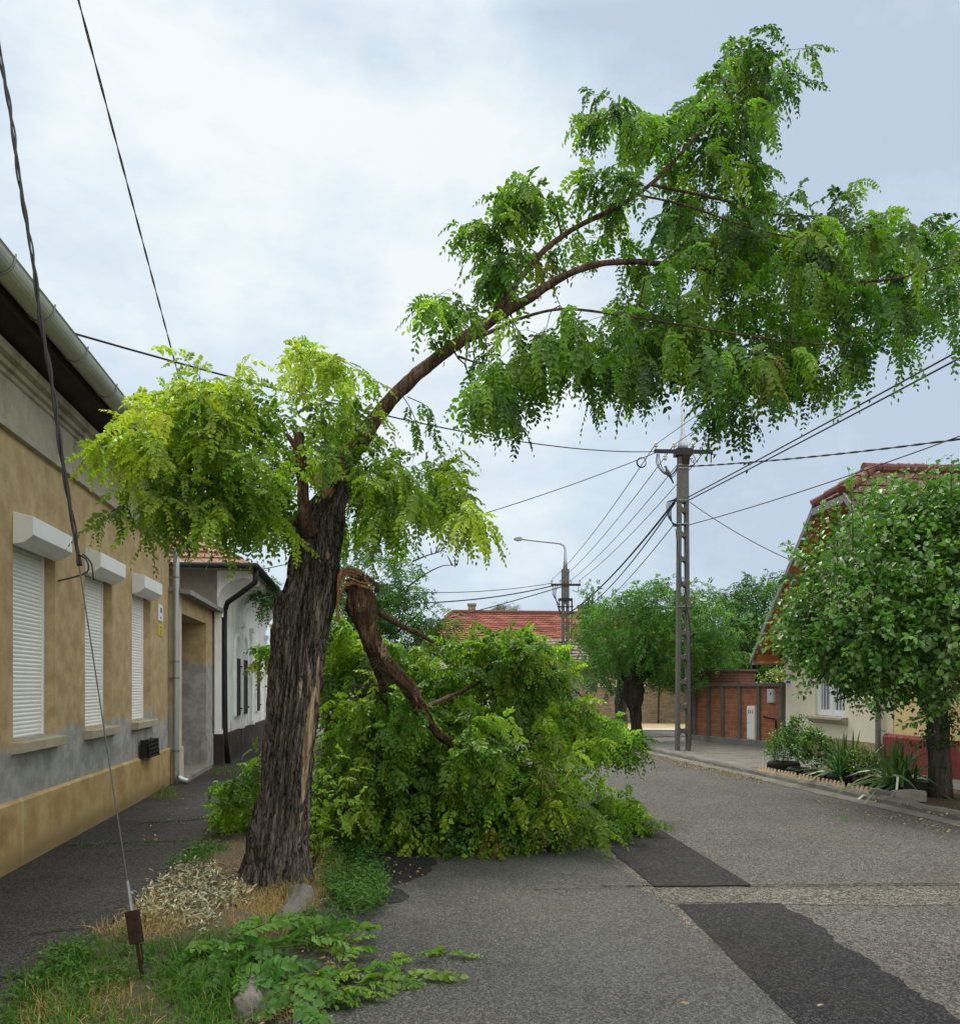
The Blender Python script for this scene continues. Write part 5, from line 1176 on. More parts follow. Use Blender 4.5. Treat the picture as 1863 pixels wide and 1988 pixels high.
# ================================================================== THE BROKEN STREET TREE
TY = 6.9
LEAFC = dict(dark=(.042, .108, .014), mid=(.082, .182, .018), bright=(.135, .255, .024), yellow=(.225, .345, .024), pale=(.34, .42, .04), blue=(.060, .125, .034), olive=(.15, .155, .028))
rt = thing('black_locust_tree', 'tall broken street tree with a thick grooved trunk and one long leaning leafy limb', 'tree', G(545, 1725))
O_ = Vector(rt.location)
tab = [(1742, 452, 607), (1725, 455, 606), (1690, 464, 601), (1640, 476, 600), (1560, 492, 603), (1450, 508, 612), (1350, 520, 628), (1250, 526, 640), (1195, 529, 651), (1165, 533, 655), (1145, 549, 657), (1100, 556, 662), (1050, 562, 665), (1020, 566, 668), (985, 590, 670), (955, 622, 676), (935, 634, 680)]
def trunk_mesh():
    vs = np.array([t[0] for t in tab][::-1], float); ul = np.array([t[1] for t in tab][::-1], float); ur = np.array([t[2] for t in tab][::-1], float)
    rows, cols = 300, 192; V = []; W = []
    for i in range(rows + 1):
        v = 1742 + (935 - 1742) * i / rows
        a = np.interp(v, vs, ul); b = np.interp(v, vs, ur)
        c = P((a + b) / 2, v, TY); r = (b - a) / 2 / FPX * TY * .88
        c.y += 0.0; z = c.z
        for j in range(cols):
            th = 2 * math.pi * j / cols
            d = Vector((math.cos(th), math.sin(th), 0))
            # long interlaced ridges and furrows
            q = Vector((d.x * 2.1, d.y * 2.1, z * 0.85))
            w = mnoise.noise(q * 2.2) * 0.55
            f = abs(mnoise.noise(Vector((d.x * 6.2 + w, d.y * 6.2 + w, z * 1.05))))
            f2 = abs(mnoise.noise(Vector((d.x * 14 + w, d.y * 14, z * 3.2 + 7))))
            big = mnoise.noise(Vector((d.x * 1.3, d.y * 1.3, z * 1.4 + 3)))
            h = 0.105 * min(f * 2.4, 1) ** .8 + 0.030 * min(f2 * 2, 1) + 0.035 * big - 0.09
            h += 0.010 * mnoise.noise(Vector((d.x * 30, d.y * 30, z * 14)))
            flare = max(0, (0.45 - z) / 0.45) ** 2 * 0.09 * max(0, mnoise.noise(Vector((d.x * 1.8, d.y * 1.8, 9))) + .25)
            # burrs around the old pollard cuts
            for bu, bv, bs, ba in ((618, 1085, .13, .07), (585, 1060, .10, .05), (640, 1052, .08, .04), (572, 1150, .12, .03), (575, 1225, .05, -.05), (533, 1160, .10, .05)):
                bp0 = P(bu, bv, TY - r * .85); dd = (Vector((c.x + d.x * r, c.y + d.y * r, z)) - bp0).length
                if dd < bs * 2: h += ba * math.exp(-(dd / bs) ** 2 * 2) * (1 + .9 * mnoise.noise(Vector((d.x * 16, d.y * 16, z * 18))))
            rr = r * (1 + 0.0) + h * (0.55 + r) + flare
            V.append((c.x + d.x * rr - O_.x, c.y + d.y * rr * 0.92 - O_.y, z - O_.z))
            # exposed pale wood: the long split down the front right
            u_ = U0 + (c.x + d.x * rr) / (c.y + d.y * rr) * FPX
            wd = 0.0
            if d.y < 0:
                cu = np.interp(v, [1290, 1330, 1400, 1480, 1560, 1640], [618, 616, 603, 592, 585, 580]); hw = np.interp(v, [1270, 1300, 1350, 1420, 1500, 1580, 1660], [0, 7, 11, 11, 6, 4, 0])
                if hw > 0: wd = max(wd, 0.95 - abs(u_ - cu) / hw * 0.55)
                for (cu2, cv2, su, sv, am) in ((637, 1083, 7, 9, .9), (608, 1110, 7, 30, .62), (600, 1300, 22, 70, .42), (575, 1330, 18, 40, .40), (612, 1190, 16, 40, .40)):
                    wd = max(wd, am * math.exp(-((u_ - cu2) / su) ** 2 - ((v - cv2) / sv) ** 2))
            W.append(wd)
    F = []
    for i in range(rows):
        for j in range(cols):
            j2 = (j + 1) % cols; F.append((i * cols + j, i * cols + j2, (i + 1) * cols + j2, (i + 1) * cols + j))
    F = np.array(F)
    o = mesh_np('trunk', np.array(V), F, None, M['bark'], rt, True)
    at = o.data.attributes.new('wood', 'FLOAT', 'POINT'); at.data.foreach_set('value', np.array(W, np.float32))
    # cap
    return o
trunk_mesh()
def rel(pl, s=1.0): return [(p - O_, r * s) for p, r in pl]
mb = MB(); knobbly(mb, rel(polyline([(P(600, 1035, 6.72), .075), (P(592, 1000, 6.62), .050), (P(586, 930, 6.55), .045), (P(582, 880, 6.52), .044), (P(579, 832, 6.52), .045)], .03)), 14, .25, 3)
knobbly(mb, rel(polyline([(P(580, 880, 6.52), .022), (P(562, 850, 6.5), .02), (P(556, 842, 6.48), .018)], .03)), 10, .2, 4)
knobbly(mb, rel(polyline([(P(584, 900, 6.53), .018), (P(598, 862, 6.56), .018), (P(614, 838, 6.6), .012)], .03)), 10, .2, 5)
mb.build('pruned_stub', M['limb'], rt, smooth=True)
mb = MB(); knobbly(mb, rel(polyline([(P(640, 960, 6.85), .07), (P(622, 945, 6.8), .055), (P(607, 915, 6.78), .04), (P(602, 890, 6.78), .032)], .03)), 12, .4, 8)
mb.build('splintered_stub', M['torn'], rt, smooth=True)
# skeleton of the leaning limb
RK = FPX / TY
limbA = polyline([(P(648, 985, 6.95), .12), (P(668, 910, 6.95), .105), (P(700, 855, 7.0), .098), (P(750, 785, 7.05), .088), (P(828, 712, 7.1), .080), (P(905, 655, 7.15), .076), (P(970, 612, 7.2), .062), (P(1030, 577, 7.2), .050), (P(1100, 533, 7.2), .042), (P(1165, 512, 7.25), .038), (P(1240, 508, 7.3), .035), (P(1320, 516, 7.4), .030), (P(1400, 523, 7.5), .026), (P(1510, 528, 7.6), .022), (P(1620, 545, 7.6), .017), (P(1740, 540, 7.5), .013), (P(1880, 500, 7.3), .008)], .05)
limbB = polyline([(P(950, 625, 7.2), .048), (P(995, 560, 7.25), .040), (P(1030, 515, 7.3), .036), (P(1065, 478, 7.3), .034), (P(1120, 440, 7.35), .032), (P(1200, 400, 7.4), .029), (P(1262, 358, 7.5), .026), (P(1312, 308, 7.6), .022), (P(1370, 243, 7.7), .017), (P(1425, 190, 7.75), .012), (P(1490, 125, 7.8), .007)], .05)
limbC = polyline([(P(905, 662, 7.1), .040), (P(950, 645, 7.0), .032), (P(1010, 618, 6.85), .025), (P(1090, 600, 6.7), .020), (P(1210, 612, 6.6), .016), (P(1380, 640, 6.5), .013), (P(1560, 665, 6.5), .009), (P(1680, 670, 6.6), .006)], .06)
limbD = polyline([(P(1262, 358, 7.5), .014), (P(1390, 385, 7.7), .011), (P(1500, 415, 7.9), .009), (P(1640, 420, 8.1), .007)], .07)
limbE = polyline([(P(1235, 378, 7.45), .011), (P(1330, 398, 7.2), .009), (P(1450, 440, 7.0), .007), (P(1580, 470, 6.9), .005)], .07)
mb = MB()
knobbly(mb, rel(limbA, .70), 24, .18, 1); knobbly(mb, rel(limbB, .70), 16, .15, 2); knobbly(mb, rel(limbC, .55), 12, .14, 5); knobbly(mb, rel(limbD), 8, .1, 6); knobbly(mb, rel(limbE), 8, .1, 7)
mb.tube([P(890, 692, 7.05) - O_, P(935, 708, 6.9) - O_], [.012, .004], 6)
mb.build('leaning_limb', M['limb'], rt, smooth=True)

def crown(name, parent, origin, skel, regions, cols, wts, twig_mat, leaf_mat, seed, label=None, **kw):
    rng = np.random.default_rng(seed); atts = []
    for poly, n, yf in regions:
        for (u, v) in sample_poly(poly, n, rng): atts.append(P(u, v, yf(u, v, rng)))
    tb = MB(); A, D = grow(skel, atts, tb, kw.pop('sag', .10), kw.pop('rmax', .016), rng)
    C = palette(len(A), cols, wts, rng) * np.array([1 + .45 * mnoise.noise(Vector(a) * 1.5) for a in A])[:, None]; T = kw.pop('tip', None)
    tip = palette(len(A), [T], [1], rng) if T else None
    V, F, CC = sprays(A, D, tb, kw.pop('tw', (.22, .42)), kw.pop('nleaf', 8), C, kw.pop('leaf_len', (.15, .25)), tipcols=tip, rng=rng, **kw)
    tb.v = [tuple(Vector(p) - origin) for p in tb.v]
    tw = tb.build('twigs', twig_mat, parent)
    o = mesh_np(name, V - np.array(origin), F, CC, leaf_mat, parent)
    if label: o['label'] = label
    return o
nY = lambda m, s: (lambda u, v, r: m + (u - 1000) * .0004 + r.normal(0, s))
up_regions = [
    ([(1140, 205), (1185, 180), (1230, 195), (1250, 230), (1220, 250), (1160, 225)], 11, nY(7.6, .25)),
    ([(1225, 235), (1330, 205), (1380, 175), (1425, 215), (1400, 275), (1330, 300), (1260, 290)], 26, nY(7.6, .3)),
    ([(1380, 170), (1440, 105), (1500, 82), (1555, 95), (1550, 125), (1510, 150), (1480, 200), (1430, 240), (1400, 230)], 40, nY(7.7, .3)),
    ([(1330, 300), (1430, 240), (1450, 290), (1430, 350), (1350, 350)], 12, nY(7.6, .3)),
    ([(985, 352), (1030, 342), (1060, 352), (1075, 385), (1000, 380)], 12, nY(7.3, .2)),
    ([(938, 432), (985, 425), (1005, 450), (960, 462)], 10, nY(7.3, .2)),
    ([(1150, 330), (1200, 322), (1240, 345), (1215, 385), (1150, 370)], 11, nY(7.4, .25)),
    ([(1060, 440), (1150, 425), (1200, 430), (1210, 480), (1150, 480), (1090, 490)], 9, nY(7.9, .2)),
    ([(960, 490), (1020, 480), (1050, 520), (1000, 560), (940, 560)], 13, nY(7.5, .25)),
    ([(820, 570), (880, 560), (930, 590), (900, 615), (830, 590)], 7, nY(7.0, .2)),
    ([(1290, 370), (1480, 370), (1530, 410), (1640, 385), (1730, 410), (1770, 450), (1700, 500), (1500, 500), (1300, 480)], 95, nY(7.6, .5)),
    ([(1720, 440), (1860, 400), (2050, 380), (2050, 600), (1840, 620), (1730, 560)], 60, nY(7.5, .5)),
    ([(1250, 480), (1700, 470), (1780, 560), (1760, 650), (1680, 690), (1540, 700), (1350, 680), (1200, 640), (1180, 560)], 118, nY(7.3, .6)),
    ([(930, 680), (1010, 620), (1100, 600), (1250, 600), (1400, 640), (1560, 670), (1640, 700), (1540, 742), (1420, 752), (1400, 700), (1280, 690), (1230, 730), (1100, 725), (960, 745), (910, 735)], 102, nY(6.9, .45)),
    ([(900, 745), (1010, 740), (1000, 790), (910, 790)], 7, nY(6.9, .3)),
    ([(1400, 755), (1480, 760), (1470, 790), (1400, 785)], 5, nY(6.8, .3)),
]
crown('crown', rt, O_, [(p, r) for p, r in limbA if p.x > -0.25] + limbB + limbC + limbD + limbE, up_regions,
      [LEAFC['dark'], LEAFC['mid'], LEAFC['bright'], LEAFC['blue'], LEAFC['yellow'], LEAFC['olive']], [2.4, 5.8, 3.6, 1.0, .5, .12], M['twig_dark'], M['leaf'], 11,
      label='drooping green foliage along the leaning limb', tw=(.12, .30), nleaf=7, leaf_len=(.13, .27), down=.6, droop=.6, ll=.048, lw=.025, pairs=8)
# bare hanging twigs below the limb
rng0 = np.random.default_rng(5)
def small_sprays(name, parent, origin, paths, col, seed, nleaf=9, leaf_len=(.13, .2), down=.6, twm=None, **kw):
    rng = np.random.default_rng(seed); tb = MB(); parts = []
    for pl in paths:
        pp = polyline([(Vector(p), .004) for p in pl], .05); k = len(pp)
        t1 = MB(); t1.tube([p - origin for p, r in pp], list(np.linspace(.0045, .0015, k)), 5, cap=False); t1.build('twig', twm or M['twig'], parent)
        idx = np.linspace(k * .25, k - 1, nleaf).astype(int)
        Os = np.array([tuple(pp[i][0]) for i in idx]); T = np.array([tuple((pp[min(i + 1, k - 1)][0] - pp[max(i - 1, 0)][0]).normalized()) for i in idx])
        sd = nrm(np.cross(T, rng.normal(0, 1, (len(T), 3))))
        Dl = nrm(T * .5 + sd * .8 + np.array([0, 0, -down]) + rng.normal(0, .2, T.shape))
        parts.append(compound(Os, Dl, rng.uniform(*leaf_len, len(Os)), palette(len(Os), [col], [1], rng, .2), rng=rng, **kw))
    V, F, C = join(parts)
    return mesh_np(name, V - np.array(origin), F, C, M['leaf'], parent)
small_sprays('hanging_leaves', rt, O_, [[P(775, 760, 7.0), P(800, 800, 6.95), P(812, 850, 6.9), P(800, 900, 6.9)], [P(790, 770, 7.0), P(830, 790, 7.0), P(845, 820, 7.0), P(840, 860, 7.0)], [P(860, 690, 7.05), P(845, 660, 7.0), P(850, 640, 7.0)], [P(705, 850, 7), P(730, 860, 6.9), P(770, 880, 6.85)]], LEAFC['mid'], 3, 6, (.09, .15))

# shoots sprouting all round the head of the trunk
lsk = polyline([(P(600, 1000, 6.85), .03), (P(560, 930, 6.75), .014), (P(440, 860, 6.6), .010), (P(330, 828, 6.5), .008), (P(250, 830, 6.4), .005), (P(190, 850, 6.35), .003)], .07) \
    + polyline([(P(600, 980, 6.85), .02), (P(540, 890, 6.9), .012), (P(470, 790, 7.0), .009), (P(390, 740, 7.0), .006), (P(300, 770, 7.0), .004)], .07) \
    + polyline([(P(600, 1000, 6.8), .02), (P(520, 970, 6.6), .012), (P(400, 935, 6.4), .008), (P(290, 930, 6.3), .005), (P(215, 985, 6.25), .003)], .07) \
    + polyline([(P(610, 960, 6.85), .018), (P(625, 860, 6.85), .012), (P(622, 760, 6.8), .008), (P(610, 690, 6.8), .005)], .07) \
    + polyline([(P(640, 970, 6.8), .02), (P(720, 915, 6.65), .012), (P(800, 915, 6.5), .009), (P(870, 930, 6.4), .006), (P(915, 975, 6.3), .004), (P(925, 1030, 6.3), .003)], .07) \
    + polyline([(P(600, 1000, 6.7), .015), (P(640, 950, 6.5), .010), (P(720, 910, 6.3), .006), (P(790, 905, 6.25), .004)], .07)
lY = lambda u, v, r: (6.85 - abs(u - 600) * .0009 + r.normal(0, .36)) if abs(u - 590) > 60 or v < 790 else 7.0 + abs(r.normal(0, .2))
left_regions = [
    ([(195, 850), (270, 790), (340, 745), (440, 730), (480, 760), (420, 830), (330, 860), (230, 890)], 62, lY),
    ([(420, 770), (470, 765), (545, 840), (590, 890), (600, 950), (500, 950), (400, 900), (330, 850)], 56, lY),
    ([(235, 980), (300, 930), (420, 900), (540, 930), (590, 980), (560, 1000), (430, 990), (300, 980)], 66, lY),
    ([(565, 705), (605, 680), (660, 688), (695, 715), (670, 735), (600, 725)], 13, lY),
    ([(600, 770), (650, 780), (715, 815), (730, 850), (660, 900), (610, 880)], 22, lY),
    ([(640, 910), (720, 900), (850, 910), (890, 940), (860, 965), (760, 960), (680, 960)], 44, lY),
    ([(890, 950), (925, 980), (928, 1010), (905, 1000)], 8, lY),
    ([(680, 985), (780, 970), (770, 1010), (690, 1030)], 10, lambda u, v, r: 7.4 + r.normal(0, .2)),
]
rngc = np.random.default_rng(21)
for part, (cols, w, sel) in enumerate((([LEAFC['yellow'], LEAFC['pale'], LEAFC['bright']], [5, 3.2, 1.4], (0, 3, 6)), ([LEAFC['mid'], LEAFC['bright'], LEAFC['dark'], LEAFC['yellow']], [4, 3, 2, 2.2], (1, 2, 4, 5, 7)))):
    crown('shoots', rt, O_, lsk, [left_regions[i] for i in sel], cols, w, M['twig'], M['leaf'], 31 + part,
          label=('yellow green young shoots at the left and top of the trunk', 'mid green shoots around the head of the trunk')[part],
          tw=(.15, .34), nleaf=8, leaf_len=(.13, .25), down=.32, droop=.45, ll=.038, lw=.021, pairs=9, tip=LEAFC['yellow'] if part else LEAFC['pale'])

# ================================================================== THE TORN, FALLEN BRANCH
fb = thing('fallen_branch', 'huge leafy branch torn from the trunk and hanging down across the footpath and road', 'branch', G(850, 1640))
OF = Vector(fb.location)
relF = lambda pl, s=1.0: [(p - OF, r * s) for p, r in pl]
fA = polyline([(P(684, 1132, 6.98), .085), (P(694, 1142, 6.95), .118), (P(700, 1165, 6.94), .140), (P(706, 1190, 6.96), .132), (P(712, 1212, 7.0), .105), (P(722, 1245, 7.05), .098), (P(742, 1283, 7.2), .084), (P(772, 1314, 7.4), .078), (P(800, 1345, 7.6), .072), (P(820, 1380, 7.8), .064), (P(843, 1415, 8.0), .056), (P(870, 1440, 8.3), .050), (P(920, 1465, 8.9), .040), (P(1000, 1490, 9.6), .030), (P(1100, 1500, 10.2), .020)], .04)
fB = polyline([(P(722, 1262, 7.12), .070), (P(735, 1300, 7.5), .060), (P(744, 1340, 8.0), .05), (P(745, 1400, 8.7), .04), (P(735, 1480, 9.0), .03), (P(720, 1560, 9.2), .02)], .05)
fC = polyline([(P(728, 1185, 7.0), .030), (P(780, 1215, 7.3), .026), (P(812, 1230, 7.5), .024), (P(840, 1247, 7.7), .015)], .06)
fD = polyline([(P(822, 1375, 7.75), .028), (P(890, 1345, 8.9), .020), (P(1000, 1300, 9.9), .014), (P(1100, 1330, 10.3), .010), (P(1200, 1420, 10.8), .006), (P(1250, 1450, 11.0), .004)], .06)
fE = polyline([(P(870, 1440, 8.4), .03), (P(900, 1520, 8.9), .022), (P(940, 1590, 8.6), .014), (P(960, 1625, 8.7), .008)], .06)
fF = polyline([(P(745, 1400, 8.7), .025), (P(780, 1520, 8.8), .018), (P(860, 1610, 8.5), .012), (P(930, 1640, 8.5), .006)], .06)
fG = polyline([(P(920, 1465, 8.9), .025), (P(1040, 1540, 9.3), .016), (P(1150, 1580, 9.5), .010), (P(1250, 1600, 9.7), .005)], .06)
fH = polyline([(P(745, 1400, 8.7), .022), (P(640, 1420, 9.0), .016), (P(540, 1480, 9.2), .010), (P(440, 1560, 9.6), .006)], .06)
mb = MB(); knobbly(mb, relF(fA, .88), 36, .36, 12); knobbly(mb, relF(fB, .8), 20, .22, 13); knobbly(mb, relF(fC), 10, .15, 14)
for k_, f_ in enumerate((fD, fE, fF, fG, fH)): knobbly(mb, relF(f_), 8, .12, 15 + k_)
fl = mb.build('broken_limb', M['limb'], fb, smooth=True)
wdat = fl.data.attributes.new('wood', 'FLOAT', 'POINT')
pts_ = np.array([tuple(v.co) for v in fl.data.vertices]) + np.array(OF)
uu = U0 + pts_[:, 0] / pts_[:, 1] * FPX; vv = V0 - (pts_[:, 2] - EYE) / pts_[:, 1] * FPX
wv = .66 * np.exp(-((uu - 742) / 18) ** 2 - ((vv - 1265) / 30) ** 2) + .50 * np.exp(-((uu - 815) / 24) ** 2 - ((vv - 1375) / 55) ** 2) + .36 * np.exp(-((uu - 700) / 30) ** 2 - ((vv - 1185) / 40) ** 2)
wdat.data.foreach_set('value', wv.astype(np.float32))
# strap of torn bark and sapwood still joined to the trunk
mb = MB()
r8 = random.Random(8)
for k in range(18):
    q = r8.random(); dv = (q - .35) * 44; dy = r8.uniform(-.11, .09); e = r8.random()
    pts = [(656 + r8.uniform(-3, 3), 1168 + dv * 1.5 + r8.uniform(-8, 8)), (657, 1138 + dv), (664 + q * 4, 1118 + dv * .9), (680, 1112 + dv * .8), (700, 1119 + dv * .7 + r8.uniform(-3, 3)), (716 + r8.uniform(-8, 8), 1127 + dv * .5 + r8.uniform(-3, 6))][: (6 if e > .35 else 5)]
    w = r8.uniform(.004, .017); n_ = len(pts)
    pl = polyline([(P(a, b, 6.86 + dy), w * (.6 if i in (0, n_ - 1) else 1)) for i, (a, b) in enumerate(pts)], .025)
    knobbly(mb, relF(pl), 7, .7, 30 + k)
for k in range(40):
    a = P(690 + r8.uniform(-24, 30), 1128 + r8.uniform(-8, 14), 6.86 + r8.uniform(-.1, .08)); d = Vector((r8.uniform(-.2, .9), r8.uniform(-.7, .2), r8.uniform(-.2, .9))).normalized() * r8.uniform(.03, .11); w = r8.uniform(.004, .011)
    mb.tube([a - OF, a + d * .5 + Vector((r8.uniform(-.008, .008), 0, .006)) - OF, a + d - OF], [w, w * .7, .0008], 5)
mb.build('torn_strap', M['torn'], fb, smooth=False)
mb = MB(); knobbly(mb, relF(polyline([(P(684, 1122, 6.82), .05), (P(706, 1124, 6.80), .035), (P(728, 1134, 6.82), .018), (P(731, 1150, 6.84), .02)], .02)), 10, .5, 41)
mb.build('bark_flap', M['bark_far'], fb, smooth=True)
mb = MB(); r9 = random.Random(9)
for k in range(16):
    a = P(735 + r9.uniform(-12, 12), 1285 + r9.uniform(-14, 14), 7.05); 
    mb.tube([p - OF for p, r in polyline([(a, 1), (a + Vector((r9.uniform(-.1, .12), -.06, -.02)), 1), (a + Vector((r9.uniform(-.22, .2), -.03, -.16)), 1), (a + Vector((r9.uniform(-.25, .25), 0, -.24)), 1)], .05)], .0022, 4)
mb.build('torn_fibres', M['twig_dark'], fb)
gY = lambda v: EYE * FPX / max(v - V0, 1)
def fy_(base, s, back=.55):
    def f(u, v, r):
        y = base + abs(r.normal(0, s)) + r.uniform(0, back)
        return min(y, gY(v + 14) - .02) if v > V0 + 60 else y
    return f
fall_regions = [
    ([(640, 1270), (760, 1240), (840, 1275), (900, 1265), (960, 1240), (1045, 1255), (1070, 1300), (1040, 1370), (900, 1380), (760, 1370), (640, 1380)], 150, fy_(8.8, .7)),
    ([(845, 1400), (930, 1390), (960, 1480), (900, 1520), (850, 1470)], 16, lambda u, v, r: 8.15 + r.normal(0, .12)),
    ([(960, 1245), (1055, 1255), (1085, 1290), (1040, 1310), (950, 1290)], 35, fy_(9.2, .5)),
    ([(1050, 1320), (1100, 1340), (1150, 1385), (1205, 1420), (1190, 1435), (1110, 1410), (1050, 1400)], 30, fy_(9.9, .4)),
    ([(640, 1380), (800, 1360), (960, 1370), (1060, 1400), (1070, 1500), (1000, 1530), (800, 1520), (640, 1520)], 180, fy_(8.5, .8)),
    ([(620, 1500), (800, 1500), (1000, 1520), (1080, 1530), (1150, 1575), (1220, 1596), (1060, 1596), (980, 1615), (900, 1635), (760, 1610), (640, 1590)], 165, fy_(8.2, .5)),
    ([(425, 1560), (455, 1510), (500, 1470), (540, 1480), (540, 1570), (470, 1600)], 34, fy_(9.0, .5, .3)),
    ([(500, 1215), (540, 1190), (540, 1260), (510, 1270)], 5, lambda u, v, r: 9.6 + r.normal(0, .3)),
    ([(630, 1180), (680, 1200), (700, 1280), (640, 1290)], 16, lambda u, v, r: 9.2 + r.normal(0, .4)),
    ([(700, 1335), (750, 1325), (790, 1370), (790, 1480), (690, 1490), (670, 1400)], 30, lambda u, v, r: 8.1 + r.normal(0, .12)),
    ([(1140, 1395), (1215, 1420), (1240, 1440), (1225, 1450), (1150, 1425)], 18, fy_(10.4, .15, .2)),
    ([(1120, 1560), (1200, 1570), (1250, 1598), (1140, 1602)], 24, fy_(9.3, .1, .1)),
    ([(850, 1630), (960, 1628), (965, 1645), (860, 1645)], 14, fy_(8.3, .05, .1)),
]
fsk = [(p, min(r, .03)) for p, r in fA if p.y > 7.9] + fB[len(fB) // 3:] + fD + fE + fF + fG + fH
crown('crown', fb, OF, fsk, fall_regions, [LEAFC['mid'], LEAFC['bright'], LEAFC['dark'], LEAFC['yellow'], LEAFC['olive']], [3.2, 5.6, .7, 2.6, .1], M['twig_dark'], M['leaf'], 51,
      label='dense crumpled green foliage of the fallen branch', tw=(.16, .38), nleaf=8, leaf_len=(.14, .29), down=.30, droop=.4, sag=.06, ll=.052, lw=.030)
crown('crown', fb, OF, fsk, [([(1050, 1320), (1100, 1345), (1150, 1390), (1210, 1425), (1180, 1440), (1100, 1400)], 34, fy_(9.7, .35)), ([(1010, 1460), (1090, 1470), (1110, 1520), (1050, 1545)], 14, fy_(8.4, .1, .2)), ([(1000, 1580), (1060, 1575), (1075, 1600), (1010, 1612)], 14, fy_(8.3, .1, .1)), ([(1150, 1530), (1210, 1550), (1225, 1575), (1160, 1560)], 12, fy_(9.3, .1, .2)), ([(980, 1255), (1060, 1270), (1095, 1310), (1010, 1300)], 14, fy_(8.9, .3))],
      [LEAFC['yellow'], LEAFC['bright'], LEAFC['olive']], [4, 4, .9], M['twig'], M['leaf'], 52, label='lighter yellow green tips of the fallen branch', tw=(.18, .34), nleaf=9, leaf_len=(.16, .25), down=.3, droop=.45, ll=.038, lw=.021, pairs=9, sag=.05)

# sucker shoots beside the trunk foot
def sucker(name, label, base, stems, col, seed, **kw):
    t = thing(name, label, 'shoot', base)
    small_sprays('leaves', t, Vector(base), stems, col, seed, **kw)
    return t
bs = G(606, 1640); bs.y = 7.35; bs = Vector(((606 - U0) / FPX * 7.35, 7.35, .03))
sucker('sucker_shoot', 'bright yellow green sucker shoots growing right beside the trunk', bs,
       [[bs, P(625, 1560, 7.3), P(640, 1500, 7.25), P(655, 1450, 7.2)], [bs, P(640, 1590, 7.2), P(672, 1560, 7.1), P(700, 1545, 7.0)], [bs, P(615, 1560, 7.3), P(618, 1500, 7.3), P(612, 1470, 7.3)], [bs, P(640, 1600, 7.2), P(670, 1580, 7.1), P(690, 1585, 7.0)], [bs, P(640, 1560, 7.3), P(670, 1510, 7.3), P(690, 1490, 7.3)], [bs, P(620, 1600, 7.3), P(640, 1575, 7.3), P(650, 1545, 7.3)]], (.20, .33, .03), 71, nleaf=15, leaf_len=(.10, .17), down=-.15, ll=.026, lw=.014, pairs=7)

# ================================================================== OTHER TREES
def blob_atts(blobs, n, rng):
    w = np.array([b[1][0] * b[1][1] * b[1][2] for b in blobs]) ** .75; w /= w.sum(); out = []
    for i in rng.choice(len(blobs), n, p=w):
        c, r = blobs[i]; d = nrm(rng.normal(0, 1, 3)); k = rng.uniform(.25, 1.0) ** .45
        out.append(np.array(c) + d * np.array(r) * k * (1 + .18 * mnoise.noise(Vector(d * 2.5) + Vector((i, 0, 0)))))
    return np.array(out)
def far_tree(name, label, base, trunk, blobs, n, cols, wts, seed, leaf=(.22, .34), ll=.075, lw=.034, pairs=4, nleaf=6, tw=(.3, .6), down=.3, group=None, bark=None, simple=False, rmax=.03, lim=None):
    rng = np.random.default_rng(seed); base = Vector(base); t = thing(name, label, 'tree', base, group=group)
    mb = MB(); sk = []
    for pl in trunk:
        q = polyline([(Vector(p), r) for p, r in pl], .12); knobbly(mb, q, 14, .2, seed); sk += q
    mb.build('trunk', bark or M['bark_far'], t, smooth=True)
    A0_ = blob_atts(blobs, n, rng)
    if lim: A0_ = A0_[[lim(a + np.array(base)) for a in A0_]]
    tb = MB(); A, D = grow(sk, [Vector(a) for a in A0_], tb, .05, rmax, rng)
    ctr = np.mean([b[0] for b in blobs], axis=0); D = nrm(D + nrm(A - ctr) * .6)
    C = palette(len(A), cols, wts, rng)
    if simple:
        V, F, CC = simple_sprays(A, D, tb, tw, nleaf, C, leaf, down, rng)
    else:
        V, F, CC = sprays(A, D, tb, tw, nleaf, C, leaf, pairs, ll, lw, .4, down, rng=rng)
    tb.build('branches', M['twig_dark'], t)
    mesh_np('crown', V, F, CC, M['leaf_mul'] if simple else M['leaf_far'], t)
    return t
def simple_sprays(A, D, mb, tw_len, nleaf, C, size, down, rng, wind=(0, 0, 0)):
    n = len(A); TL = rng.uniform(*tw_len, n); Bs, As, Ns, Ls, Cs = [], [], [], [], []
    for i in range(n):
        e = A[i] + D[i] * TL[i]; mb.tube([Vector(A[i]), Vector((A[i] + e) / 2 + np.array([0, 0, .03])), Vector(e)], [.005, .003, .0015], 4, cap=False)
    side = nrm(np.cross(D, rng.normal(0, 1, (n, 3)))); oth = np.cross(D, side)
    for k in range(nleaf):
        t = (k + rng.uniform(0, 1, n)) / nleaf; ang = k * 2.4 + rng.normal(0, .4, n)
        rad = side * np.cos(ang)[:, None] + oth * np.sin(ang)[:, None]
        O = A + D * (TL * t)[:, None] + rad * .02
        Dl = nrm(D * .45 + rad * .8 + np.array([0, 0, -down]) + np.array(wind) + rng.normal(0, .25, (n, 3)))
        Bs.append(O); As.append(Dl); Ns.append(np.array([0, 0, 1.0]) + rng.normal(0, .55, (n, 3)))
        Ls.append(rng.uniform(*size, n) * (1.1 - .45 * t)); Cs.append(C * rng.uniform(.75, 1.25, (n, 1)) * (1 + .35 * t[:, None]))
    Ln = np.concatenate(Ls)
    return leaflets(np.concatenate(Bs), np.concatenate(As), np.concatenate(Ns), Ln, Ln * rng.uniform(.66, .85, len(Ln)), np.concatenate(Cs), .22, .42)

GA, GB, GC, GD = (.044, .120, .020), (.070, .175, .026), (.110, .230, .036), (.042, .095, .030)
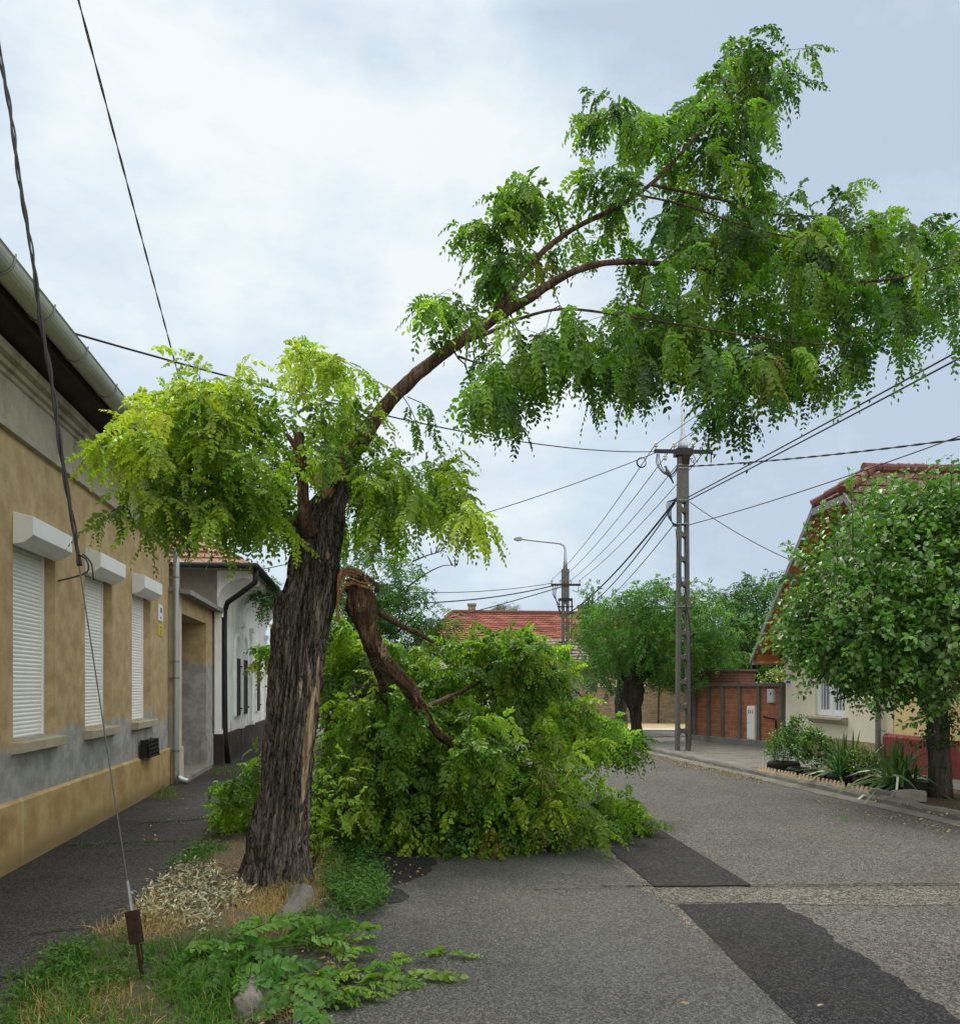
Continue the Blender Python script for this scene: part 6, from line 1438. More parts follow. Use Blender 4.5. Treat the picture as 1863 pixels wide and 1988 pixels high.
# mulberry on the right
mbase = G(1825, 1547, ZP + .01)
far_tree('mulberry_tree', 'round bushy broad leaved tree with a straight trunk in the planting bed at the right', mbase,
         [[((.0, 0, -.05), .20), ((.0, 0, .15), .165), ((-.02, 0, .6), .15), ((-.05, 0, 1.1), .15), ((-.10, 0, 1.6), .17), ((-.14, 0, 1.85), .12), ((-.3, .1, 2.3), .06)], [((-.1, 0, 1.55), .10), ((.4, -.2, 2.1), .06), ((.9, -.4, 2.6), .03)], [((-.1, 0, 1.6), .09), ((-.8, -.3, 2.1), .05), ((-1.5, -.6, 2.5), .03)], [((-.1, 0, 1.6), .08), ((-.4, .5, 2.3), .05), ((-.9, .9, 2.9), .03)], [((-.1, 0, 1.6), .08), ((-.2, -.8, 2.1), .05), ((-.5, -1.4, 2.5), .03)]],
         [((-.05, 0, 2.85), (1.9, 1.7, 1.35)), ((-1.0, -.2, 2.5), (1.2, 1.3, .95)), ((-.7, -.5, 2.15), (1.4, 1.3, .65)), ((.6, .0, 3.6), (1.5, 1.2, .85)), ((-.25, .1, 3.75), (.95, 1.0, .62)), ((-1.55, 0, 2.2), (.55, .7, .4))],
         2100, [GA, GB, GC, (.13, .245, .07)], [1.8, 4.2, 3.6, 2.4], 81, leaf=(.06, .135), nleaf=12, tw=(.25, .6), down=.25, bark=M['bark_grey'], simple=True, rmax=.03, lim=lambda p: p[0] < 7.75 + max(0, (12.5 - p[1]) * .1))
# upright whips on its top and the hanging bough on the right
tt = [o for o in bpy.data.objects if o.name == 'mulberry_tree'][0]; tb = MB(); rng1 = np.random.default_rng(83); WA, WDr = [], []
for u, v0_, v1_ in ((1655, 1010, 925), (1700, 1000, 935), (1760, 1000, 940), (1800, 1000, 915), (1845, 1000, 895), (1590, 1060, 985), (1625, 1040, 980), (1735, 990, 930), (1560, 1110, 1020)):
    y = 12.2 + rng1.normal(0, .5); a, b = P(u, v0_, y) - Vector(mbase), P(u + rng1.uniform(-8, 8), v1_, y) - Vector(mbase)
    tb.tube([a - Vector((0, 0, .5)), a, b], [.012, .008, .003], 5, cap=False); 
    for k in range(5): WA.append(a.lerp(b, k / 5)); WDr.append((b - a).normalized())
hb = polyline([(P(1885, 1265, 11.2), 1), (P(1868, 1290, 11.0), 1), (P(1852, 1330, 10.9), 1), (P(1815, 1380, 10.9), 1), (P(1770, 1400, 10.9), 1)], .1)
tb.tube([p - Vector(mbase) for p, r in hb], .007, 5)
for k in range(1, len(hb) - 1, 1): WA.append(hb[k][0] - Vector(mbase)); WDr.append((hb[k + 1][0] - hb[k - 1][0]).normalized())
V, F, CC = simple_sprays(np.array([tuple(a) for a in WA]), np.array([tuple(d) for d in WDr]), tb, (.15, .3), 7, palette(len(WA), [GC, (.10, .21, .06)], [1, 1], rng1), (.07, .12), .1, rng1)
iv = []
for k in range(150):
    z = rng1.uniform(.75, 1.75); a = rng1.uniform(0, 6.28); r = .16 + (.22 if rng1.random() < .3 else .04) * rng1.random(); iv.append((-.04 + math.cos(a) * r, math.sin(a) * r, z))
iv = np.array(iv); V2, F2, C2 = simple_sprays(iv, nrm(np.stack([iv[:, 0], iv[:, 1], np.full(len(iv), -.25)], 1)), tb, (.04, .14), 4, palette(len(iv), [GA, GD], [1, 1], rng1), (.04, .075), .6, rng1)
mesh_np('ivy_leaves', V2, F2, C2, M['leaf_mul'], tt)
tb.build('branches', M['twig'], tt); mesh_np('whip_leaves', V, F, CC, M['leaf_mul'], tt)

sb = G(1236, 1439, ZP)
far_tree('street_tree', 'street tree with a gnarled burred trunk left of the concrete pole', sb,
         [[((0, 0, -.05), .20), ((-.02, 0, .5), .165), ((-.05, 0, .95), .19), ((-.08, 0, 1.15), .30), ((-.1, 0, 1.4), .33), ((-.12, 0, 1.62), .27), ((-.1, 0, 1.9), .14), ((-.1, 0, 2.5), .07)], [((-.15, 0, 1.6), .12), ((-.9, .2, 2.5), .05)], [((-.05, 0, 1.6), .12), ((1.0, 0, 2.5), .05), ((1.8, 0, 3.2), .03)], [((-.1, 0, 1.7), .1), ((.2, -.8, 2.7), .05)]],
         [((-.3, 0, 3.2), (1.35, 1.5, .95)), ((1.0, 0, 3.3), (1.55, 1.5, 1.15)), ((-.3, 0, 2.3), (1.0, 1.1, .55)), ((1.4, 0, 2.4), (1.2, 1.1, .75)), ((2.1, .2, 2.9), (.9, 1.0, .7)), ((.6, 0, 3.9), (1.0, 1.0, .6))],
         480, [GA, GB, (.08, .20, .035), GC], [1.5, 5, 3, 2.5], 91, leaf=(.2, .32), ll=.075, lw=.034, pairs=4, nleaf=7)
far_tree('street_tree', 'second thinner trunk and dark crown half hidden behind the gnarled street tree', P(1205, 1425, 29.5).xy.to_3d() + Vector((0, 0, .02)),
         [[((0, 0, -.05), .25), ((0, 0, 1.0), .2), ((0, 0, 2.0), .14), ((0, 0, 3.2), .06)]], [((-.4, 0, 2.25), (1.1, 1, .8)), ((.3, 0, 2.9), (1.2, 1, .8))], 150, [GD, GA, (.06, .12, .05)], [3, 2, 1.5], 92, nleaf=6, leaf=(.2, .32), ll=.08, lw=.04, pairs=4, bark=M['bark_grey'])
far_tree('garden_tree', 'big dark tree rising behind the brick garden wall left of the cream house', (11.2, 34.5, 0),
         [[((0, 0, -.05), .3), ((0, 0, 2.0), .22), ((0, 0, 4.5), .1)]],
         [((-1.1, 0, 3.9), (1.5, 1.5, 1.5)), ((.9, 0, 4.9), (1.9, 1.6, 1.3)), ((2.2, 0, 4.3), (1.6, 1.6, 2.2)), ((-.6, 0, 2.7), (1.6, 1.5, 1.0)), ((1.6, 0, 2.3), (2.0, 1.4, 1.2)), ((-1.8, 0, 5.15), (.35, .4, .55)), ((-.55, 0, 5.3), (.45, .4, .6)), ((1.5, 0, 5.6), (.6, .6, .7))],
         680, [GA, GD, GB, GC], [4, 2.5, 3, .7], 93, nleaf=7, leaf=(.28, .45), ll=.11, lw=.05, pairs=4, tw=(.35, .7))
far_tree('garden_tree', 'bright green rounded tree behind the brick pier and pole', (9.3, 39.0, 0),
         [[((0, 0, -.05), .25), ((0, 0, 2.0), .18), ((0, 0, 3.6), .08)]], [((-.4, 0, 3.8), (1.3, 1.2, 1.2)), ((-1.6, 0, 3.6), (1.0, 1.2, 1.3)), ((-.2, 0, 2.5), (1.4, 1.2, .8))], 260, [GB, GC, GA], [4, 2, 2], 94, nleaf=6, leaf=(.28, .45), ll=.11, lw=.05, pairs=4)
far_tree('slender_tree', 'slim pointed tree top beside the right chimney of the red roof', (6.15, 46.5, 0),
         [[((0, 0, -.05), .2), ((0, 0, 3.0), .12), ((0, 0, 6.5), .04)]], [((0, 0, 6.3), (.42, .42, .85)), ((.1, 0, 5.2), (.7, .6, .9)), ((0.5, 0, 4.3), (1.4, .9, .9))], 150, [GB, GA], [2, 2], 95, nleaf=6, leaf=(.28, .42), ll=.11, lw=.05, pairs=4, tw=(.25, .5))
far_tree('willow_tree', 'pale grey green willow showing above the red roof ridge', (2.2, 78, 0),
         [[((0, 0, -.05), .4), ((0, 0, 4.0), .3), ((0, 0, 7.5), .1)]], [((0, 0, 7.6), (1.6, 1.5, 1.6)), ((-1.1, 0, 6.8), (1.0, 1.2, 1.0)), ((1.3, 0, 7.3), (1.3, 1.2, 1.5)), ((3.6, 0, 6.6), (.8, .8, .7))], 260, [(.10, .125, .065), (.075, .10, .05), (.13, .15, .085)], [2, 2, 1], 96, nleaf=6, leaf=(.5, .8), ll=.16, lw=.05, pairs=5, down=1.0, tw=(.4, .8))
far_tree('verge_tree', 'dark green tree with bare dead twigs standing behind the broken trunk', (-3.6, 20.5, 0),
         [[((0, 0, -.05), .22), ((.1, 0, 1.5), .17), ((.4, 0, 3.0), .09), ((.9, 0, 4.3), .04)], [((.2, 0, 1.8), .08), ((1.6, -.2, 2.9), .035), ((2.2, -.2, 3.4), .02)]],
         [((.9, 0, 4.1), (1.1, 1.1, 1.1)), ((1.5, 0, 3.3), (1.0, 1.0, .8)), ((.3, 0, 3.0), (1.3, 1.2, 1.1)), ((2.5, 0, 2.9), (.55, .7, .45)), ((1.9, 0, 2.3), (.6, .7, .4)), ((.2, 0, 1.9), (1.4, 1.2, .9)), ((-1.35, 0, 3.95), (.45, .5, .35))],
         540, [GA, GD, GB, GC], [4, 2, 2.5, .6], 97, nleaf=7, leaf=(.18, .30), ll=.07, lw=.032, pairs=4)
vt = [o for o in bpy.data.objects if o.name == 'verge_tree'][0]; mb = MB(); vo = Vector(vt.location)
for path in ([(790, 1140, 20), (830, 1112, 20), (862, 1098, 20), (886, 1098, 20)], [(886, 1098, 20), (890, 1086, 20)], [(878, 1098, 20), (868, 1078, 20)], [(884, 1097, 20), (882, 1082, 20)], [(800, 1090, 20.2), (830, 1078, 20.2), (852, 1072, 20.2), (860, 1065, 20.2)], [(845, 1074, 20.2), (852, 1055, 20.2)], [(838, 1077, 20.2), (836, 1064, 20.2)], [(849, 1072, 20.2), (856, 1060, 20.2)]):
    q = polyline([(P(*p) - vo, 1) for p in path], .1); mb.tube([p for p, r in q], list(np.linspace(.022, .008, len(q))), 6)
mb.build('dead_twigs', M['twig_dark'], vt)
far_tree('garden_shrub', 'light green leafy shrub peeping over the brick garden wall', Vector((8.35, 23.6, 0)),
         [[((0, 0, 0), .05), ((0, 0, 1.3), .03)]], [((-.1, 0, 1.75), (.75, .4, .28)), ((.35, 0, 1.9), (.4, .3, .3))], 70, [(.16, .26, .06), (.22, .30, .08)], [1, 1], 98, nleaf=7, leaf=(.07, .11), simple=True, tw=(.15, .3))

# ================================================================== TYRE PLANTERS, EDGING, BLOCKS
def tyre(label, p, R, h):
    t = thing('tyre_planter', label, 'tyre', p, group='old tyres used as planters')
    mb = MB(); w = R * .33
    mb.lathe([(R * .60, 0.0), (R * .9, 0.0), (R * .98, h * .15), (R, h * .3), (R, h * .7), (R * .98, h * .86), (R * .88, h), (R * .68, h), (R * .60, h * .94), (R * .60, h * .55), (.001, h * .55)], 40)
    mb.build('casing', M['rubber'], t, smooth=True)
    mb = MB()
    for k in range(36):
        a = 2 * math.pi * k / 36; c, s = math.cos(a), math.sin(a)
        pts = [Vector((c * R * .995 - s * o, s * R * .995 + c * o, z)) for o, z in ((-.012, h * .28), (.012, h * .28), (.018, h * .72), (-.006, h * .72))]
        mb.prism(pts, Vector((c, s, 0)) * .008)
    mb.build('tread', M['rubber'], t)
    mb = MB(); mb.lathe([(R * .59, h * .56), (R * .4, h * .72), (.001, h * .76)], 20); mb.build('soil', M['soil'], t)
    return t
zb = ZP + .008
def TP(u, v): return G(u, v, zb)
spots = [(1522, 1498, .29, .17, 'black tyre planter furthest left, holding the first bush'), (1549, 1506, .20, .13, 'small black tyre at the foot of the dark standard bush'), (1586, 1514, .22, .15, 'grey black tyre left of the big iris clump'), (1644, 1526, .285, .18, 'wide black tyre under the big iris clump'),
         (1683, 1532, .21, .16, 'small smooth tyre between the two iris clumps'), (1775, 1545, .29, .19, 'black tyre planter beside the tree trunk')]
tp = []
for u, v, R, h, lb in spots:
    p = TP(u, v); p.y += R * .6; p.x += .05; tyre(lb, p, R, h); tp.append((p, R, h))
p = TP(1722, 1535); p.y += .25; tyre('worn tyre mostly hidden behind the right iris clump', p, .19, .13)
def bush(name, label, base, rx, ry, z0, z1, n, cols, seed, leaf=(.03, .055), cat='bush'):
    base = Vector(base); t = thing(name, label, cat, base); rng = np.random.default_rng(seed); tb = MB()
    A_ = []
    for i in range(n):
        d = nrm(rng.normal(0, 1, 3)); k = rng.uniform(.2, 1) ** .5
        A_.append(Vector((d[0] * rx * k, d[1] * ry * k, (z0 + z1) / 2 + d[2] * (z1 - z0) / 2 * k)))
    sk = [(Vector((0, 0, z)), .012) for z in np.linspace(.1, max(z0, .25), 4)]
    A, D = grow(sk, A_, tb, .03, .008, rng); D = nrm(D + np.array([0, 0, .8]))
    tb.tube([(0, 0, .08), (0, 0, max(z0 + .1, .25))], .012, 6)
    V, F, C = simple_sprays(A, D, tb, (.08, .18), 9, palette(n, cols, [1] * len(cols), rng), leaf, .1, rng)
    tb.build('stems', M['twig'], t); mesh_np('leaves', V, F, C, M['leaf_mul'], t)
p, R, h = tp[0]; bush('shrub', 'leafy green bush in the leftmost tyre', p, .34, .3, .12, .72, 130, [GB, GC, (.09, .19, .03)], 101)
p, R, h = tp[1]; bush('shrub', 'taller dark bush on a short stem with upright tips', p, .29, .26, .25, 1.02, 150, [GA, GB, GB, GC], 102, (.035, .06))
p, R, h = tp[2]; bush('shrub', 'green bush between the dark bush and the big iris clump', p + Vector((.05, .15, 0)), .33, .3, .12, .80, 130, [GB, GC, (.08, .17, .04)], 103, (.04, .07))
p, R, h = tp[4]; bush('shrub', 'yellow green bush between the two iris clumps', p + Vector((0, .1, 0)), .26, .24, .12, .58, 90, [GC, (.13, .20, .035)], 104)
def iris(label, base, n, L, spread, seed, flop=0.4):
    base = Vector(base); t = thing('iris_clump', label, 'plant', base, group='iris clumps in the tyres'); rng = np.random.default_rng(seed)
    O = np.stack([rng.normal(0, .10, n), rng.normal(0, .10, n), np.full(n, .08)], 1); az = rng.uniform(0, 2 * math.pi, n); til = np.abs(rng.normal(0, spread, n))
    D = np.stack([np.cos(az) * np.sin(til), np.sin(az) * np.sin(til), np.cos(til)], 1)
    C = palette(n, [(.05, .125, .04), (.07, .16, .05), (.10, .19, .06)], [2, 3, 1], rng); C[rng.random(n) < .06] = (.30, .22, .09)
    V, F, CC = blades(O, D, rng.uniform(*L, n), rng.uniform(.05, .08, n), flop * rng.uniform(.3, 1.4, n) * (til + .1), C, 5, C * np.array([1.15, 1.25, .9]))
    mesh_np('leaves', V, F, CC, M['leaf_mul'], t)
p, R, h = tp[3]; iris('upright fan of broad sword shaped leaves in the wide tyre', p + Vector((0, 0, .06)), 105, (.55, .88), .66, 111, .85)
p, R, h = tp[5]; iris('drooping fan of long sword shaped leaves left of the tree trunk', p + Vector((-.20, -.02, .06)), 130, (.65, 1.0), .85, 112, .95)
e0, e1 = TP(1468.6, 1499), TP(1694, 1545.6)
for i in range(5):
    a = e0.lerp(e1, i / 5 + .006); b = e0.lerp(e1, (i + 1) / 5 - .006); d = (b - a).normalized(); L_ = (b - a).length
    t = thing('edging_strip', 'beige scalloped lawn edging strip, %s of five counting from the far end' % ('first', 'second', 'third', 'fourth', 'fifth')[i], 'edging', a, d.xy, 'scalloped edging strips along the bed')
    n = 6; pts = [(0, 0, 0), (L_, 0, 0)]
    for k in range(n, 0, -1):
        x1_, x0_ = L_ * k / n, L_ * (k - 1) / n; w = x1_ - x0_
        pts += [(x1_ - .001 if k == n else x1_ - w * .08, 0, .045 if k != n else .05), (x1_ - w * .22, 0, .085), (x1_ - w * .38, 0, .118), (x1_ - w * .62, 0, .118), (x1_ - w * .78, 0, .085), (x0_ + w * .08, 0, .045)]
    mb = MB(); mb.prism(pts, (0, .025, 0)); o = mb.build('panel', M['edging'], t, bevel=.003); t.rotation_euler.x = math.radians(-8 + 5 * (i % 2))
def block(label, p, d, sx, sy, sz, seed):
    bm = bmesh.new(); bmesh.ops.create_cube(bm, size=1); bmesh.ops.subdivide_edges(bm, edges=bm.edges, cuts=5, use_grid_fill=True)
    for v in bm.verts:
        c = v.co.copy(); v.co = Vector((c.x * sx, c.y * sy, (c.z + .5) * sz)); q = c * 2.2 + Vector((seed, 0, 0))
        e = (abs(c.x) > .45) + (abs(c.y) > .45) + (abs(c.z) > .45)
        v.co += Vector((mnoise.noise(q), mnoise.noise(q + Vector((5, 0, 0))), mnoise.noise(q + Vector((0, 7, 0))))) * .018 - Vector((c.x * sx, c.y * sy, c.z * sz)) * (.05 * (e - 1) if e > 1 else 0)
        v.co.z = max(v.co.z, 0)
    me = bpy.data.meshes.new('concrete_block'); bm.to_mesh(me); bm.free(); o = link('concrete_block', me, M['concrete'], None, False)
    o.location = p; o.rotation_euler = (0, 0, math.atan2(d[1], d[0])); return tag(o, label, 'concrete block', 'loose concrete blocks by the bed')
block('pale broken concrete block lying in front of the tree trunk', TP(1763, 1556), (1, -.08), .42, .2, .15, 3)
block('flat concrete piece at the near end of the scalloped edging', TP(1715, 1549), (.55, -.8), .42, .06, .11, 6)
def stake(label, p, h, tilt, wire_to=None):
    t = thing('stake', label, 'stake', p, group='white stakes at the bed'); mb = MB(); mb.tube([(0, 0, -.02), (tilt, 0, h)], .016, 8); mb.build('rod', M['stake'], t)
    if wire_to: mb = MB(); mb.tube([(tilt * .9, 0, h * .9), wire_to], .005, 5); mb.build('tie_wire', M['wire'], t)
stake('white stake with a tie wire at the far end of the bed', TP(1481.5, 1495), .30, .01, (.28, .1, .32))
stake('white leaning stake behind the broken concrete block', TP(1738, 1552), .31, .03)

# ================================================================== VERGE VEGETATION
def scatter(poly, n, rng, z=None):
    out = np.array([tuple(G(u, v).xy) for u, v in sample_poly(poly, n, rng)]) + rng.normal(0, .035, (n, 2))
    zz = np.array([(.03 if z is None else z)] * n)
    return np.concatenate([out, zz[:, None]], 1)
def grass(name, label, polys, cols, wts, L, W, seed, tilt=.5, bend=.5, cat='grass'):
    rng = np.random.default_rng(seed); parts = []
    for poly, n in polys:
        O = scatter(poly, n, rng); az = rng.uniform(0, 2 * math.pi, n); ti = np.abs(rng.normal(0, tilt, n))
        cl = np.array([mnoise.noise(Vector((a * 5, b * 5, seed))) for a, b, _ in O])
        D = np.stack([np.cos(az) * np.sin(ti), np.sin(az) * np.sin(ti), np.cos(ti)], 1)
        C = palette(n, cols, wts, rng, .2)
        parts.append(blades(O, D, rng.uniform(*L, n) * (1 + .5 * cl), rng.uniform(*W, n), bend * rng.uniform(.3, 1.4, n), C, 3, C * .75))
    V, F, C = join(parts)
    return tag(mesh_np(name, V, F, C, M['grass']), label, cat, kind='stuff')
gg = [(.055, .145, .020), (.075, .19, .024), (.11, .22, .035)]
grass('grass', 'long fresh green grass in the foreground verge and by the kerb', [
    ([(285, 1850), (420, 1830), (500, 1850), (560, 1880), (540, 1960), (440, 1988), (300, 1988), (270, 1900)], 2200),
    ([(130, 1850), (260, 1830), (280, 1900), (240, 1960), (100, 2030), (-20, 2030), (40, 1930)], 1700), ([(120, 1980), (460, 1970), (450, 2050), (60, 2050)], 1300),
    ([(640, 1660), (700, 1650), (745, 1700), (740, 1770), (680, 1790), (620, 1740)], 700),
    ([(330, 1690), (400, 1650), (440, 1660), (400, 1690)], 500), ([(560, 1790), (680, 1790), (640, 1860), (560, 1850)], 350)], gg, [3, 3, 1.5], (.09, .23), (.005, .011), 121, .6, .7)
grass('grass', 'tall arching tuft of green grass in front of the stay anchor', [([(330, 1870), (420, 1850), (520, 1880), (530, 1940), (450, 1975), (340, 1960)], 1500)], gg, [3, 3, 1.5], (.20, .40), (.005, .010), 126, .5, .9)
rng = np.random.default_rng(127); parts = []
for poly, n, hz in (([(640, 1655), (700, 1645), (750, 1700), (745, 1775), (690, 1800), (630, 1750), (615, 1690)], 3000, .13), ([(330, 1690), (390, 1650), (450, 1655), (400, 1690)], 700, .08), ([(100, 1860), (260, 1835), (300, 1900), (200, 1960), (40, 1985)], 1600, .09), ([(560, 1790), (690, 1790), (640, 1870), (560, 1850)], 500, .09)):
    O = scatter(poly, n, rng, .03); O[:, 2] += rng.random(n) ** .7 * hz; az = rng.uniform(0, 6.28, n); A = np.stack([np.cos(az), np.sin(az), rng.normal(.1, .35, n)], 1)
    cl = np.array([mnoise.noise(Vector((a * 3, b * 3, 4))) for a, b, _ in O]); keep = cl > -.22
    V, F, C = leaflets(O[keep], A[keep], np.array([0, 0, 1.0]) + rng.normal(0, .45, (keep.sum(), 3)), rng.uniform(.02, .05, keep.sum()), rng.uniform(.010, .024, keep.sum()), palette(keep.sum(), [(.045, .12, .022), (.07, .165, .026), (.095, .19, .04)], [3, 2, 1], rng), .25)
    parts.append((V, F, C))
V, F, C = join(parts); tag(mesh_np('broadleaf_weeds', V, F, C, M['grass']), 'dark low broad leaved weeds between the kerb stones and the path', 'weeds', kind='stuff')
dr = [(.46, .33, .13), (.55, .43, .21), (.36, .24, .10), (.32, .28, .11)]
grass('dry_grass', 'straw coloured dead grass around the foot of the trunk', [
    ([(420, 1660), (470, 1640), (480, 1720), (420, 1710)], 500), ([(460, 1730), (600, 1720), (640, 1660), (660, 1690), (600, 1790), (480, 1790), (430, 1760)], 3400),
    ([(250, 1780), (370, 1770), (400, 1820), (280, 1850)], 1300), ([(60, 1950), (260, 1900), (300, 2030), (40, 2040)], 1300), ([(380, 1800), (560, 1770), (560, 1830), (400, 1830)], 900), ([(170, 1815), (250, 1800), (250, 1830), (190, 1825)], 160), ([(600, 1650), (660, 1620), (660, 1660), (620, 1680)], 300), ([(270, 1800), (300, 1740), (370, 1690), (440, 1685), (480, 1720), (500, 1770), (440, 1810)], 900), ([(440, 1960), (520, 1930), (620, 1960), (600, 1990), (440, 1990)], 300),
    ([(320, 1935), (440, 1930), (440, 1990), (300, 1990)], 160)], dr, [3, 2, 2, 1.5], (.06, .17), (.003, .006), 122, .6, .5)
grass('weeds', 'taller dry weeds at the foot of the downpipe and gateway', [([(292, 1545), (302, 1530), (350, 1535), (340, 1558), (300, 1560)], 300), ([(395, 1500), (450, 1490), (470, 1500), (420, 1512)], 200)], gg + [(.30, .25, .10)], [1, 1, 1, 2], (.08, .22), (.004, .009), 128, .7, .6, 'weeds')
grass('weeds', 'low weeds in the path joints and along the house wall', [
    ([(290, 1545), (300, 1530), (350, 1535), (340, 1560), (300, 1560)], 260), ([(395, 1500), (450, 1490), (500, 1500), (420, 1515)], 260), ([(275, 1601), (430, 1588), (430, 1594), (275, 1606)], 130),
    ([(120, 1650), (420, 1632), (420, 1639), (120, 1656)], 260), ([(-40, 1902), (130, 1892), (130, 1906), (-40, 1914)], 160), ([(145, 1645), (170, 1640), (165, 1655)], 60), ([(1290, 1470), (1500, 1520), (1600, 1545), (1500, 1525)], 60), ([(1620, 1592), (1650, 1590), (1655, 1600), (1625, 1600)], 60), ([(1330, 1478), (1460, 1505), (1450, 1508), (1330, 1484)], 60)],
    gg + [(.16, .15, .05)], [2, 2, 1, 1], (.03, .10), (.004, .008), 123, .8, .7, 'weeds')
# dried cut twigs with pale curled leaves
rng = np.random.default_rng(131); tb = MB(); n = 2100
pv = [(250, 1810), (285, 1750), (330, 1705), (370, 1690), (420, 1700), (470, 1725), (490, 1765), (420, 1790), (400, 1835), (340, 1805)]
O = scatter(pv, n, rng, .05); O[:, 2] = .05 + np.abs(rng.normal(0, .04, n))
az = rng.uniform(0, 6.28, n); A = np.stack([np.cos(az), np.sin(az), rng.normal(.1, .6, n)], 1)
V, F, C = leaflets(O, A, np.array([0, 0, 1.0]) + rng.normal(0, .9, (n, 3)), rng.uniform(.028, .066, n), rng.uniform(.009, .019, n), palette(n, [(.42, .43, .30), (.54, .53, .39), (.27, .29, .17), (.36, .28, .15)], [3, 2.6, 1.8, 1.2], rng), .6)
tag(mesh_np('dry_leaf_pile', V, F, C, M['litter']), 'heap of pale curled dead leaves left of the trunk foot', 'dead leaves', kind='stuff')
for k in range(30):
    c = scatter(pv, 1, rng, .09)[0]; a = rng.uniform(0, 6.28); L_ = rng.uniform(.15, .4); d = Vector((math.cos(a), math.sin(a), .1)) * L_ / 2
    tb.tube([Vector(c) - d, Vector(c) + Vector((0, 0, .03)), Vector(c) + d], [.004, .003, .0015], 4)
tag(tb.build('dry_stems', M['twig_dark']), 'thin dead stems sticking out of the leaf heap', 'dead stems', kind='stuff')
# leaf litter: gutters and road
rng = np.random.default_rng(132); n0 = [([(1250, 1462), (1320, 1478), (1480, 1515), (1500, 1527), (1330, 1492), (1240, 1468)], 700, .012), ([(1110, 1430), (1200, 1455), (1260, 1468), (1150, 1448)], 200, .012), ([(480, 1960), (640, 1900), (660, 1960), (620, 1990), (480, 1990)], 160, .02), ([(620, 1640), (760, 1650), (830, 1700), (740, 1740)], 60, .014),
    ([(600, 1800), (1860, 1640), (1860, 1985), (620, 1985)], 9, .014), ([(1500, 1530), (1860, 1610), (1860, 1630), (1520, 1545)], 110, .012), ([(300, 1560), (420, 1530), (420, 1600), (200, 1680)], 40, .03), ([(1700, 1560), (1863, 1580), (1863, 1600), (1720, 1575)], 60, ZP + .01), ([(560, 1860), (680, 1830), (700, 1900), (600, 1930)], 120, .03)]
parts = []
for poly, n, z in n0:
    O = scatter(poly, n, rng, z); O[:, 2] += rng.uniform(0, .012, n); az = rng.uniform(0, 6.28, n); A = np.stack([np.cos(az), np.sin(az), rng.normal(0, .2, n)], 1)
    parts.append(leaflets(O, A, np.array([0, 0, 1.0]) + rng.normal(0, .4, (n, 3)), rng.uniform(.02, .05, n), rng.uniform(.010, .022, n), palette(n, [(.34, .24, .10), (.46, .36, .16), (.22, .13, .06), (.35, .33, .08)], [3, 2, 2, .7], rng), .3))
V, F, C = join(parts); tag(mesh_np('leaf_litter', V, F, C, M['litter']), 'scattered fallen leaf litter along the kerbs and on the road', 'leaf litter', kind='stuff')

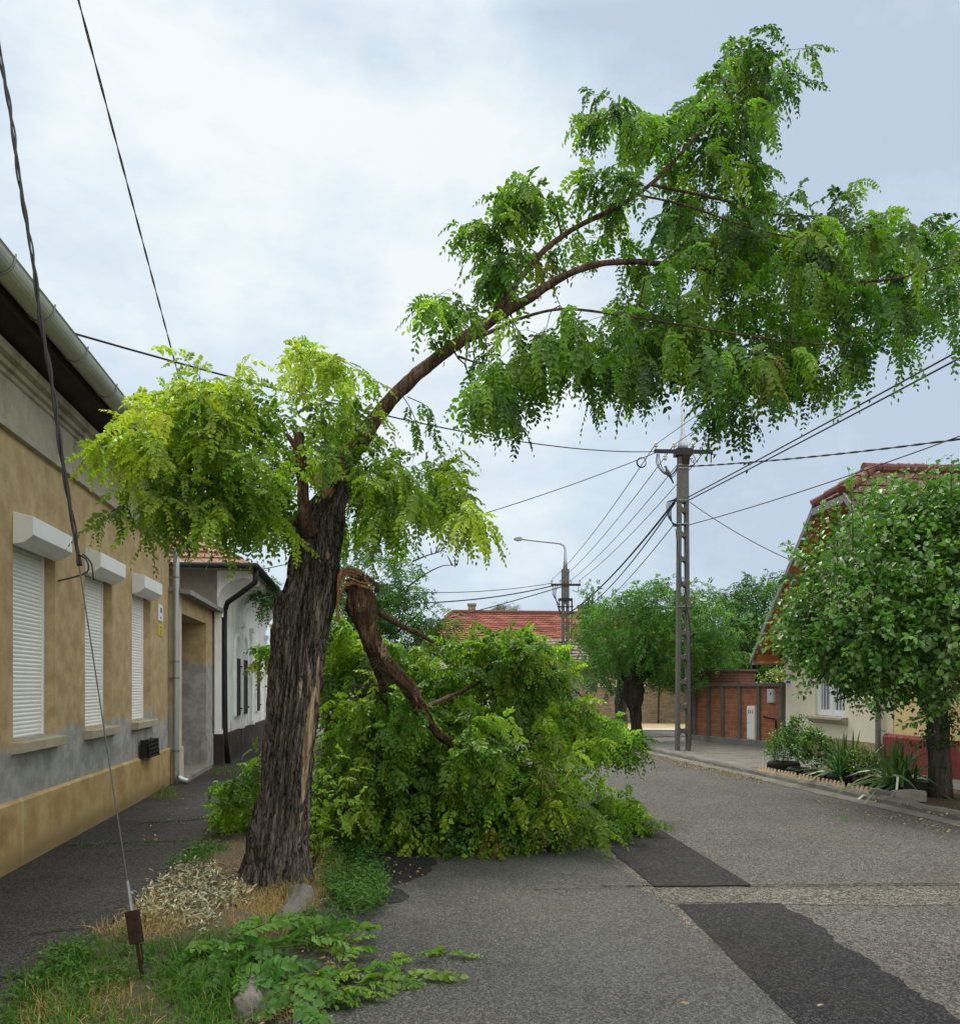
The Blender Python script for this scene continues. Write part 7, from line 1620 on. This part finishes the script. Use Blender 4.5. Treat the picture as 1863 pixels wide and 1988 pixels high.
# fresh torn sprigs in the foreground
def sprig(label, stems, colset, seed, nleaf, leaf_len, ll, lw, pairs, name='fallen_sprig'):
    b = Vector(stems[0][0]); b.z = 0; t = thing(name, label, 'sprig', b); rng = np.random.default_rng(seed); tb = MB(); parts = []
    for pl in stems:
        pp = polyline([(Vector(p), 1) for p in pl], .03); k = len(pp); tb.tube([p - b for p, r in pp], list(np.linspace(.0055, .002, k)), 6)
        idx = np.linspace(2, k - 1, nleaf).astype(int); Os = np.array([tuple(pp[i][0]) for i in idx]); T = np.array([tuple((pp[min(i + 1, k - 1)][0] - pp[max(i - 1, 0)][0]).normalized()) for i in idx])
        sd = nrm(np.cross(T, np.array([0, 0, 1.0]))) * np.where(np.arange(len(idx)) % 2 == 0, 1, -1)[:, None]
        Dl = nrm(T * .75 + sd * .75 + np.array([0, 0, .28]) + rng.normal(0, .15, T.shape))
        L = rng.uniform(*leaf_len, len(idx)); C = palette(len(idx), colset, [1] * len(colset), rng, .15)
        V, F, CC = compound(Os, Dl, L, C, pairs, ll, lw, .35, .1, rng); V[:, 2] = np.maximum(V[:, 2], .012 + .02 * rng.random(len(V))); parts.append((V, F, CC))
        for o_, d_, l_ in zip(Os, Dl, L):
            e = [Vector(o_) + Vector(d_) * l_ * q - Vector((0, 0, .3 * l_ * q * q)) for q in (0, .5, .95)]
            for q in e: q.z = max(q.z, .02)
            tb.tube([q - b for q in e], [.0025, .002, .001], 4)
    V, F, CC = join(parts); tb.build('stem', M['twig'], t); mesh_np('leaves', V - np.array(b), F, CC, M['leaf'], t)
def GZ(u, v, z): q = G(u, v, z); return q
sc = [(.10, .24, .045), (.075, .19, .035), (.14, .28, .05)]
sprig('big fresh green torn sprig with round leaflets lying over the kerb in the foreground', [
    [GZ(405, 1840, .12), GZ(480, 1865, .15), GZ(560, 1890, .13), GZ(620, 1900, .10)], [GZ(430, 1830, .12), GZ(520, 1840, .20), GZ(590, 1830, .20), GZ(640, 1800, .18)],
    [GZ(400, 1850, .1), GZ(440, 1830, .2), GZ(500, 1800, .24), GZ(560, 1790, .22)], [GZ(520, 1880, .12), GZ(560, 1910, .12), GZ(560, 1950, .10)], [GZ(380, 1850, .1), GZ(420, 1880, .15), GZ(490, 1900, .14)]], sc, 141, 10, (.2, .31), .052, .034, 8)
sprig('bright green torn sprig reaching from the kerb onto the asphalt', [
    [GZ(560, 1930, .06), GZ(640, 1905, .08), GZ(720, 1880, .07), GZ(800, 1855, .05), GZ(868, 1850, .03)], [GZ(600, 1930, .05), GZ(690, 1915, .07), GZ(760, 1900, .05), GZ(815, 1895, .03)], [GZ(590, 1950, .04), GZ(640, 1935, .05), GZ(700, 1925, .04)],
    [GZ(640, 1900, .06), GZ(670, 1850, .10), GZ(690, 1800, .10)]], [(.15, .29, .04), (.19, .32, .05), (.12, .25, .04)], 142, 11, (.15, .24), .046, .030, 7)
sprig('small loose green leaf sprig lying alone on the black patch', [[GZ(1145, 1634, .02), GZ(1165, 1632, .03), GZ(1182, 1630, .02)]], sc, 143, 3, (.12, .18), .035, .018, 5)
